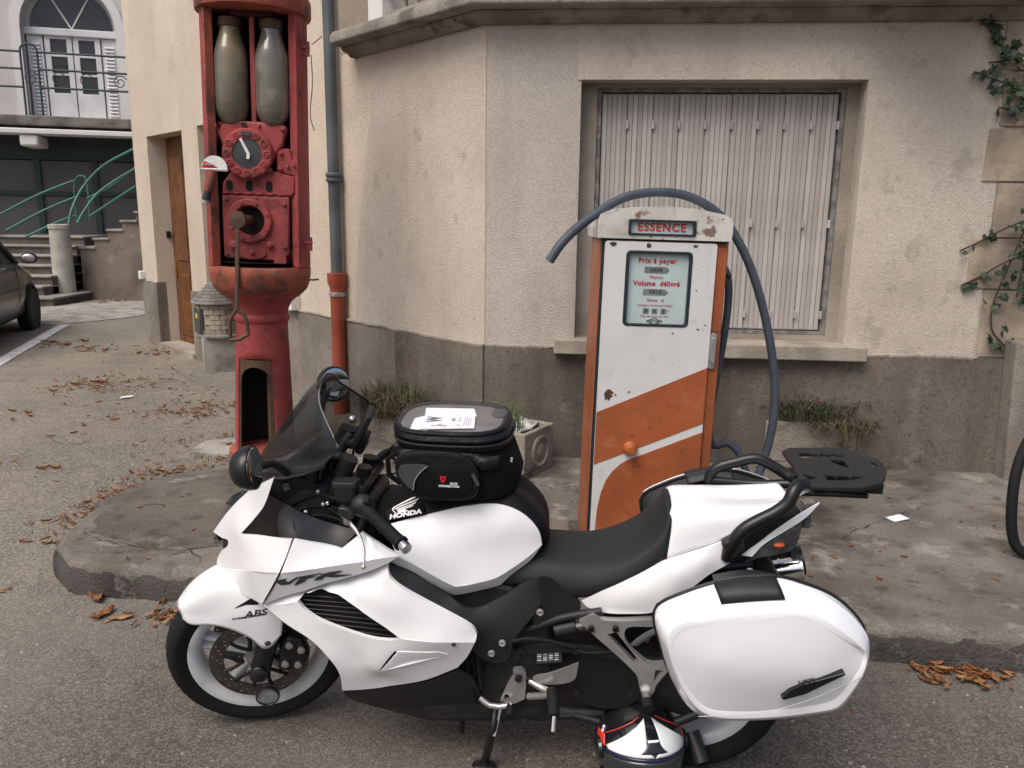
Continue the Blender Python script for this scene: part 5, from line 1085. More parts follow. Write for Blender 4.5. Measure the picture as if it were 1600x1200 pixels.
# ---- fairing
nose_u = [(1.2269,0.19,0.9943),(1.2808,0.16,0.9589),(1.337,0.12,0.9183),(1.4334,0.07,0.8248),(1.5123,0.035,0.7284),(1.4733,0.06,0.7231),(1.4386,0.085,0.7224),(1.478,0.06,0.6757),(1.5072,0.04,0.6292),(1.5028,0.05,0.6051),(1.3362,0.18,0.6813),(1.211,0.246,0.7199),(1.1924,0.236,0.7632),(1.1746,0.222,0.8165),(1.2676,0.19,0.8052),(1.3688,0.14,0.7826),(1.3193,0.15,0.8369),(1.2722,0.17,0.8965)]
plate('nose_fairing', nose_u, 'white_gloss', BK, sharp=(0, 4, 9, 11, 13, 15), extra=[(1.3457,0.165,0.7156),(1.2641,0.21,0.749),(1.3788,0.11,0.84)], thick=.008, mirror=True)
nose_l = [(1.5028,0.05,0.6051),(1.4964,0.055,0.5807),(1.4053,0.12,0.5763),(1.2989,0.19,0.5765),(1.2493,0.222,0.6553),(1.211,0.246,0.7199),(1.3362,0.18,0.6813)]
plate('nose_fairing_lower', nose_l, 'white_gloss', BK, sharp=(0, 1, 3, 5), thick=.008, mirror=True)
side_u = [(1.1688,0.222,0.8168),(1.1885,0.236,0.7634),(1.2052,0.246,0.7203),(1.1027,0.255,0.7442),(0.998,0.254,0.7666),(0.9117,0.246,0.7838),(0.8552,0.233,0.7884),(0.9142,0.205,0.8067),(0.9775,0.185,0.8317),(1.034,0.208,0.7868)]
plate('side_fairing_upper', side_u, 'white_gloss', BK, sharp=(0, 2, 6, 8, 9), thick=.010, mirror=True)
side_m = [(1.2052,0.246,0.7203),(1.2437,0.226,0.6558),(1.2893,0.198,0.5799),(1.2115,0.214,0.6252),(1.139,0.224,0.6553),(1.0887,0.23,0.6811),(1.0116,0.238,0.7116),(0.9469,0.241,0.738),(0.89,0.239,0.7651),(0.8552,0.233,0.7884),(0.9117,0.246,0.7838),(0.998,0.254,0.7666),(1.1027,0.255,0.7442)]
sfm, SF = plate('side_fairing_middle', side_m, 'white_gloss', BK, sharp=(0, 2, 9), thick=.016, mirror=True)
band_f = [(1.2951,0.186,0.5699),(1.2218,0.19,0.6124),(1.1516,0.192,0.6399),(1.1021,0.194,0.6636),(1.0244,0.2,0.6933),(0.9571,0.208,0.721),(0.893,0.222,0.7535),(0.8888,0.24,0.7412),(0.8758,0.25,0.721),(0.809,0.262,0.6832),(0.7055,0.267,0.6315),(0.6455,0.264,0.5943),(0.6294,0.262,0.567),(0.6339,0.27,0.5467),(0.7407,0.294,0.5548),(0.8492,0.284,0.5526),(0.897,0.276,0.5838),(0.9818,0.262,0.634),(1.0305,0.248,0.6578),(1.0654,0.24,0.6612),(1.1419,0.229,0.6432),(1.1703,0.226,0.616),(1.2285,0.208,0.5902)]
plate('side_fairing_band', band_f, 'white_gloss', BK, sharp=(0, 6, 13, 15, 21), thick=.014, mirror=True, extra=[(0.9762,0.246,0.6874),(0.8578,0.272,0.655),(0.7461,0.281,0.5959),(0.6826,0.276,0.5765),(0.8985,0.252,0.7022)], lam=1.5e-4)
low_f = [(1.2951,0.186,0.5699),(1.2285,0.208,0.5902),(1.1703,0.226,0.616),(1.1459,0.233,0.5919),(1.095,0.249,0.5713),(0.9573,0.27,0.5415),(0.8753,0.279,0.5409),(0.8492,0.284,0.5526),(0.7407,0.294,0.5548),(0.6339,0.27,0.5467),(0.659,0.256,0.4884),(0.69,0.244,0.4406),(0.7966,0.228,0.3762),(0.929,0.216,0.3315),(1.0571,0.208,0.3033),(1.0536,0.236,0.3857),(1.0768,0.246,0.44),(1.1312,0.238,0.4942),(1.2196,0.212,0.5299)]
vent = [(0.8676,0.277,0.5061),(0.8624,0.276,0.5015),(0.9167,0.262,0.4266),(0.9226,0.262,0.424)]
sf, SL = plate('side_fairing', low_f, 'white_gloss', BK, holes=[vent], sharp=(0, 2, 7, 9, 11, 14), thick=.014, mirror=True, extra=[(0.9862,0.252,0.4513),(0.8319,0.252,0.4416),(0.7335,0.262,0.4825),(0.805,0.278,0.5094),(1.0619,0.25,0.5031),(0.9174,0.23,0.379)], lam=1.5e-4)
tri = [(0.8576,0.2795,0.5043),(0.7403,0.282,0.5129),(0.7125,0.272,0.4996),(0.9126,0.2635,0.4237)]
b = MB(); b.poly([(p[0], p[2]) for p in tri], [], lambda u, d, v: (u, SL(u, v)+d*(1.0 if u > 0 else 1), v), .0022, -.004, grid=.01); b.build('vent_wedge', 'white_gloss', BK, smooth=30)
b = MB(); b.tube(hermite([(p[0], SF(p[0], p[2])+.0006, p[2]) for p in [(1.21,0.24,0.7145),(1.2394,0.24,0.6622),(1.2902,0.2,0.5832)]], step=.01), .0014, 5); b.build('fairing_seam', 'dark_gap', BK)
# radiator grille behind the intake: dark louvres
b = MB(); b.grid([[(p[0], .185, p[2]) for p in r] for r in ([(1.1837,0.2,0.6467),(0.8379,0.2,0.6336)], [(1.1381,0.2,0.5038),(0.8432,0.2,0.4661)])]); b.build('radiator', 'dark_gap', BK, smooth=0)
for k in range(9):
    a_, c_ = [(1.1676,0.205,0.625),(0.8659,0.205,0.6241)], [(1.1161,0.205,0.5087),(0.857,0.205,0.4861)]
    p0 = Vector(a_[0]).lerp(Vector(c_[0]), k/8); p1 = Vector(a_[1]).lerp(Vector(c_[1]), k/8)
    b = MB(); b.tube([p0, p1], .0013, 4); b.build('radiator_fin', 'dark_engine', BK)
# VFR lettering on the panel
for ltr in ([(1.2318,0.23,0.6861),(1.2088,0.23,0.6939),(1.1914,0.23,0.6996),(1.1997,0.23,0.6886),(1.19,0.23,0.6852),(1.1603,0.23,0.7075),(1.1494,0.23,0.7103),(1.1546,0.23,0.7051),(1.1867,0.23,0.6768),(1.2143,0.23,0.6707)],
            [(1.1488,0.23,0.7107),(1.0832,0.23,0.7295),(1.0849,0.23,0.7262),(1.1234,0.23,0.7107),(1.102,0.23,0.7141),(1.107,0.23,0.7109),(1.1287,0.23,0.7036),(1.1403,0.23,0.6893),(1.1665,0.23,0.6749),(1.1743,0.23,0.674),(1.1571,0.23,0.6976)],
            [(1.0881,0.23,0.7219),(1.0547,0.23,0.7348),(1.021,0.23,0.7413),(1.0242,0.23,0.7357),(1.0477,0.23,0.7238),(0.9946,0.23,0.7264),(1.0175,0.23,0.7191),(1.0494,0.23,0.7125),(1.0731,0.23,0.7151),(1.0864,0.23,0.7032),(1.0845,0.23,0.7023),(1.1108,0.23,0.6964),(1.0993,0.23,0.7118),(1.0805,0.23,0.7205)]):
    b = MB(); b.poly([(p[0], p[2]) for p in ltr], [], lambda u, d, v: (u, SF(u, v)+d, v), .0022, -.003, grid=.008); b.build('fairing_letter', 'decal_grey', BK, smooth=0)
b = MB(); b.lathe([(.007,0),(.006,.003),(0,.0035)], 12, T(*Vector([(0.6926,0.285,0.5461)][0]))@SX90); b.build('fairing_screw', 'decal_grey', BK)
# black belly pan and inner cover
belly = [(1.0544,0.205,0.2966),(0.9295,0.215,0.3261),(0.7975,0.225,0.3672),(0.6898,0.235,0.4276),(0.6482,0.21,0.3773),(0.6343,0.15,0.246),(0.6627,0.1,0.1514),(0.7691,0.11,0.1549),(0.8685,0.13,0.1766),(0.9518,0.15,0.2043),(1.0381,0.18,0.251)]
plate('belly_pan', belly, 'black_plastic', BK, thick=.008, sharp=(0, 3), mirror=True)
inner = [(0.8936,0.2,0.7373),(0.8376,0.19,0.7186),(0.7155,0.19,0.6423),(0.6454,0.19,0.6088),(0.572,0.17,0.6358),(0.4684,0.15,0.6923),(0.4451,0.15,0.6515),(0.4656,0.17,0.5983),(0.5284,0.2,0.5162),(0.5472,0.2,0.4493),(0.5996,0.21,0.4434),(0.6543,0.225,0.5019),(0.6521,0.235,0.573),(0.7107,0.24,0.6142),(0.8144,0.24,0.6697),(0.88,0.235,0.7122)]
plate('frame_cover', inner, 'black_plastic', BK, thick=.01, mirror=True, lam=1e-3)
cov2 = [(0.4605,0.155,0.6957),(0.427,0.15,0.695),(0.3927,0.15,0.6699),(0.3408,0.155,0.6297),(0.3399,0.16,0.6009),(0.4052,0.165,0.5844),(0.4707,0.17,0.5549),(0.4535,0.16,0.625)]
plate('seat_side_cover', cov2, 'black_satin', BK, thick=.01, mirror=True, lam=1e-3)
for p in [(0.4537,0.178,0.602),(0.5617,0.208,0.5104),(0.5931,0.215,0.478)]:
    b = MB(); b.lathe([(.011,0),(.011,.006),(.007,.008),(.005,.004),(0,.004)], 14, T(*p)@SX90); b.build('frame_bolt', 'silver', BK)
# tank
tank_u = [(0.9121,0.165,0.8379),(0.895,0.155,0.8504),(0.793,0.13,0.8728),(0.6861,0.118,0.8996),(0.6051,0.115,0.9107),(0.5487,0.115,0.9015),(0.4997,0.115,0.8735),(0.4653,0.115,0.8302),(0.4554,0.112,0.7857),(0.4895,0.132,0.7587),(0.5402,0.152,0.7246),(0.5858,0.166,0.6981),(0.6409,0.178,0.6845),(0.7024,0.186,0.6725),(0.7605,0.196,0.708),(0.8239,0.204,0.75),(0.8699,0.206,0.773),(0.8873,0.192,0.8077)]
plate('tank_side', tank_u, 'white_gloss', BK, sharp=(0, 8, 13, 16), thick=.006, mirror=True, extra=[(0.7647,0.162,0.8263),(0.6539,0.145,0.859),(0.561,0.138,0.8526),(0.5054,0.128,0.8097),(0.7436,0.18,0.7606),(0.6338,0.158,0.7762),(0.56,0.145,0.7821),(0.6898,0.16,0.8091),(0.8179,0.182,0.8026)])
tank_l = [(0.4554,0.112,0.7857),(0.4865,0.12,0.7398),(0.5421,0.132,0.6943),(0.5758,0.138,0.6593),(0.6361,0.148,0.644),(0.7141,0.156,0.6263),(0.7667,0.17,0.6632),(0.8391,0.184,0.7151),(0.8891,0.194,0.7447),(0.8699,0.206,0.773),(0.8239,0.204,0.75),(0.7605,0.196,0.708),(0.7024,0.186,0.6725),(0.6409,0.178,0.6845),(0.5858,0.166,0.6981),(0.5402,0.152,0.7246),(0.4895,0.132,0.7587)]
plate('tank_lip', tank_l, 'white_gloss', BK, sharp=(0, 3, 5, 8, 9, 12), thick=.006, mirror=True)
top_e = [Vector(p) for p in [(0.9347,0.17,0.8143),(0.8956,0.153,0.8494),(0.7934,0.128,0.8718),(0.6865,0.116,0.8987),(0.6054,0.113,0.9098),(0.5489,0.113,0.9005),(0.4998,0.113,0.8726),(0.4655,0.113,0.8292),(0.4555,0.11,0.7805)]]
mid_e = [Vector(p) for p in [(0.9648,0.09,0.8488),(0.906,0.085,0.8748),(0.8025,0.08,0.9093),(0.6927,0.075,0.9354),(0.6026,0.075,0.942),(0.534,0.075,0.9271),(0.4769,0.07,0.8783),(0.4493,0.07,0.8256),(0.4465,0.07,0.7709)]]
cen_e = [Vector(p) for p in [(1.0095,0,0.863),(0.9169,0,0.8829),(0.8191,0,0.9157),(0.705,0,0.9361),(0.6121,0,0.9386),(0.5335,0,0.9193),(0.4682,0,0.8612),(0.4415,0,0.7961),(0.4405,0,0.7395)]]
loft('tank_top', [cen_e, mid_e, top_e], 'tank_black', BK, n=30, k=6, thick=.004)
# HONDA lettering and wing on a dark decal
dec = [(0.9051,0.16,0.8543),(0.917,0.14,0.879),(0.848,0.12,0.9022),(0.7942,0.122,0.8916),(0.7924,0.132,0.8779),(0.8433,0.145,0.8669)]
dS = TPS([tuple(p) for p in top_e]+[tuple(p) for p in mid_e])
e_ = [Vector(p) for p in [(0.8976,0.15,0.8673),(0.8157,0.13,0.8798)]]
dx = e_[1]-e_[0]; up_ = Vector([(0.8618,0.122,0.8798)][0])-Vector([(0.8575,0.141,0.8724)][0]); xa = dx.normalized(); za = xa.cross(up_).normalized(); ya = za.cross(xa)
oc_ = e_[0].lerp(e_[1], .5)+za*.006
MD = Matrix(((xa.x,ya.x,za.x,oc_.x),(xa.y,ya.y,za.y,oc_.y),(xa.z,ya.z,za.z,oc_.z),(0,0,0,1)))
dlen = dx.length
b = MB(); b.poly(roundrect(-.054, .056, -.014, .030, .006), [], lambda u, d, v: (u, v, d), -.003, -.001); dq = b.build('tank_decal', 'tank_black', BK, M=MD, smooth=0)
text('tank_lettering', 'HONDA', .0245, 'decal_white', dq, T(0, -.004, 0), bold=.0012, shear=.15, space=1.02, sx=dlen/.084)
for fe in ([(-0.0371,0.0283),(-0.032,0.0337),(-0.0123,0.0433),(0.0224,0.0585),(0.0331,0.0605),(0.0397,0.058),(0.0247,0.0518),(-0.0068,0.0404),(-0.0244,0.033),(-0.0324,0.0271),(-0.0329,0.0193),(-0.0242,0.0064),(-0.0275,0.0053),(-0.0357,0.02)], [(-0.0296,0.0264),(-0.0071,0.0358),(0.0262,0.0453),(0.0409,0.0495),(0.048,0.0531),(0.0435,0.0458),(0.0258,0.0399),(-0.0035,0.0322),(-0.0231,0.0246),(-0.0289,0.0222)],
           [(-0.0251,0.0215),(-0.0019,0.0281),(0.0254,0.0346),(0.0373,0.0403),(0.0323,0.0321),(0.0056,0.0264),(-0.0215,0.0183)], [(-0.0236,0.0161),(-0.0023,0.0218),(0.0248,0.0278),(0.0287,0.0284),(0.022,0.0221),(0.0051,0.0188),(-0.019,0.013)], [(-0.022,0.0111),(-0.0045,0.0171),(0.0029,0.0151),(0.0099,0.006),(-0.0053,0.0061),(-0.0213,0.0076)]):
    b = MB(); b.poly([(u, v) for u, v in fe], [], lambda u, d, v: (u, v, d), .0, .0008); b.build('tank_wing', 'decal_white', dq, smooth=0)
# ---- seat, cowl, tail
seat_rows = [[(0.4526,0,0.7476),(0.397,0,0.7421),(0.3183,0,0.7467),(0.2311,0,0.7691),(0.1559,0,0.8163),(0.1116,0,0.8821),(0.0911,0,0.9207)], [(0.4885,0.095,0.739),(0.4109,0.11,0.7264),(0.3163,0.115,0.7266),(0.233,0.12,0.7492),(0.1522,0.12,0.7996),(0.1053,0.11,0.8564),(0.0902,0.1,0.8929)], [(0.5525,0.125,0.6982),(0.4653,0.14,0.6932),(0.3517,0.15,0.6789),(0.2503,0.155,0.7031),(0.1693,0.15,0.7427),(0.113,0.14,0.792),(0.0902,0.13,0.8187)], [(0.5729,0.13,0.6548),(0.4839,0.14,0.6622),(0.3412,0.15,0.6394),(0.2403,0.155,0.685),(0.1681,0.15,0.718),(0.1107,0.14,0.7512),(0.0857,0.13,0.774)]]
loft('seat', seat_rows, 'seat_vinyl', BK, n=30, k=6, thick=.01)
cowl_rows = [[(0.0935,0,0.8977),(0.0715,0,0.9093),(0.0002,0,0.913),(-0.1119,0,0.9126),(-0.2039,0,0.9194),(-0.2617,0,0.9306)], [(0.0911,0.085,0.8979),(0.0684,0.09,0.9075),(0.0015,0.09,0.9111),(-0.0978,0.085,0.9181),(-0.1881,0.075,0.9303),(-0.2448,0.055,0.9422)], [(0.0835,0.112,0.8849),(0.0624,0.115,0.8895),(-0.0019,0.115,0.897),(-0.0956,0.105,0.9054),(-0.1824,0.09,0.921),(-0.2381,0.07,0.9406)], [(0.0941,0.142,0.7759),(0.0712,0.142,0.7875),(0.009,0.135,0.8119),(-0.0586,0.125,0.837),(-0.1412,0.11,0.8824),(-0.2264,0.08,0.9286)]]
loft('seat_cowl', cowl_rows, 'white_gloss', BK, n=28, k=6, thick=.006, close=False)
b = MB(); b.add([Vector(p) for p in [(0.0935,0,0.8977),(0.0911,0.085,0.8979),(0.0835,0.112,0.8849),(0.0941,0.142,0.7759)]]+[Vector((p[0], -p[1], p[2])) for p in [(0.0941,0.142,0.7759),(0.0835,0.112,0.8849),(0.0911,0.085,0.8979)]], [(0,1,2,3,4,5,6)]); b.build('cowl_front', 'black_plastic', BK, smooth=0, solid=.004)
tail = [(0.3334,0.15,0.6293),(0.2858,0.155,0.663),(0.2316,0.157,0.695),(0.1688,0.152,0.7315),(0.0979,0.146,0.7737),(0.0181,0.14,0.8059),(-0.0616,0.13,0.8357),(-0.0994,0.128,0.8127),(-0.0838,0.135,0.7708),(-0.0232,0.15,0.7365),(0.0484,0.165,0.6766),(0.1101,0.172,0.6328),(0.1276,0.172,0.619),(0.1912,0.168,0.6078),(0.2669,0.16,0.6017),(0.3178,0.152,0.6124)]
plate('tail_fairing', tail, 'white_gloss', BK, sharp=(0, 6, 8), thick=.008, mirror=True, extra=[(0.1677,0.175,0.6849),(0.0623,0.168,0.7493),(0.2391,0.168,0.6488),(-0.0082,0.155,0.7872)])
wing = [(-0.1184,0.13,0.7947),(-0.1619,0.12,0.8284),(-0.1985,0.11,0.8576),(-0.2688,0.085,0.9014),(-0.338,0.05,0.9328),(-0.3027,0.07,0.9001),(-0.2518,0.095,0.8712),(-0.1796,0.12,0.8294),(-0.1459,0.128,0.7912)]
plate('tail_wing', wing, 'white_gloss', BK, sharp=(0, 4, 8), thick=.008, mirror=True)
lamp = [(-0.1305,0.125,0.7683),(-0.1811,0.115,0.8229),(-0.2536,0.09,0.8649),(-0.2908,0.06,0.8826),(-0.2902,0.06,0.8358),(-0.274,0.07,0.7948),(-0.2256,0.09,0.7839),(-0.167,0.115,0.7814)]
plate('indicator_lens', lamp, 'lens_smoke', BK, sharp=(0, 3), thick=.02, mirror=True)
b = MB(); b.ball(Vector([(-0.2224,0.098,0.8186)][0]), (.018,.014,.008)); b.build('indicator_bulb', 'lens_orange', BK)
b = MB(); b.rings([[(x, y, z) for y, z in ((-w_,z0),(w_,z0),(w_*.7,z1),(-w_*.7,z1))] for x, w_, z0, z1 in ((.10,.11,.70,.80),(-.12,.10,.76,.87),(-.27,.06,.83,.90),(-.30,.04,.85,.89))]); b.build('tail_core', 'black_plastic', BK, bevel=.01)
b = MB(); b.box((-.325,-.045,.845),(-.285,.045,.89)); b.build('tail_lamp', 'lens_smoke', BK, bevel=.01)
# rear mudguard and plate holder
b = MB(); b.rings([[(x, y, z) for y in (-.05, .05) for z in ((z0, z1) if y < 0 else (z1, z0))] for x, z0, z1 in ((-.18,.70,.80),(-.30,.55,.60),(-.38,.40,.42))]); b.build('plate_hanger', 'black_plastic', BK, bevel=.008)
# ---- grab rail and luggage rack
def bikeTube(name, pts, r, m='black_satin', n=12, step=.02, flat=1.0, parent=None): b = MB(); b.tube(hermite(pts, step=step), r, n, flat=flat); return b.build(name, m, parent or BK)
gl = [(-0.0754,0.135,0.7866),(-0.0811,0.145,0.8305),(-0.1088,0.145,0.8799),(-0.151,0.14,0.9094),(-0.1982,0.135,0.9369),(-0.2295,0.13,0.9654),(-0.2421,0.122,0.9953),(-0.2569,0.105,1.008),(-0.2825,0.08,1.0025)]
g = bikeTube('grab_rail', gl, .019)
b = MB(); b.poly([(p[0], p[2]) for p in [(-0.0527,0.14,0.8403),(-0.0928,0.14,0.8705),(-0.1225,0.14,0.8324),(-0.0907,0.14,0.7862),(-0.0702,0.14,0.7971)]], [], lambda u, d, v: (u, d, v), .122, .158); gf = b.build('grab_rail_foot', 'black_plastic', BK, bevel=.01, seg=3); mirrored(gf)
gr2 = [(-0.0503,-0.14,0.9056),(-0.0543,-0.14,0.9318),(-0.0705,-0.14,0.952),(-0.1295,-0.14,0.9741),(-0.1865,-0.14,0.9895),(-0.2152,-0.135,0.9821),(-0.2567,-0.13,0.9606),(-0.2937,-0.115,0.941),(-0.3068,-0.09,0.9436)]
bikeTube('grab_rail', gr2, .017)
bikeTube('rack_bar', [(-0.0559,-0.14,0.9102),(-0.1821,-0.13,0.9077),(-0.2945,-0.11,0.9219)], .014)
zr = .965
ro = [(-0.301,-0.285,0.965),(-0.3307,-0.3182,0.965),(-0.5062,-0.3389,0.965),(-0.5286,-0.3177,0.965),(-0.5475,-0.2734,0.965),(-0.5835,-0.2493,0.965),(-0.5947,-0.2174,0.965),(-0.5867,-0.1525,0.965),(-0.5635,-0.0939,0.965),(-0.5316,-0.0414,0.965),(-0.4699,-0.0059,0.965),(-0.3805,0.0045,0.965),(-0.2935,0.0053,0.965),(-0.3019,-0.0784,0.965),(-0.3067,-0.1837,0.965)]
cut = [[(-0.347,-0.1402,0.965),(-0.4053,-0.1952,0.965),(-0.4442,-0.1463,0.965),(-0.4642,-0.0973,0.965)], [(-0.3476,-0.2671,0.965),(-0.4009,-0.2792,0.965),(-0.3967,-0.2386,0.965),(-0.3456,-0.2158,0.965)], [(-0.404,-0.2282,0.965),(-0.4828,-0.2772,0.965),(-0.4238,-0.2819,0.965)], [(-0.3223,-0.101,0.965),(-0.3636,-0.0706,0.965),(-0.3229,-0.0412,0.965)], [(-0.3927,-0.089,0.965),(-0.4831,-0.0796,0.965),(-0.4522,-0.0563,0.965),(-0.3799,-0.0479,0.965)], [(-0.4391,-0.2268,0.965),(-0.4782,-0.2258,0.965),(-0.4754,-0.1552,0.965),(-0.4355,-0.1988,0.965)], [(-0.5579,-0.2241,0.965),(-0.5723,-0.2203,0.965),(-0.5622,-0.1706,0.965),(-0.5521,-0.1747,0.965)]]
cutx = [[(p[0], p[1]) for p in c] for c in cut[1:]]
b = MB(); b.poly([(p[0], p[1]) for p in ro], cutx, lambda u, d, w: (u, w, d), zr-.014, zr); rk = b.build('luggage_rack', 'black_plastic', BK, smooth=0, bevel=.003)
rc = sum((Vector(p) for p in ro), Vector())/len(ro)
for sy_ in (-1, 1):
    b = MB(); b.box((rc.x-.10, rc.y+sy_*.085-.012, zr-.05), (rc.x+.10, rc.y+sy_*.085+.012, zr-.0142)); b.build('rack_rib', 'black_plastic', rk, bevel=.004)
for (u0, v0) in ((.06,-.088),(.02,-.088),(-.02,-.088),(.06,.088),(.02,.088),(-.02,.088)):
    b = MB(); b.box((rc.x+u0-.014, rc.y+v0-.005, zr+.0005), (rc.x+u0+.014, rc.y+v0+.005, zr+.003)); b.build('rack_slot', 'dark_gap', rk, smooth=0)
b = MB(); b.box((rc.x-.06, rc.y-.10, zr-.066), (rc.x+.14, rc.y+.10, zr-.0505)); b.build('rack_mount', 'black_satin', BK, bevel=.006)
# ---- panniers
sil = [(0.1412,0.37,0.7302),(0.1296,0.37,0.7595),(0.0758,0.37,0.7933),(0.0003,0.37,0.8281),(-0.0814,0.37,0.85),(-0.1569,0.37,0.8586),(-0.2104,0.375,0.8486),(-0.2989,0.38,0.8155),(-0.3629,0.385,0.7626),(-0.3921,0.39,0.7161),(-0.3951,0.39,0.6411),(-0.3718,0.385,0.5567),(-0.3471,0.38,0.5036),(-0.313,0.38,0.4887),(-0.1891,0.375,0.4537),(-0.0648,0.375,0.4386),(-0.0035,0.375,0.4434),(0.0429,0.375,0.478),(0.0901,0.375,0.5584),(0.126,0.37,0.664)]
fac = [(0.094,0.435,0.7004),(0.0736,0.435,0.7336),(0.0247,0.44,0.7534),(-0.0361,0.445,0.772),(-0.104,0.448,0.7896),(-0.1775,0.45,0.8051),(-0.2195,0.45,0.7973),(-0.2835,0.448,0.7612),(-0.3355,0.44,0.727),(-0.3677,0.43,0.7007),(-0.3649,0.435,0.6614),(-0.3394,0.435,0.6011),(-0.3158,0.43,0.5591),(-0.288,0.428,0.5436),(-0.1694,0.428,0.5139),(-0.0569,0.428,0.5001),(-0.0041,0.428,0.5054),(0.0346,0.43,0.5409),(0.0754,0.433,0.6114),(0.0953,0.435,0.6684)]
def lerp3(A, B_, t): return [Vector(a).lerp(Vector(c), t) for a, c in zip(A, B_)]
def pannier():
    e = empty('pannier', parent=BK)
    N_ = 110
    S0 = hermite(sil, True, n=N_); F0 = hermite(fac, True, n=N_)
    # pair each rim point with the nearest-angle face point
    cs = sum(S0, Vector())/N_
    rr_ = [[Vector((p.x, .362, p.z)) for p in S0], [Vector(p)+Vector((0, .012, 0)) for p in S0]]
    for t, bul in ((.18, .016), (.4, .022), (.65, .020), (.85, .010), (1.0, .0)): rr_.append([Vector(a).lerp(Vector(c), t)+Vector((0, bul, 0)) for a, c in zip(S0, F0)])
    cf = sum(F0, Vector())/N_
    b = MB(); b.rings([[tuple(p) for p in r] for r in rr_], True, False); lid = b.build('pannier_lid', 'white_case', e, smooth=28)
    plate('pannier_front', fac, 'white_case', e, extra=[(cf.x, .462, cf.z), (cf.x+.12, .456, cf.z+.01), (cf.x-.12, .458, cf.z-.01)], thick=.004, lam=1e-3)
    back = []
    for yv, sc, dz in ((.225,.80,-.045),(.235,.86,-.04),(.29,.93,-.022),(.354,.99,-.002)): back.append([(cs.x+(p.x-cs.x)*sc, yv, cs.z+(p.z-cs.z)*sc+dz) for p in S0])
    b = MB(); b.rings(back); b.build('pannier_shell', 'black_plastic', e, smooth=40)
    b = MB(); b.tube([(p.x, .357, p.z) for p in S0[::2]], .007, 6, closed=True); b.build('pannier_seal', 'black_satin', e)
    hp = [Vector(p) for p in [(-0.0078,0.3,0.8222),(-0.094,0.3,0.8428),(-0.172,0.3,0.8346)]], [Vector(p) for p in [(-0.0021,0.372,0.835),(-0.0801,0.375,0.8546),(-0.1548,0.378,0.863)]], [Vector(p) for p in [(-0.0072,0.398,0.8267),(-0.0843,0.402,0.8433),(-0.1611,0.405,0.852)]], [Vector(p) for p in [(-0.0154,0.418,0.8064),(-0.0899,0.424,0.8243),(-0.1675,0.426,0.8361)]]
    G_ = [[p+Vector((0, .006, .004)) for p in hermite(r, n=12)] for r in hp]
    b = MB(); b.grid(G_); b.build('pannier_hinge', 'black_plastic', e, smooth=60, solid=.008)
    b = MB(); b.lathe([(.009,0),(.009,.004),(0,.006)], 12, T(*Vector([(-0.1049,0.305,0.8407)][0]))@Matrix.Rotation(R(-20), 4, 'X')); b.build('hinge_rivet', 'silver', e)
    bd = [(-0.1772,0.44,0.5742),(-0.1952,0.44,0.6005),(-0.2231,0.44,0.6217),(-0.3199,0.44,0.6632),(-0.3236,0.44,0.6579),(-0.2848,0.44,0.6305),(-0.2338,0.44,0.5942),(-0.1837,0.44,0.5728)]
    b = MB(); b.poly([(p[0], p[2]) for p in bd], [], lambda u, d, v: (u, d, v), .438, .4655); bb = b.build('pannier_badge', 'black_gloss', e, smooth=0, bevel=.002)
    text('badge_lettering', 'VFR', .016, 'decal_grey', e, LEFTTXT(*(Vector([(-0.2286,0.4658,0.6299)][0])), 20), bold=.0005, shear=.4, sx=1.6)
    c0 = [Vector(p) for p in [(0.0214,0.43,0.4909),(-0.122,0.437,0.5188),(-0.2441,0.44,0.5703),(-0.3722,0.428,0.6439)]]
    b = MB(); b.tube(hermite([p+Vector((0,.0165,0)) for p in c0], step=.02), .0012, 5); b.build('lid_crease', 'case_groove', e)
    return e
pl_ = pannier()
pr_ = pl_.copy(); COL.objects.link(pr_); pr_.name = 'pannier'; pr_.parent = BK; pr_.matrix_basis = FX
for ch in list(pl_.children):
    if ch.name.startswith(('pannier_badge', 'badge_lettering')): continue
    c = ch.copy(); COL.objects.link(c); c.parent = pr_; c.name = ch.name.split('.')[0]
# exhaust on the right
ee = [Vector(p) for p in [(-0.2607,-0.1,0.624),(-0.3511,-0.1,0.6455)]]
b = MB(); b.tube([Vector((.22,-.19,.40)), Vector((.12,-.18,.50)), ee[0].lerp(ee[1], .05)], [.05,.062,.040], 24); b.build('silencer', 'black_satin', BK)
b = MB(); b.tube([ee[0], ee[1]], [.038,.040], 24); b.build('exhaust_tip', 'chrome', BK)
b = MB(); b.tube([ee[0].lerp(ee[1], .25), ee[0].lerp(ee[1], .32)], .042, 24); b.tube([ee[0].lerp(ee[1], .92), ee[0].lerp(ee[1], 1.0)], .0425, 24); b.build('exhaust_band', 'chrome', BK)
b = MB(); b.tube([ee[0].lerp(ee[1], 1.0), ee[0].lerp(ee[1], 1.03)], .034, 24); b.build('exhaust_bore', 'dark_gap', BK)
b = MB(); b.tube([ee[0].lerp(ee[1], .7)+Vector((0,-.022,.010)), ee[0].lerp(ee[1], 1.08)+Vector((0,-.022,.010))], .046, 20); b.build('exhaust_guard', 'black_satin', BK)
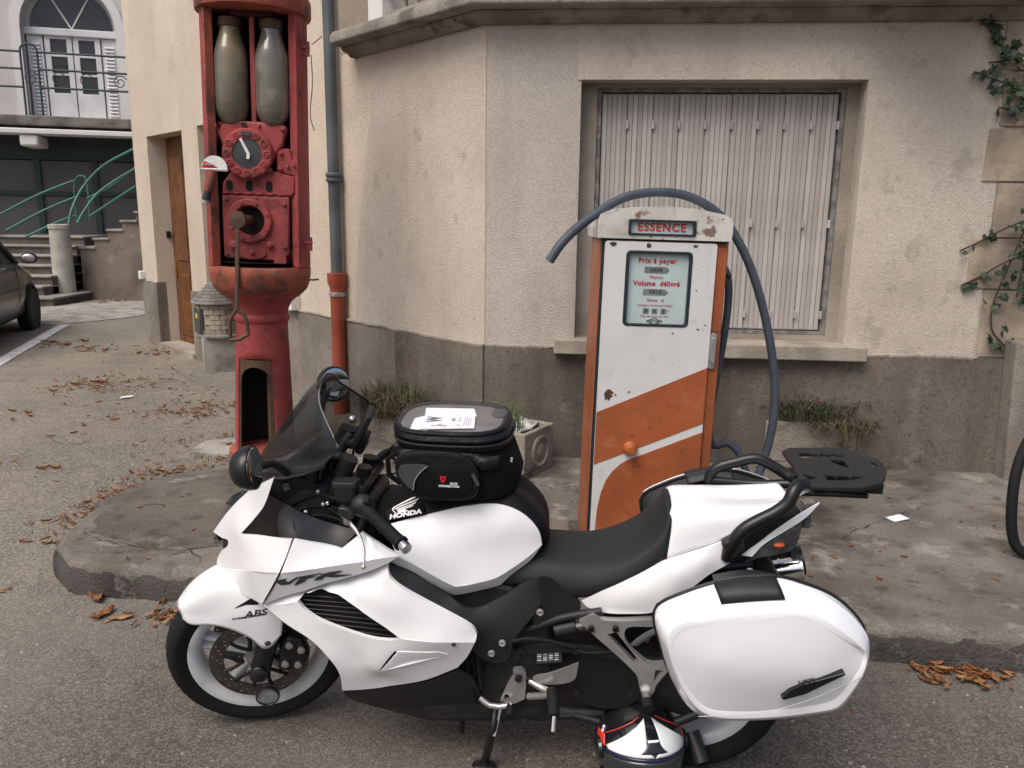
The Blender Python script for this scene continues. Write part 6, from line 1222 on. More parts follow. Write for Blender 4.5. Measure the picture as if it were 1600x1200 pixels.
# ---- engine, swingarm, footrests
b = MB(); b.rings([[(x, y, z) for y, z in ((-.15,z0),(.15,z0),(.16,(z0+z1)/2),(.13,z1),(-.13,z1),(-.16,(z0+z1)/2))] for x, z0, z1 in ((.42,.22,.60),(.55,.18,.66),(.8,.16,.70),(1.0,.2,.70),(1.08,.26,.62))]); b.build('engine', 'dark_engine', BK, bevel=.02)
b = MB(); b.rings([[(x, y, z) for y, z in ((.03,z0),(.13,z0+.01),(.145,(z0+z1)/2),(.12,z1),(.03,z1))] for x, z0, z1 in ((.46,.30,.46),(.3,.27,.46),(.12,.25,.43),(-.02,.22,.40),(-.09,.26,.36))]); b.build('swingarm', 'dark_engine', BK, bevel=.015, seg=3)
sw = [(0.5585,0.15,0.4314),(0.4616,0.15,0.4767),(0.3366,0.15,0.4751),(0.1835,0.15,0.4538),(0.1525,0.15,0.4007),(0.1664,0.15,0.291),(0.2817,0.15,0.2649),(0.3811,0.15,0.3255),(0.4795,0.15,0.3516)]
plate('drive_cover', sw, 'black_satin', BK, thick=.03, lam=1e-3)
sw2 = [(0.515,0.158,0.4625),(0.3361,0.158,0.4652),(0.2598,0.158,0.46),(0.2772,0.158,0.4143),(0.3827,0.158,0.4104),(0.5087,0.158,0.4116)]
b = MB(); b.poly([(p[0], p[2]) for p in [(0.4658,0.17,0.4679),(0.3894,0.17,0.4781),(0.3864,0.17,0.4298),(0.4632,0.17,0.4192)]], [], lambda u, d, v: (u, d, v), .165, .170); stk = b.build('warning_sticker', 'decal_grey', BK, smooth=0)
q0 = [Vector(p) for p in [(0.4618,0.1705,0.4619),(0.3931,0.1705,0.4716),(0.4613,0.1705,0.4264)]]
for r_ in range(5):
    for c_ in range(4):
        p = q0[0]+(q0[1]-q0[0])*(c_+.08)/4+(q0[2]-q0[0])*(r_+.15)/5; d1 = (q0[1]-q0[0])*(.17 if r_ else .24); d2 = (q0[2]-q0[0])*.09
        b = MB(); b.add([p, p+d1, p+d1+d2, p+d2], [(0,1,2,3)]); b.build('sticker_print', 'decal_white' if (r_*4+c_) % 3 else 'ink_grey', stk, smooth=0, solid=.0004)
shaft = [(0.5104,0.15,0.5172),(0.4051,0.16,0.5683),(0.3107,0.16,0.5665)]
bikeTube('shock_hose', [(0.5393,0.15,0.5041),(0.4618,0.16,0.5426),(0.3862,0.165,0.5793),(0.2746,0.165,0.6086)], .012, 'black_plastic')
b = MB(); b.tube([(0.408,0.165,0.5345),(0.3479,0.165,0.5541)], .020, 14); b.build('preload_knob', 'black_plastic', BK)
b = MB(); b.tube([(0.3479,0.165,0.5541),(0.3199,0.165,0.5647)], .008, 8); b.build('preload_rod', 'silver', BK)
bikeTube('cable', [(0.662,0.2,0.5062),(0.6686,0.2,0.4287),(0.6554,0.19,0.3439),(0.6451,0.17,0.2838)], .006, 'rubber'); bikeTube('cable', [(0.639,0.2,0.5079),(0.6338,0.2,0.4203),(0.628,0.19,0.3348)], .007, 'rubber')
for p0, p1 in (([(0.6929,0.1,0.5766),(0.6531,0.1,0.597)], [(0.6503,0.12,0.5763),(0.5915,0.12,0.6131)]), ([(0.6433,0.1,0.5867),(0.6235,0.1,0.6034)], [(0.6138,0.1,0.5776),(0.5999,0.1,0.605)])):
    b = MB(); b.tube(p0, .012, 10); b.build('throttle_body', 'silver', BK); b = MB(); b.tube(p1, .010, 10); b.build('fuel_rail', 'silver', BK)
pil = [(0.3388,0.19,0.5858),(0.3006,0.19,0.6097),(0.2613,0.19,0.5935),(0.124,0.185,0.6043),(0.1228,0.185,0.5812),(0.2065,0.19,0.5614),(0.1393,0.195,0.4648),(0.0743,0.19,0.4642),(0.0713,0.19,0.4449),(0.1064,0.2,0.3969),(0.1198,0.205,0.3642),(0.1495,0.205,0.3617),(0.1585,0.2,0.397),(0.1693,0.2,0.429),(0.3004,0.19,0.5481)]
ph = [[(0.2559,0.19,0.5492),(0.2303,0.19,0.5575),(0.1638,0.195,0.4737),(0.1724,0.195,0.46)], [(0.1123,0.195,0.443),(0.0901,0.195,0.4426),(0.1161,0.2,0.4048)]]
plp, plS = plate('passenger_bracket', pil, 'silver', BK, holes=ph, sharp=(0, 1, 3, 4, 7, 8, 11), hsharp=(0, 1, 2, 3), thick=.022, lam=1e-3, mirror=True)
for p in [(0.3029,0.193,0.5669),(0.2328,0.193,0.5721)]:
    b = MB(); b.lathe([(.010,0),(.010,.006),(.005,.008),(.005,.003),(0,.003)], 12, T(*p)@SX90); b.build('bracket_bolt', 'black_satin', BK)
b = MB(); b.tube([(0.1377,0.21,0.3798),(0.1331,0.22,0.3525)], .013, 10); b.build('passenger_peg_joint', 'silver', BK)
b = MB(); b.tube([(0.1352,0.22,0.3568),(0.1292,0.25,0.3499)], .017, 10); b.build('passenger_peg', 'rubber', BK)
rid = [(0.5725,0.18,0.2862),(0.5298,0.18,0.3875),(0.5047,0.18,0.4052),(0.4929,0.18,0.3838),(0.496,0.18,0.2996),(0.535,0.18,0.2779)]
plate('footrest_bracket', rid, 'silver', BK, holes=[[(0.5607,0.18,0.3056),(0.5489,0.18,0.3111),(0.543,0.18,0.3002),(0.5528,0.18,0.2902)]], sharp=(0, 4), thick=.014, lam=1e-3)
for p in [(0.5159,0.182,0.3721),(0.4823,0.19,0.3762),(0.4836,0.19,0.3175)]:
    b = MB(); b.lathe([(.011,0),(.011,.005),(.006,.007),(.006,.003),(0,.003)], 14, T(*p)@SX90); b.build('bracket_bolt', 'dark_engine', BK)
heel = [(0.472,0.2,0.3889),(0.4189,0.2,0.411),(0.3366,0.2,0.4527),(0.3381,0.2,0.4395),(0.3501,0.2,0.3922),(0.4143,0.2,0.3713),(0.445,0.2,0.3733)]
plate('heel_guard', heel, 'silver', BK, sharp=(2,), thick=.006, lam=1e-3)
bikeTube('footrest_arm', [(0.4803,0.19,0.3719),(0.4403,0.21,0.3633),(0.4107,0.23,0.3697)], .010, 'silver'); bikeTube('footrest_arm', [(0.4836,0.19,0.3175),(0.4457,0.21,0.3382),(0.4125,0.23,0.3629)], .011, 'silver')
b = MB(); b.tube([(0.4127,0.23,0.3762),(0.4062,0.275,0.3628),(0.4002,0.315,0.3515)], [.016,.018,.016], 12); b.build('footrest', 'rubber', BK)
b = MB(); b.tube([(0.4002,0.315,0.3515),(0.4014,0.35,0.3281)], .006, 8); b.build('footrest_feeler', 'silver', BK)
bikeTube('gear_lever', [(0.6322,0.19,0.3003),(0.6014,0.2,0.2831),(0.572,0.2,0.2811),(0.533,0.2,0.2913)], .009, 'silver')
b = MB(); b.tube([(0.5408,0.2,0.2884),(0.5351,0.235,0.2778)], .011, 10); b.build('gear_pedal', 'rubber', BK)
b = MB(); b.tube([(0.6969,0.14,0.2091),(0.7014,0.12,0.1154)], .008, 8); b.build('overflow_pipe', 'rubber', BK)
cvr = [(0.5913,0.17,0.4471),(0.5371,0.17,0.4735),(0.5137,0.17,0.4487),(0.5251,0.17,0.4076),(0.5565,0.165,0.3289),(0.6126,0.16,0.2975),(0.6403,0.16,0.3228),(0.6234,0.165,0.3849)]
plate('sprocket_cover', cvr, 'black_plastic', BK, thick=.02, sharp=(0, 1, 3), lam=1e-3)
for pts, r_ in (([(0.6699,0.19,0.4549),(0.6471,0.19,0.401),(0.6563,0.185,0.3287),(0.6453,0.17,0.2606)], .005), ([(0.6257,0.2,0.4871),(0.6009,0.2,0.4451),(0.5927,0.19,0.4053)], .005), ([(0.5341,0.2,0.5115),(0.4774,0.2,0.5244),(0.4062,0.19,0.51),(0.3457,0.18,0.4905)], .006), ([(0.3837,0.18,0.4963),(0.317,0.18,0.4752),(0.2328,0.18,0.4861)], .005), ([(0.629,0.13,0.6274),(0.6,0.13,0.6142),(0.5624,0.12,0.6238)], .006)): bikeTube('cable', pts, r_, 'rubber')
rib = [(0.5176,0.172,0.4719),(0.3365,0.172,0.4901),(0.1756,0.172,0.4675),(0.1841,0.172,0.4493),(0.3359,0.172,0.4682),(0.5135,0.172,0.4501)]
plate('drive_rib', rib, 'black_plastic', BK, thick=.012, lam=1e-3)
for p in [(0.5015,0.178,0.464),(0.3454,0.178,0.476),(0.2034,0.178,0.4564),(0.1788,0.17,0.3348),(0.3416,0.17,0.3279)]:
    b = MB(); b.lathe([(.008,0),(.008,.005),(0,.006)], 6, T(*p)@SX90); b.build('cover_bolt', 'dark_engine', BK)
b = MB(); b.tube([(0.5235,0.185,0.4028),(0.5111,0.195,0.411)], .012, 12); b.build('bracket_boss', 'silver', BK)
b = MB(); b.tube([(0.6729,0.1,0.6001),(0.5842,0.1,0.6061)], .016, 10); b.build('throttle_body', 'silver', BK)
# side stand reaches the ground on the left
Mi = MBK.inverted(); foot = Mi@Vector([(-0.0723,2.2444,0)][0])
b = MB(); b.tube(hermite([Vector([(0.5893,0.14,0.2303)][0]), Vector([(0.5944,0.18,0.1794)][0]), foot+Vector((0,0,.012))], step=.02), .013, 10); b.build('side_stand', 'black_satin', BK)
b = MB(); b.ball(foot+Vector((.0,.01,.010)), (.04,.025,.009)); b.build('stand_foot', 'black_satin', BK)
b = MB(); b.tube([(0.574,0.15,0.2324),(0.5891,0.19,0.1645)], .006, 6); b.build('stand_spring', 'silver', BK)
b = MB(); b.rings([[(x, y, z) for y, z in ((-.10,z0),(.12,z0),(.12,z1),(-.10,z1))] for x, z0, z1 in ((.5,.16,.24),(.35,.18,.22),(.2,.2,.24))]); b.build('exhaust_collector', 'dark_engine', BK, bevel=.02)
bikeTube('chain_guard', [(.35,.11,.20),(.2,.13,.19),(.05,.14,.22),(-.04,.13,.26)], .014, 'black_plastic')
b = MB(); b.tube([(-.02,.10,.16),(-.05,.16,.10)], .026, 14); b.build('final_drive', 'dark_engine', BK)
# ---- cockpit
cock = [(1.362,0.145,0.7876),(1.315,0.155,0.8395),(1.2704,0.17,0.8945),(1.2529,0.172,0.9311),(1.2091,0.17,0.906),(1.1455,0.165,0.8702),(1.0713,0.16,0.843),(0.9932,0.165,0.8271),(1.0367,0.2,0.7845),(1.0977,0.205,0.7958),(1.1753,0.215,0.817),(1.2698,0.185,0.8046)]
plate('inner_panel', cock, 'black_gloss', BK, thick=.006, sharp=(0, 3, 7, 8), lam=5e-4, mirror=True)
b = MB(); b.rings([[(x, y, z) for y, z in ((-w_,z0),(w_,z0),(w_*1.02,(z0+z1)/2),(w_*.8,z1),(-w_*.8,z1),(-w_*1.02,(z0+z1)/2))] for x, w_, z0, z1 in ((1.02,.10,.60,.80),(1.10,.14,.55,.93),(1.22,.15,.52,.95),(1.34,.13,.55,.93),(1.43,.09,.58,.84),(1.49,.035,.62,.74))]); b.build('headlight_shell', 'black_plastic', BK, bevel=.02)
hl_ = [[(1.402,0,0.8714),(1.4648,0,0.8351),(1.5033,0,0.7705),(1.5316,0,0.7053),(1.5291,0,0.6664)], [(1.3723,0.05,0.8881),(1.4423,0.04,0.8323),(1.4848,0.03,0.7701),(1.5167,0.02,0.7139),(1.5096,0.02,0.6779)], [(1.3361,0.11,0.9098),(1.4267,0.068,0.8177),(1.4736,0.05,0.767),(1.5057,0.036,0.7248),(1.4899,0.04,0.694)]]
loft('headlight', hl_, 'headlamp', BK, n=14, k=4, thick=.004)
b = MB(); b.box((1.13,-.11,.925),(1.22,.11,1.0), Matrix.Rotation(R(0), 4, 'Y')); b.build('dashboard', 'black_satin', BK, bevel=.02, seg=3)
b = MB(); b.poly(roundrect(-.09,.09,-.03,.035,.012), [], lambda u, d, v: (1.128+d-.25*v, u, .965+v), -.004, .0); b.build('dash_glass', 'headlamp', BK, smooth=0)
top_y = [[(1.3265,0,0.9188),(1.2215,0,0.9325),(1.1384,0,0.9429)], [(1.2723,0.1,0.9566),(1.1808,0.1,0.9857),(1.1103,0.1,1.0115)], [(1.2282,0.17,0.9819),(1.1501,0.18,1.0019),(1.0724,0.19,1.0372)]]
loft('cockpit_cover', top_y, 'black_satin', BK, n=16, k=4, thick=.006)
dsd = [(1.2577,0.14,0.9597),(1.2003,0.13,0.9685),(1.1479,0.11,0.9524),(1.1037,0.1,0.8964),(1.0885,0.11,0.8304),(1.1639,0.12,0.8395),(1.2271,0.13,0.8743),(1.2713,0.14,0.8911)]
plate('dash_side', dsd, 'black_plastic', BK, thick=.008, lam=1e-3, mirror=True)
b = MB(); b.poly([(p[0], p[2]) for p in [(1.2249,0.14,0.9532),(1.2029,0.14,0.9604),(1.1987,0.14,0.9381),(1.219,0.14,0.9289)]], [], lambda u, d, v: (u, d, v), .138, .146); b.build('dash_switch', 'lens_smoke', BK, bevel=.003)
for c0_, c1_ in (((1.06,.07,.90),(1.10,.10,.82)), ((1.03,.12,.86),(1.08,.13,.78)), ((.99,.10,.84),(1.03,.13,.75))): b = MB(); b.tube([c0_, c1_], .018, 10); b.build('fork_detail', 'dark_engine', BK)
for pts, r_ in (([(1.2128,0.13,0.8792),(1.1655,0.13,0.9066),(1.1155,0.13,0.9216),(1.0606,0.15,0.9169)], .006), ([(1.1944,0.14,0.864),(1.1376,0.13,0.8832),(1.089,0.13,0.8754),(1.0385,0.14,0.8476)], .005), ([(1.1723,0.15,0.845),(1.1161,0.14,0.8579),(1.0581,0.14,0.8465),(1.0133,0.15,0.8247)], .005)): bikeTube('cable', pts, r_, 'rubber')
for p in [(1.1548,0.15,0.8708),(1.1041,0.14,0.8937),(1.1209,0.13,0.9295)]: b = MB(); b.ball(p, .007); b.build('cable_bolt', 'silver', BK)
# windscreen
scr = [[(1.3836,0,0.9355),(1.3267,0,1.0153),(1.2534,0,1.1126),(1.1738,0,1.2097),(1.1193,0,1.2537)], [(1.3067,0.07,0.9571),(1.2563,0.07,1.0321),(1.1984,0.07,1.116),(1.144,0.07,1.1939),(1.1177,0.06,1.2351)], [(1.2191,0.13,0.9778),(1.1819,0.13,1.0321),(1.1427,0.13,1.0956),(1.1115,0.125,1.1599),(1.1101,0.1,1.1986)], [(1.1324,0.175,1.0086),(1.1037,0.175,1.0415),(1.0805,0.175,1.0797),(1.0703,0.165,1.1172),(1.0799,0.14,1.1584)], [(1.0683,0.2,1.0492),(1.0524,0.2,1.0654),(1.0366,0.2,1.0815),(1.0264,0.2,1.0992),(1.0464,0.175,1.118)]]
loft('windscreen', scr, 'tint_glass', BK, n=26, k=6, thick=.004)
sc_edge = [hermite(r, n=26)[-1] for r in scr]; full = [Vector((p.x, -p.y, p.z)) for p in reversed(sc_edge[1:])]+sc_edge
b = MB(); b.tube(hermite(full, step=.015), .0035, 6); b.build('windscreen_edge', 'black_satin', BK)
# mirrors
def mirror_(c, s, toe, rad):
    e = empty('mirror', parent=BK); Mm = T(*c)@Matrix.Rotation(R(toe), 4, 'Z')@Matrix.Rotation(R(8), 4, 'Y')
    b = MB(); b.ball((0,0,0), rad, 26, 18); b.v = [tuple(Mm@Vector((max(p[0], -.010), p[1], p[2]))) for p in b.v]; b.build('mirror_housing', 'black_satin', e, smooth=40)
    b = MB(); b.ball((-.011,0,0), (.003,rad[1]*.92,rad[2]*.90), 26, 12, Mm); b.build('mirror_glass', 'mirror_glass', e)
    b = MB(); b.tube(hermite([(c[0]+.01, c[1]-s*.05, c[2]-.02), (c[0]-.0, c[1]-s*.13, c[2]-.04), (c[0]-.01, s*.19, c[2]-.10)], step=.02), .012, 10); b.build('mirror_stalk', 'black_satin', e)
mirror_(tuple([(1.1943,0.4,1.1104)][0]), 1, 6, (.054,.062,.058)); mirror_(tuple([(1.2374,-0.4,1.1047)][0]), -1, -42, (.050,.062,.064))
# handlebar: clip-ons, grips, levers, switchgear, reservoirs, top yoke
gA, gB = (Vector(p) for p in [(0.9668,0.2,0.9244),(0.8073,0.345,0.8761)])
ax_ = (gB-gA).normalized()
b = MB(); b.tube([gA, gA.lerp(gB, .18), gA.lerp(gB, .20), gA.lerp(gB, .9)], [.020,.020,.017,.0175], 16); gp_ = b.build('grip', 'rubber', BK)
b = MB()
for t in np.linspace(.24, .86, 16): b.tube([gA.lerp(gB, t), gA.lerp(gB, t+.012)], .0185, 14)
b.build('grip_ribs', 'rubber', gp_); 
b = MB(); b.tube([gA.lerp(gB, .88), gA.lerp(gB, .91)], .0215, 16); b.build('grip_collar', 'rubber', gp_)
b = MB(); b.tube([gA.lerp(gB, .91), gA.lerp(gB, .985), gA.lerp(gB, 1.03)], [.0155,.0165,.0155], 16); b.build('bar_end', 'chrome', gp_)
b = MB(); b.tube([gA.lerp(gB, -.28), gA.lerp(gB, .02)], [.016,.027], 12); b.ball(gA, (.034,.032,.034)); b.build('switchgear', 'black_plastic', BK)
b = MB(); b.tube([gA+Vector((-.015,.02,.025)), gA+Vector((-.03,.025,.03))], .010, 8); b.build('switch_button', 'black_plastic', BK)
lev = [(1.0095,0.24,0.909),(0.9941,0.25,0.8969),(0.9667,0.27,0.8827),(0.9424,0.3,0.864),(0.9292,0.325,0.839),(0.9265,0.345,0.8111)]
b = MB(); b.tube(hermite(lev, step=.012), [max(.0042, .0078-.0004*i) for i in range(len(hermite(lev, step=.012)))], 10); b.ball(lev[-1], .0075); b.build('clutch_lever', 'silver', BK)
b = MB(); b.poly([(0,0),(.03,.004),(.05,.03),(.045,.06),(.015,.06),(-.004,.03)], [], lambda u, d, v: tuple(Vector(lev[0])+Vector((-u*.9+.012, d, -v*.6+.03))), -.012, .012); b.build('lever_perch', 'dark_engine', BK, bevel=.006)
b = MB(); b.lathe([(.009,0),(.009,.006),(0,.007)], 10, T(*(Vector(lev[1])+Vector((0,.012,.006))))@SX90); b.build('lever_pivot', 'chrome', BK)
def reservoir(c, name):
    b = MB(); b.rings([[(c[0]+x*sx_, c[1]+y*sx_, c[2]+z) for x, y in roundrect(-.036,.036,-.024,.024,.012)] for z, sx_ in ((-.028,.82),(.012,.95),(.014,1.04),(.026,1.04),(.030,.97))]); return b.build(name, 'black_plastic', BK, bevel=.002)
rv = [(1.0179,0.18,0.9627)][0]; reservoir(rv, 'clutch_reservoir').rotation_euler = (0, 0, 0)
rv2 = [(1.0556,-0.17,0.8614)][0]; reservoir(rv2, 'brake_reservoir')
gA2, gB2 = Vector((gA.x-.02, -.19, gA.z+.02)), Vector((gB.x+.10, -.36, gB.z+.03))
b = MB(); b.tube([gA2, gB2], .018, 14); b.build('grip', 'rubber', BK)
b = MB(); b.tube([gA2.lerp(gB2, -.25), gA2.lerp(gB2, .05)], .026, 12); b.build('switchgear', 'black_plastic', BK)
b = MB(); b.box((.985,-.13,.905),(1.06,.13,.935)); b.build('top_yoke', 'black_satin', BK, bevel=.012)
b = MB(); b.tube([(1.02,0,.93),(1.015,0,.962)], .022, 16); b.build('steering_nut', 'dark_engine', BK)
for s in (-1, 1):
    b = MB(); b.tube([(1.03,s*.1,.93),(1.025,s*.1,.955)], .024, 14); b.build('fork_cap', 'dark_engine', BK)
    b = MB(); b.tube(hermite([(1.01,s*.11,.935),(.985,s*.16,.95),(gA.x+.01,s*.20,gA.z)], step=.02), .014, 10); b.build('handlebar', 'black_satin', BK)
for pts, r_ in (([(1.2071,0.05,0.8751),(1.134,0.08,0.9027),(1.0619,0.12,0.893),(1.0117,0.17,0.888)], .007), ([(1.1785,0.08,0.8368),(1.1192,0.1,0.8704),(1.0561,0.14,0.8818)], .006), ([(1.1514,0.05,0.7916),(1.0977,0.08,0.8411),(1.0425,0.1,0.8218),(1.0148,0.1,0.7807)], .008), ([(1.2556,-0.05,0.8616),(1.1902,-0.08,0.8855),(1.1122,-0.1,0.8697)], .006)): bikeTube('cable', pts, r_, 'rubber')
b = MB(); b.ball([(1.0938,0.13,0.8938)][0], .008); b.build('cable_bolt', 'chrome', BK)
b = MB(); b.box((.96,-.10,.70),(1.12,.10,.90)); b.build('headstock', 'dark_engine', BK, bevel=.02)
# phone and navigation mount
pc = Vector([(1.1055,-0.02,0.9856)][0])
b = MB(); b.ball(pc, (.03,.03,.022)); b.tube([pc+Vector((0,0,-.06)), pc], .018, 10); b.build('mount_base', 'black_plastic', BK)
b = MB(); b.tube(hermite([(1.1006,-0.02,1.0008),(1.0858,-0.03,1.0295),(1.0672,-0.04,1.0521)], step=.02), .014, 10); b.build('mount_arm', 'black_plastic', BK)
dv = Vector([(1.0302,-0.05,1.0734)][0])
b = MB(); b.box((-.010,-.045,-.062),(.010,.045,.062), T(*dv)@Matrix.Rotation(R(-28), 4, 'Y')@Matrix.Rotation(R(12), 4, 'Z')); b.build('navigation_unit', 'black_plastic', BK, bevel=.006)
b = MB(); b.ball(Vector([(1.0638,-0.05,1.0973)][0]), .013); b.build('mount_ball', 'chrome', BK)
b = MB(); b.tube([(1.0829,-0.04,1.026),(1.0452,-0.05,1.0197),(1.0231,-0.05,1.0078)], .022, 10); b.build('mount_clamp', 'black_plastic', BK)
b = MB(); b.box((-.012,-.03,-.04),(.012,.03,.03), T(*Vector([(1.0303,-0.05,1.0289)][0]))@Matrix.Rotation(R(-20), 4, 'Y')); b.build('phone_holder', 'black_plastic', BK, bevel=.008)
bikeTube('cable', [(1.0593,-0.04,1.0057),(1.068,-0.04,0.9581),(1.0786,-0.04,0.9142)], .004, 'rubber', 6); bikeTube('cable', [(1.0744,-0.04,0.9144),(1.012,-0.02,0.93),(0.9554,0,0.9367),(0.8993,0.02,0.9561)], .003, 'rubber', 6)

# ================================================================== TANK BAG
bo = Vector((.70, 0, .905))
BAG = empty('tank_bag', M=MBK@T(*bo)); tag(BAG, 'black fabric tank bag with clear map pocket strapped on the motorcycle tank', 'bag')
def bagring(x0, x1, hw, z, pw=3.2, n=44, xc_shift=0.0):
    out = []; cx, hx = (x0+x1)/2, (x1-x0)/2
    for k in range(n):
        a = 2*math.pi*(k+.5)/n; c, s = math.cos(a), math.sin(a); q_ = (abs(c)**pw+abs(s)**pw)**(-1/pw); out.append((cx+hx*c*q_-bo.x, hw*s*q_, z-bo.z))
    return out
b = MB(); b.rings([bagring(.575,.86,.115,.915),bagring(.535,.875,.138,.935),bagring(.525,.885,.148,.98),bagring(.545,.89,.148,1.04),bagring(.56,.892,.142,1.075)]); b.build('bag_body', 'fabric_black', BAG)
b = MB(); b.rings([bagring(.565,.888,.139,1.072),bagring(.556,.897,.150,1.082),bagring(.556,.900,.152,1.092),bagring(.562,.895,.146,1.097),bagring(.560,.898,.150,1.102),bagring(.556,.904,.155,1.112),bagring(.562,.905,.150,1.124),bagring(.58,.89,.135,1.130)]); b.build('bag_lid', 'fabric_shiny', BAG)
b = MB(); b.rings([bagring(.585,.885,.130,1.1295),bagring(.59,.88,.125,1.1325)]); b.build('map_pocket_floor', 'map_floor', BAG)
pts = bagring(.572,.897,.143,1.131); b = MB(); b.tube(pts, .008, 8, closed=True); b.build('lid_piping', 'fabric_shiny', BAG)
pts = bagring(.553,.902,.153,1.097); b = MB(); b.tube(pts, .0035, 6, closed=True); b.build('lid_zip', 'black_plastic', BAG)
# creased flap under the lid
b = MB(); rows_ = []
for j, (z, w_) in enumerate(((1.075,.150),(1.060,.158),(1.045,.157),(1.03,.150))): rows_.append([(.875-.30*i/24-bo.x, w_+.006*math.sin(i*.9+j)*(1 if 2 < i < 22 else .3)-.02*(abs(i-12)/12)**4, z+.006*math.sin(i*.5)-bo.z-.0) for i in range(25)])
b.grid(rows_); b.build('front_flap', 'fabric_shiny', BAG, smooth=180, solid=.004)
# side pocket
pk = [(0.8711,0.165,1.0229),(0.868,0.165,1.0563),(0.847,0.165,1.0747),(0.7859,0.165,1.0833),(0.7127,0.165,1.0827),(0.6709,0.165,1.0731),(0.6456,0.165,1.0472),(0.635,0.165,1.0088),(0.6407,0.165,0.9693),(0.6593,0.165,0.9505),(0.7243,0.165,0.9432),(0.7989,0.165,0.9433),(0.8358,0.165,0.9594),(0.861,0.165,0.9899)]
def offs(pts, sc, y): 
    c = sum((Vector(p) for p in pts), Vector())/len(pts); return [((c.x+(p[0]-c.x)*sc)-bo.x, y, (c.z+(p[2]-c.z)*sc)-bo.z) for p in pts]
P_ = hermite(pk, True, n=56)
b = MB(); b.rings([offs(P_,1.0,.125),offs(P_,1.0,.162),offs(P_,.985,.172),offs(P_,.95,.178)]); pko = b.build('side_pocket', 'fabric_shiny', BAG)
b = MB(); b.tube(offs(P_,.985,.172), .004, 6, closed=True); b.build('pocket_piping', 'fabric_shiny', pko)
lowp = [(0.8638,0.18,1.0196),(0.8592,0.18,1.0451),(0.8294,0.18,1.0543),(0.7781,0.18,1.0489),(0.7379,0.18,1.0489),(0.6977,0.18,1.0527),(0.6652,0.18,1.0388),(0.6491,0.18,1.0106),(0.6513,0.18,0.9753),(0.666,0.18,0.9628),(0.7213,0.18,0.956),(0.7916,0.18,0.9563),(0.8283,0.18,0.9703),(0.8534,0.18,0.9966)]
Q_ = hermite(lowp, True, n=48)
b = MB(); b.rings([offs(Q_,1.0,.176),offs(Q_,.97,.184),offs(Q_,.8,.188),offs(Q_,.4,.190)]); b.build('pocket_panel', 'fabric_black', pko)
gp2 = [(0.8594,0.19,1.022),(0.8549,0.19,1.0455),(0.8234,0.19,1.0527),(0.7779,0.19,1.0491),(0.7985,0.19,1.0307),(0.8138,0.19,1.0067),(0.8202,0.19,0.977),(0.8401,0.19,0.9917)]
b = MB(); b.poly([(p.x-bo.x, p.z-bo.z) for p in hermite(gp2, True, .01)], [], lambda u, d, v: (u, d, v), .187, .1905); b.build('grey_corner', 'fabric_grey', pko, smooth=0)
b = MB(); b.tube([Vector(p)-bo for p in hermite([(0.7756,0.192,1.051),(0.7962,0.192,1.0317),(0.8124,0.192,1.0076),(0.8189,0.192,0.976)], step=.01)], .002, 6); b.build('reflective_piping', 'silver', pko)
c_ = Vector([(0.7149,0.1915,0.9947)][0])-bo
text('pocket_lettering', 'BAGS', .0088, 'decal_white', pko, LEFTTXT(c_.x-.013, c_.y, c_.z+.0065), bold=.0002); text('pocket_lettering', 'CONNECTION', .0088, 'decal_white', pko, LEFTTXT(c_.x+.001, c_.y, c_.z-.002), bold=.0002)
c_ = Vector([(0.7328,0.1915,1.0132)][0])-bo
for poly_ in ([(-.012,.014),(-.004,.010),(-.004,.000),(0,-.006),(-.001,-.015),(-.007,-.008),(-.011,.002)], [(.012,.014),(.004,.010),(.004,.000),(.0012,-.006),(.002,-.015),(.007,-.008),(.011,.002)], [(-.002,.012),(.002,.012),(.002,.003),(-.002,.003)]):
    b = MB(); b.poly([(c_.x+u*.72, c_.z+v*.80) for u, v in poly_], [], lambda u, d, v: (u, d, v), .1908, .1915); b.build('pocket_emblem', 'red_print', pko, smooth=0)
b = MB(); b.tube([Vector(p)-bo for p in [(0.6511,0.178,1.0271),(0.6419,0.18,1.0109),(0.6347,0.18,0.9957)]], .0055, 8); b.build('zip_puller', 'fabric_grey', pko)
for z in (.99, 1.03): 
    b = MB(); b.box((.888-bo.x,-.03,z-bo.z),(.91-bo.x,.05,z+.028-bo.z)); b.build('front_buckle', 'black_plastic', BAG, bevel=.006)
b = MB(); b.tube([(p.x-bo.x, p.y, p.z-bo.z) for p in (Vector((.875,.09,1.06)),Vector((.915,.10,1.03)),Vector((.912,.10,.98)),Vector((.88,.09,.95)))], .008, 6); b.build('front_strap', 'fabric_black', BAG)
cw = Vector([(0.5547,0.1,1.059)][0])-bo; text('side_lettering', 'XS', .012, 'decal_white', BAG, T(.548-bo.x, .10, 1.045-bo.z)@Matrix.Rotation(R(240), 4, 'Z')@Matrix.Rotation(R(80), 4, 'X')@Matrix.Rotation(R(70), 4, 'Z'), bold=.0003)
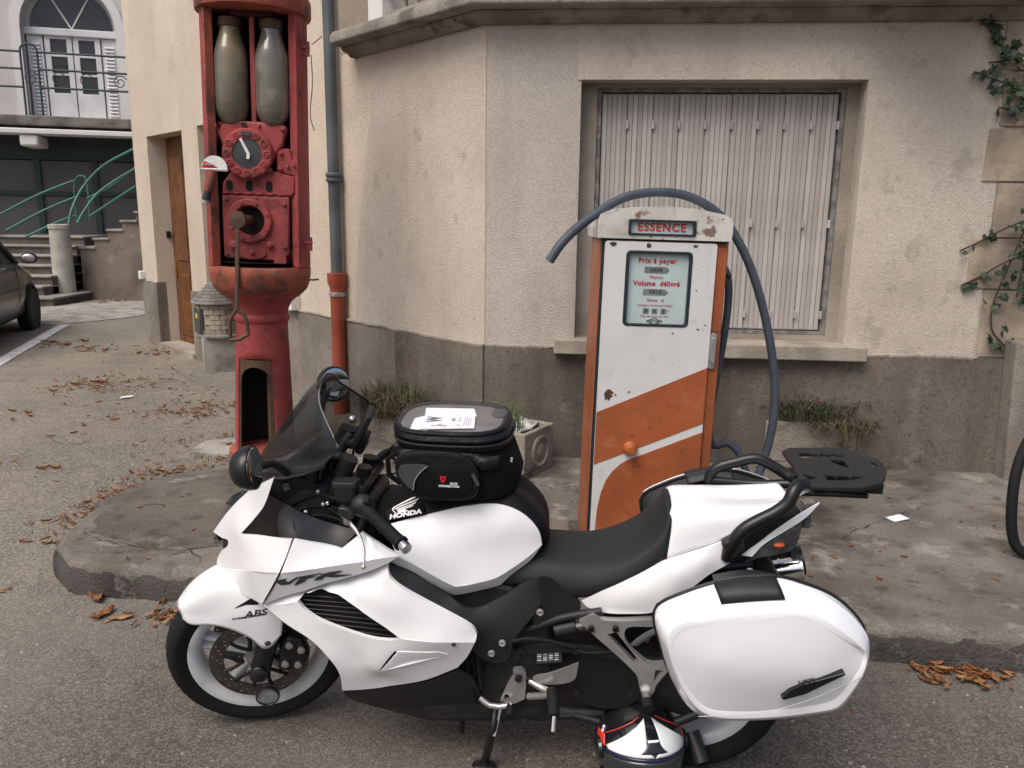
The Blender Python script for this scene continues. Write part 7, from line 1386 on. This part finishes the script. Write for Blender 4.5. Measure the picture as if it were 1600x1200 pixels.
# sheets in the map pocket lie on the pocket floor
zp = 1.1335
def sheet_(pts, dz, label, name='paper_sheet'):
    c = [Vector((p[0], p[1])) for p in pts]; e = empty(name, M=MBK@T(c[0].x, c[0].y, zp+dz)); tag(e, label, 'paper')
    b = MB(); b.poly([(v.x-c[0].x, v.y-c[0].y) for v in c], [], lambda u, d, w: (u, w, d), 0, .0012); b.build('sheet', 'paper', e, smooth=0); return e, c[0]
pA = [(0.8315,-0.0758,1.1335),(0.6828,-0.0871,1.1335),(0.6651,-0.0076,1.1335),(0.6593,0.1186,1.1335),(0.8103,0.1311,1.1335)]
s1, oA = sheet_([(0.8387,0.1289,1.1335),(0.8469,0.0262,1.1335),(0.8198,-0.0013,1.1335),(0.7868,0.1283,1.1335)], .0, 'lower white note peeping out left of the printed sheet')
s3, oC = sheet_([(0.8328,-0.0723,1.1335),(0.6838,-0.0805,1.1335),(0.6651,-0.0076,1.1335),(0.8192,0.0108,1.1335)], .002, 'blank white sheet behind the printed sheet in the map pocket')
s2, oB = sheet_([(0.8121,0.1313,1.1335),(0.8204,0.0049,1.1335),(0.6693,-0.0102,1.1335),(0.6559,0.1045,1.1335)], .004, 'white printed sheet with a large letter in the map pocket of the tank bag')
# directions on the sheet: printed W reads from the front of the bike
ex_, ey_ = (Vector([(0.6693,-0.0102,1.1335)][0])-Vector([(0.8204,0.0049,1.1335)][0])).to_2d(), (Vector([(0.8204,0.0049,1.1335)][0])-Vector([(0.8121,0.1313,1.1335)][0])).to_2d()
def onsheet(u, v): p = Vector((0, 0))+ex_*u+ey_*v; return p
ang = math.atan2(ex_.y, ex_.x)
cW = onsheet(.235, .68); text('sheet_lettering', 'W', .060, 'ink', s2, T(cW.x, cW.y, .0016)@Matrix.Rotation(ang+R(90), 4, 'Z'), bold=.0012, sx=.75)
cM = onsheet(.36, .26)
for (dx_, dy_, r_) in ((-.016,-.004,.007),(.016,-.004,.007)):
    b = MB(); b.poly(circle(0, 0, r_, 12), [circle(0, 0, r_*.55, 10)], lambda u, d, w: (cM.x+(u+dx_)*math.cos(ang)-(w+dy_)*math.sin(ang), cM.y+(u+dx_)*math.sin(ang)+(w+dy_)*math.cos(ang), d), .0013, .0018); b.build('printed_wheel', 'ink_grey', s2, smooth=0)
b = MB(); b.poly([(-.014,.0),(-.004,.004),(.0,.014),(.006,.012),(.006,.004),(.016,.002),(.008,-.006),(-.006,-.006)], [], lambda u, d, w: (cM.x+u*math.cos(ang)-w*math.sin(ang), cM.y+u*math.sin(ang)+w*math.cos(ang), d), .0013, .0018); b.build('printed_motorcycle', 'ink_grey', s2, smooth=0)
for i, (u, v, su, sv) in enumerate(((.60,.66,.07,.22),(.72,.8,.05,.06),(.72,.62,.05,.1),(.72,.28,.05,.08),(.82,.55,.012,.6),(.86,.55,.012,.6),(.90,.5,.012,.5),(.94,.5,.012,.5))):
    c = onsheet(u, v); w_, h_ = ex_*su, ey_*sv; b = MB(); b.add([(c.x-w_.x/2-h_.x/2, c.y-w_.y/2-h_.y/2, .0016), (c.x+w_.x/2-h_.x/2, c.y+w_.y/2-h_.y/2, .0016), (c.x+w_.x/2+h_.x/2, c.y+w_.y/2+h_.y/2, .0016), (c.x-w_.x/2+h_.x/2, c.y-w_.y/2+h_.y/2, .0016)], [(0,1,2,3)]); b.build('printed_block', 'ink_grey', s2, smooth=0)
b = MB(); 
pr = bagring(.575,.893,.138,1.1395); b.rings([pr, bagring(.60,.87,.12,1.1435), bagring(.68,.79,.04,1.1445)], False, True); b.build('map_pocket_film', 'clear_film', BAG, smooth=60)
b = MB(); b.ball((.60-bo.x,-.05,1.136-bo.z), (.025,.04,.006)); b.build('pocket_contents', 'fabric_grey', BAG)

# ================================================================== HELMET
hc = Vector((.405, 2.145, 0)); hz = .135
HM = empty('helmet', (hc.x, hc.y+.02, .0), (R(-12), 0, R(9))); HM.scale = (1.11, 1.09, .97); HM.location.x += .006; tag(HM, 'black and white full face helmet with red accents standing below the pannier', 'helmet')
def hsurf(th, ph, k=1.0):   # th: 0 top .. pi bottom, ph: azimuth, 0 = front (-y)
    sx_, sy_, szt = .122*k, .15*k, .140*k
    st, ct = math.sin(th), math.cos(th); y_ = -math.cos(ph)*st*sy_; x_ = math.sin(ph)*st*sx_; z_ = .140+ct*szt
    if ct < 0: x_ *= 1-.10*ct*ct; y_ *= 1+.05*ct*ct
    return Vector((x_, y_, z_))
def hpatch(name, m, f, k, nu=24, nv=14):
    rows_ = []
    for i in range(nv+1):
        rows_.append([hsurf(*f(j/nu, i/nv), k) for j in range(nu+1)])
    b = MB(); b.grid(rows_); return b.build(name, m, HM, smooth=180, solid=.002)
hpatch('helmet_shell', 'helmet_black', lambda u, v: (.02+v*2.65, -math.pi+2*math.pi*u), 1.0, 40, 24)
# white forehead wings left and right of the black centre stripe, red flashes at the temples
for s in (-1, 1):
    hpatch('white_panel', 'helmet_white', lambda u, v: (.62+.80*v+.50*u*(1-v), s*(.15+.03*v-.175*max(0, v-.8)/.2+1.06*u*(.62+.38*v))), 1.012, 16, 14)
    hpatch('red_flash', 'helmet_red', lambda u, v: (1.16+.24*v, s*(1.27+.35*u-.10*v)), 1.013, 8, 5)
    hpatch('red_line', 'helmet_red', lambda u, v: (.60+.55*v, s*(.32+.92*v+.04*u)), 1.0125, 3, 14)
    hpatch('visor_vent', 'helmet_white', lambda u, v: (2.25+.25*v, s*(.1+.5*u)), 1.014, 8, 5)
    b = MB(); b.lathe([(.035,0),(.033,.008),(0,.012)], 20, T(s*.118, -.02, .145)@Matrix.Rotation(R(90*s), 4, 'Y')); b.build('visor_pivot', 'helmet_black', HM)
hpatch('visor_brow', 'helmet_blue', lambda u, v: (1.44+.07*v, -1.35+2.7*u), 1.016, 30, 3)
hpatch('visor', 'headlamp', lambda u, v: (1.50+.6*v, -1.25+2.5*u), 1.012, 30, 8)
hpatch('forehead_vent', 'helmet_black', lambda u, v: (1.10+.24*v, (-.15-.16*v*v+(.30+.32*v*v)*u)), 1.022, 12, 8)
hpatch('vent_hood', 'helmet_white', lambda u, v: (1.07+.05*v, -.14+.28*u), 1.024, 8, 3)
tx = hsurf(1.1, -1.35, 1.02); text('helmet_lettering', 'S', .028, 'decal_white', HM, T(tx.x, tx.y, tx.z)@Matrix.Rotation(R(-80), 4, 'Z')@Matrix.Rotation(R(70), 4, 'X'), bold=.001)
b = MB(); b.box((-.006,-.012,0),(.006,.012,.035), T(-.055,-.02,.272)@Matrix.Rotation(R(35), 4, 'Y')); b.build('orange_strap_tag', 'orange_tag', HM, bevel=.002)
b = MB(); b.lathe([(.110,.0),(.112,.03),(.10,.035),(.095,.0)], 30, T(0,.01,0)); b.build('neck_roll', 'rubber', HM)
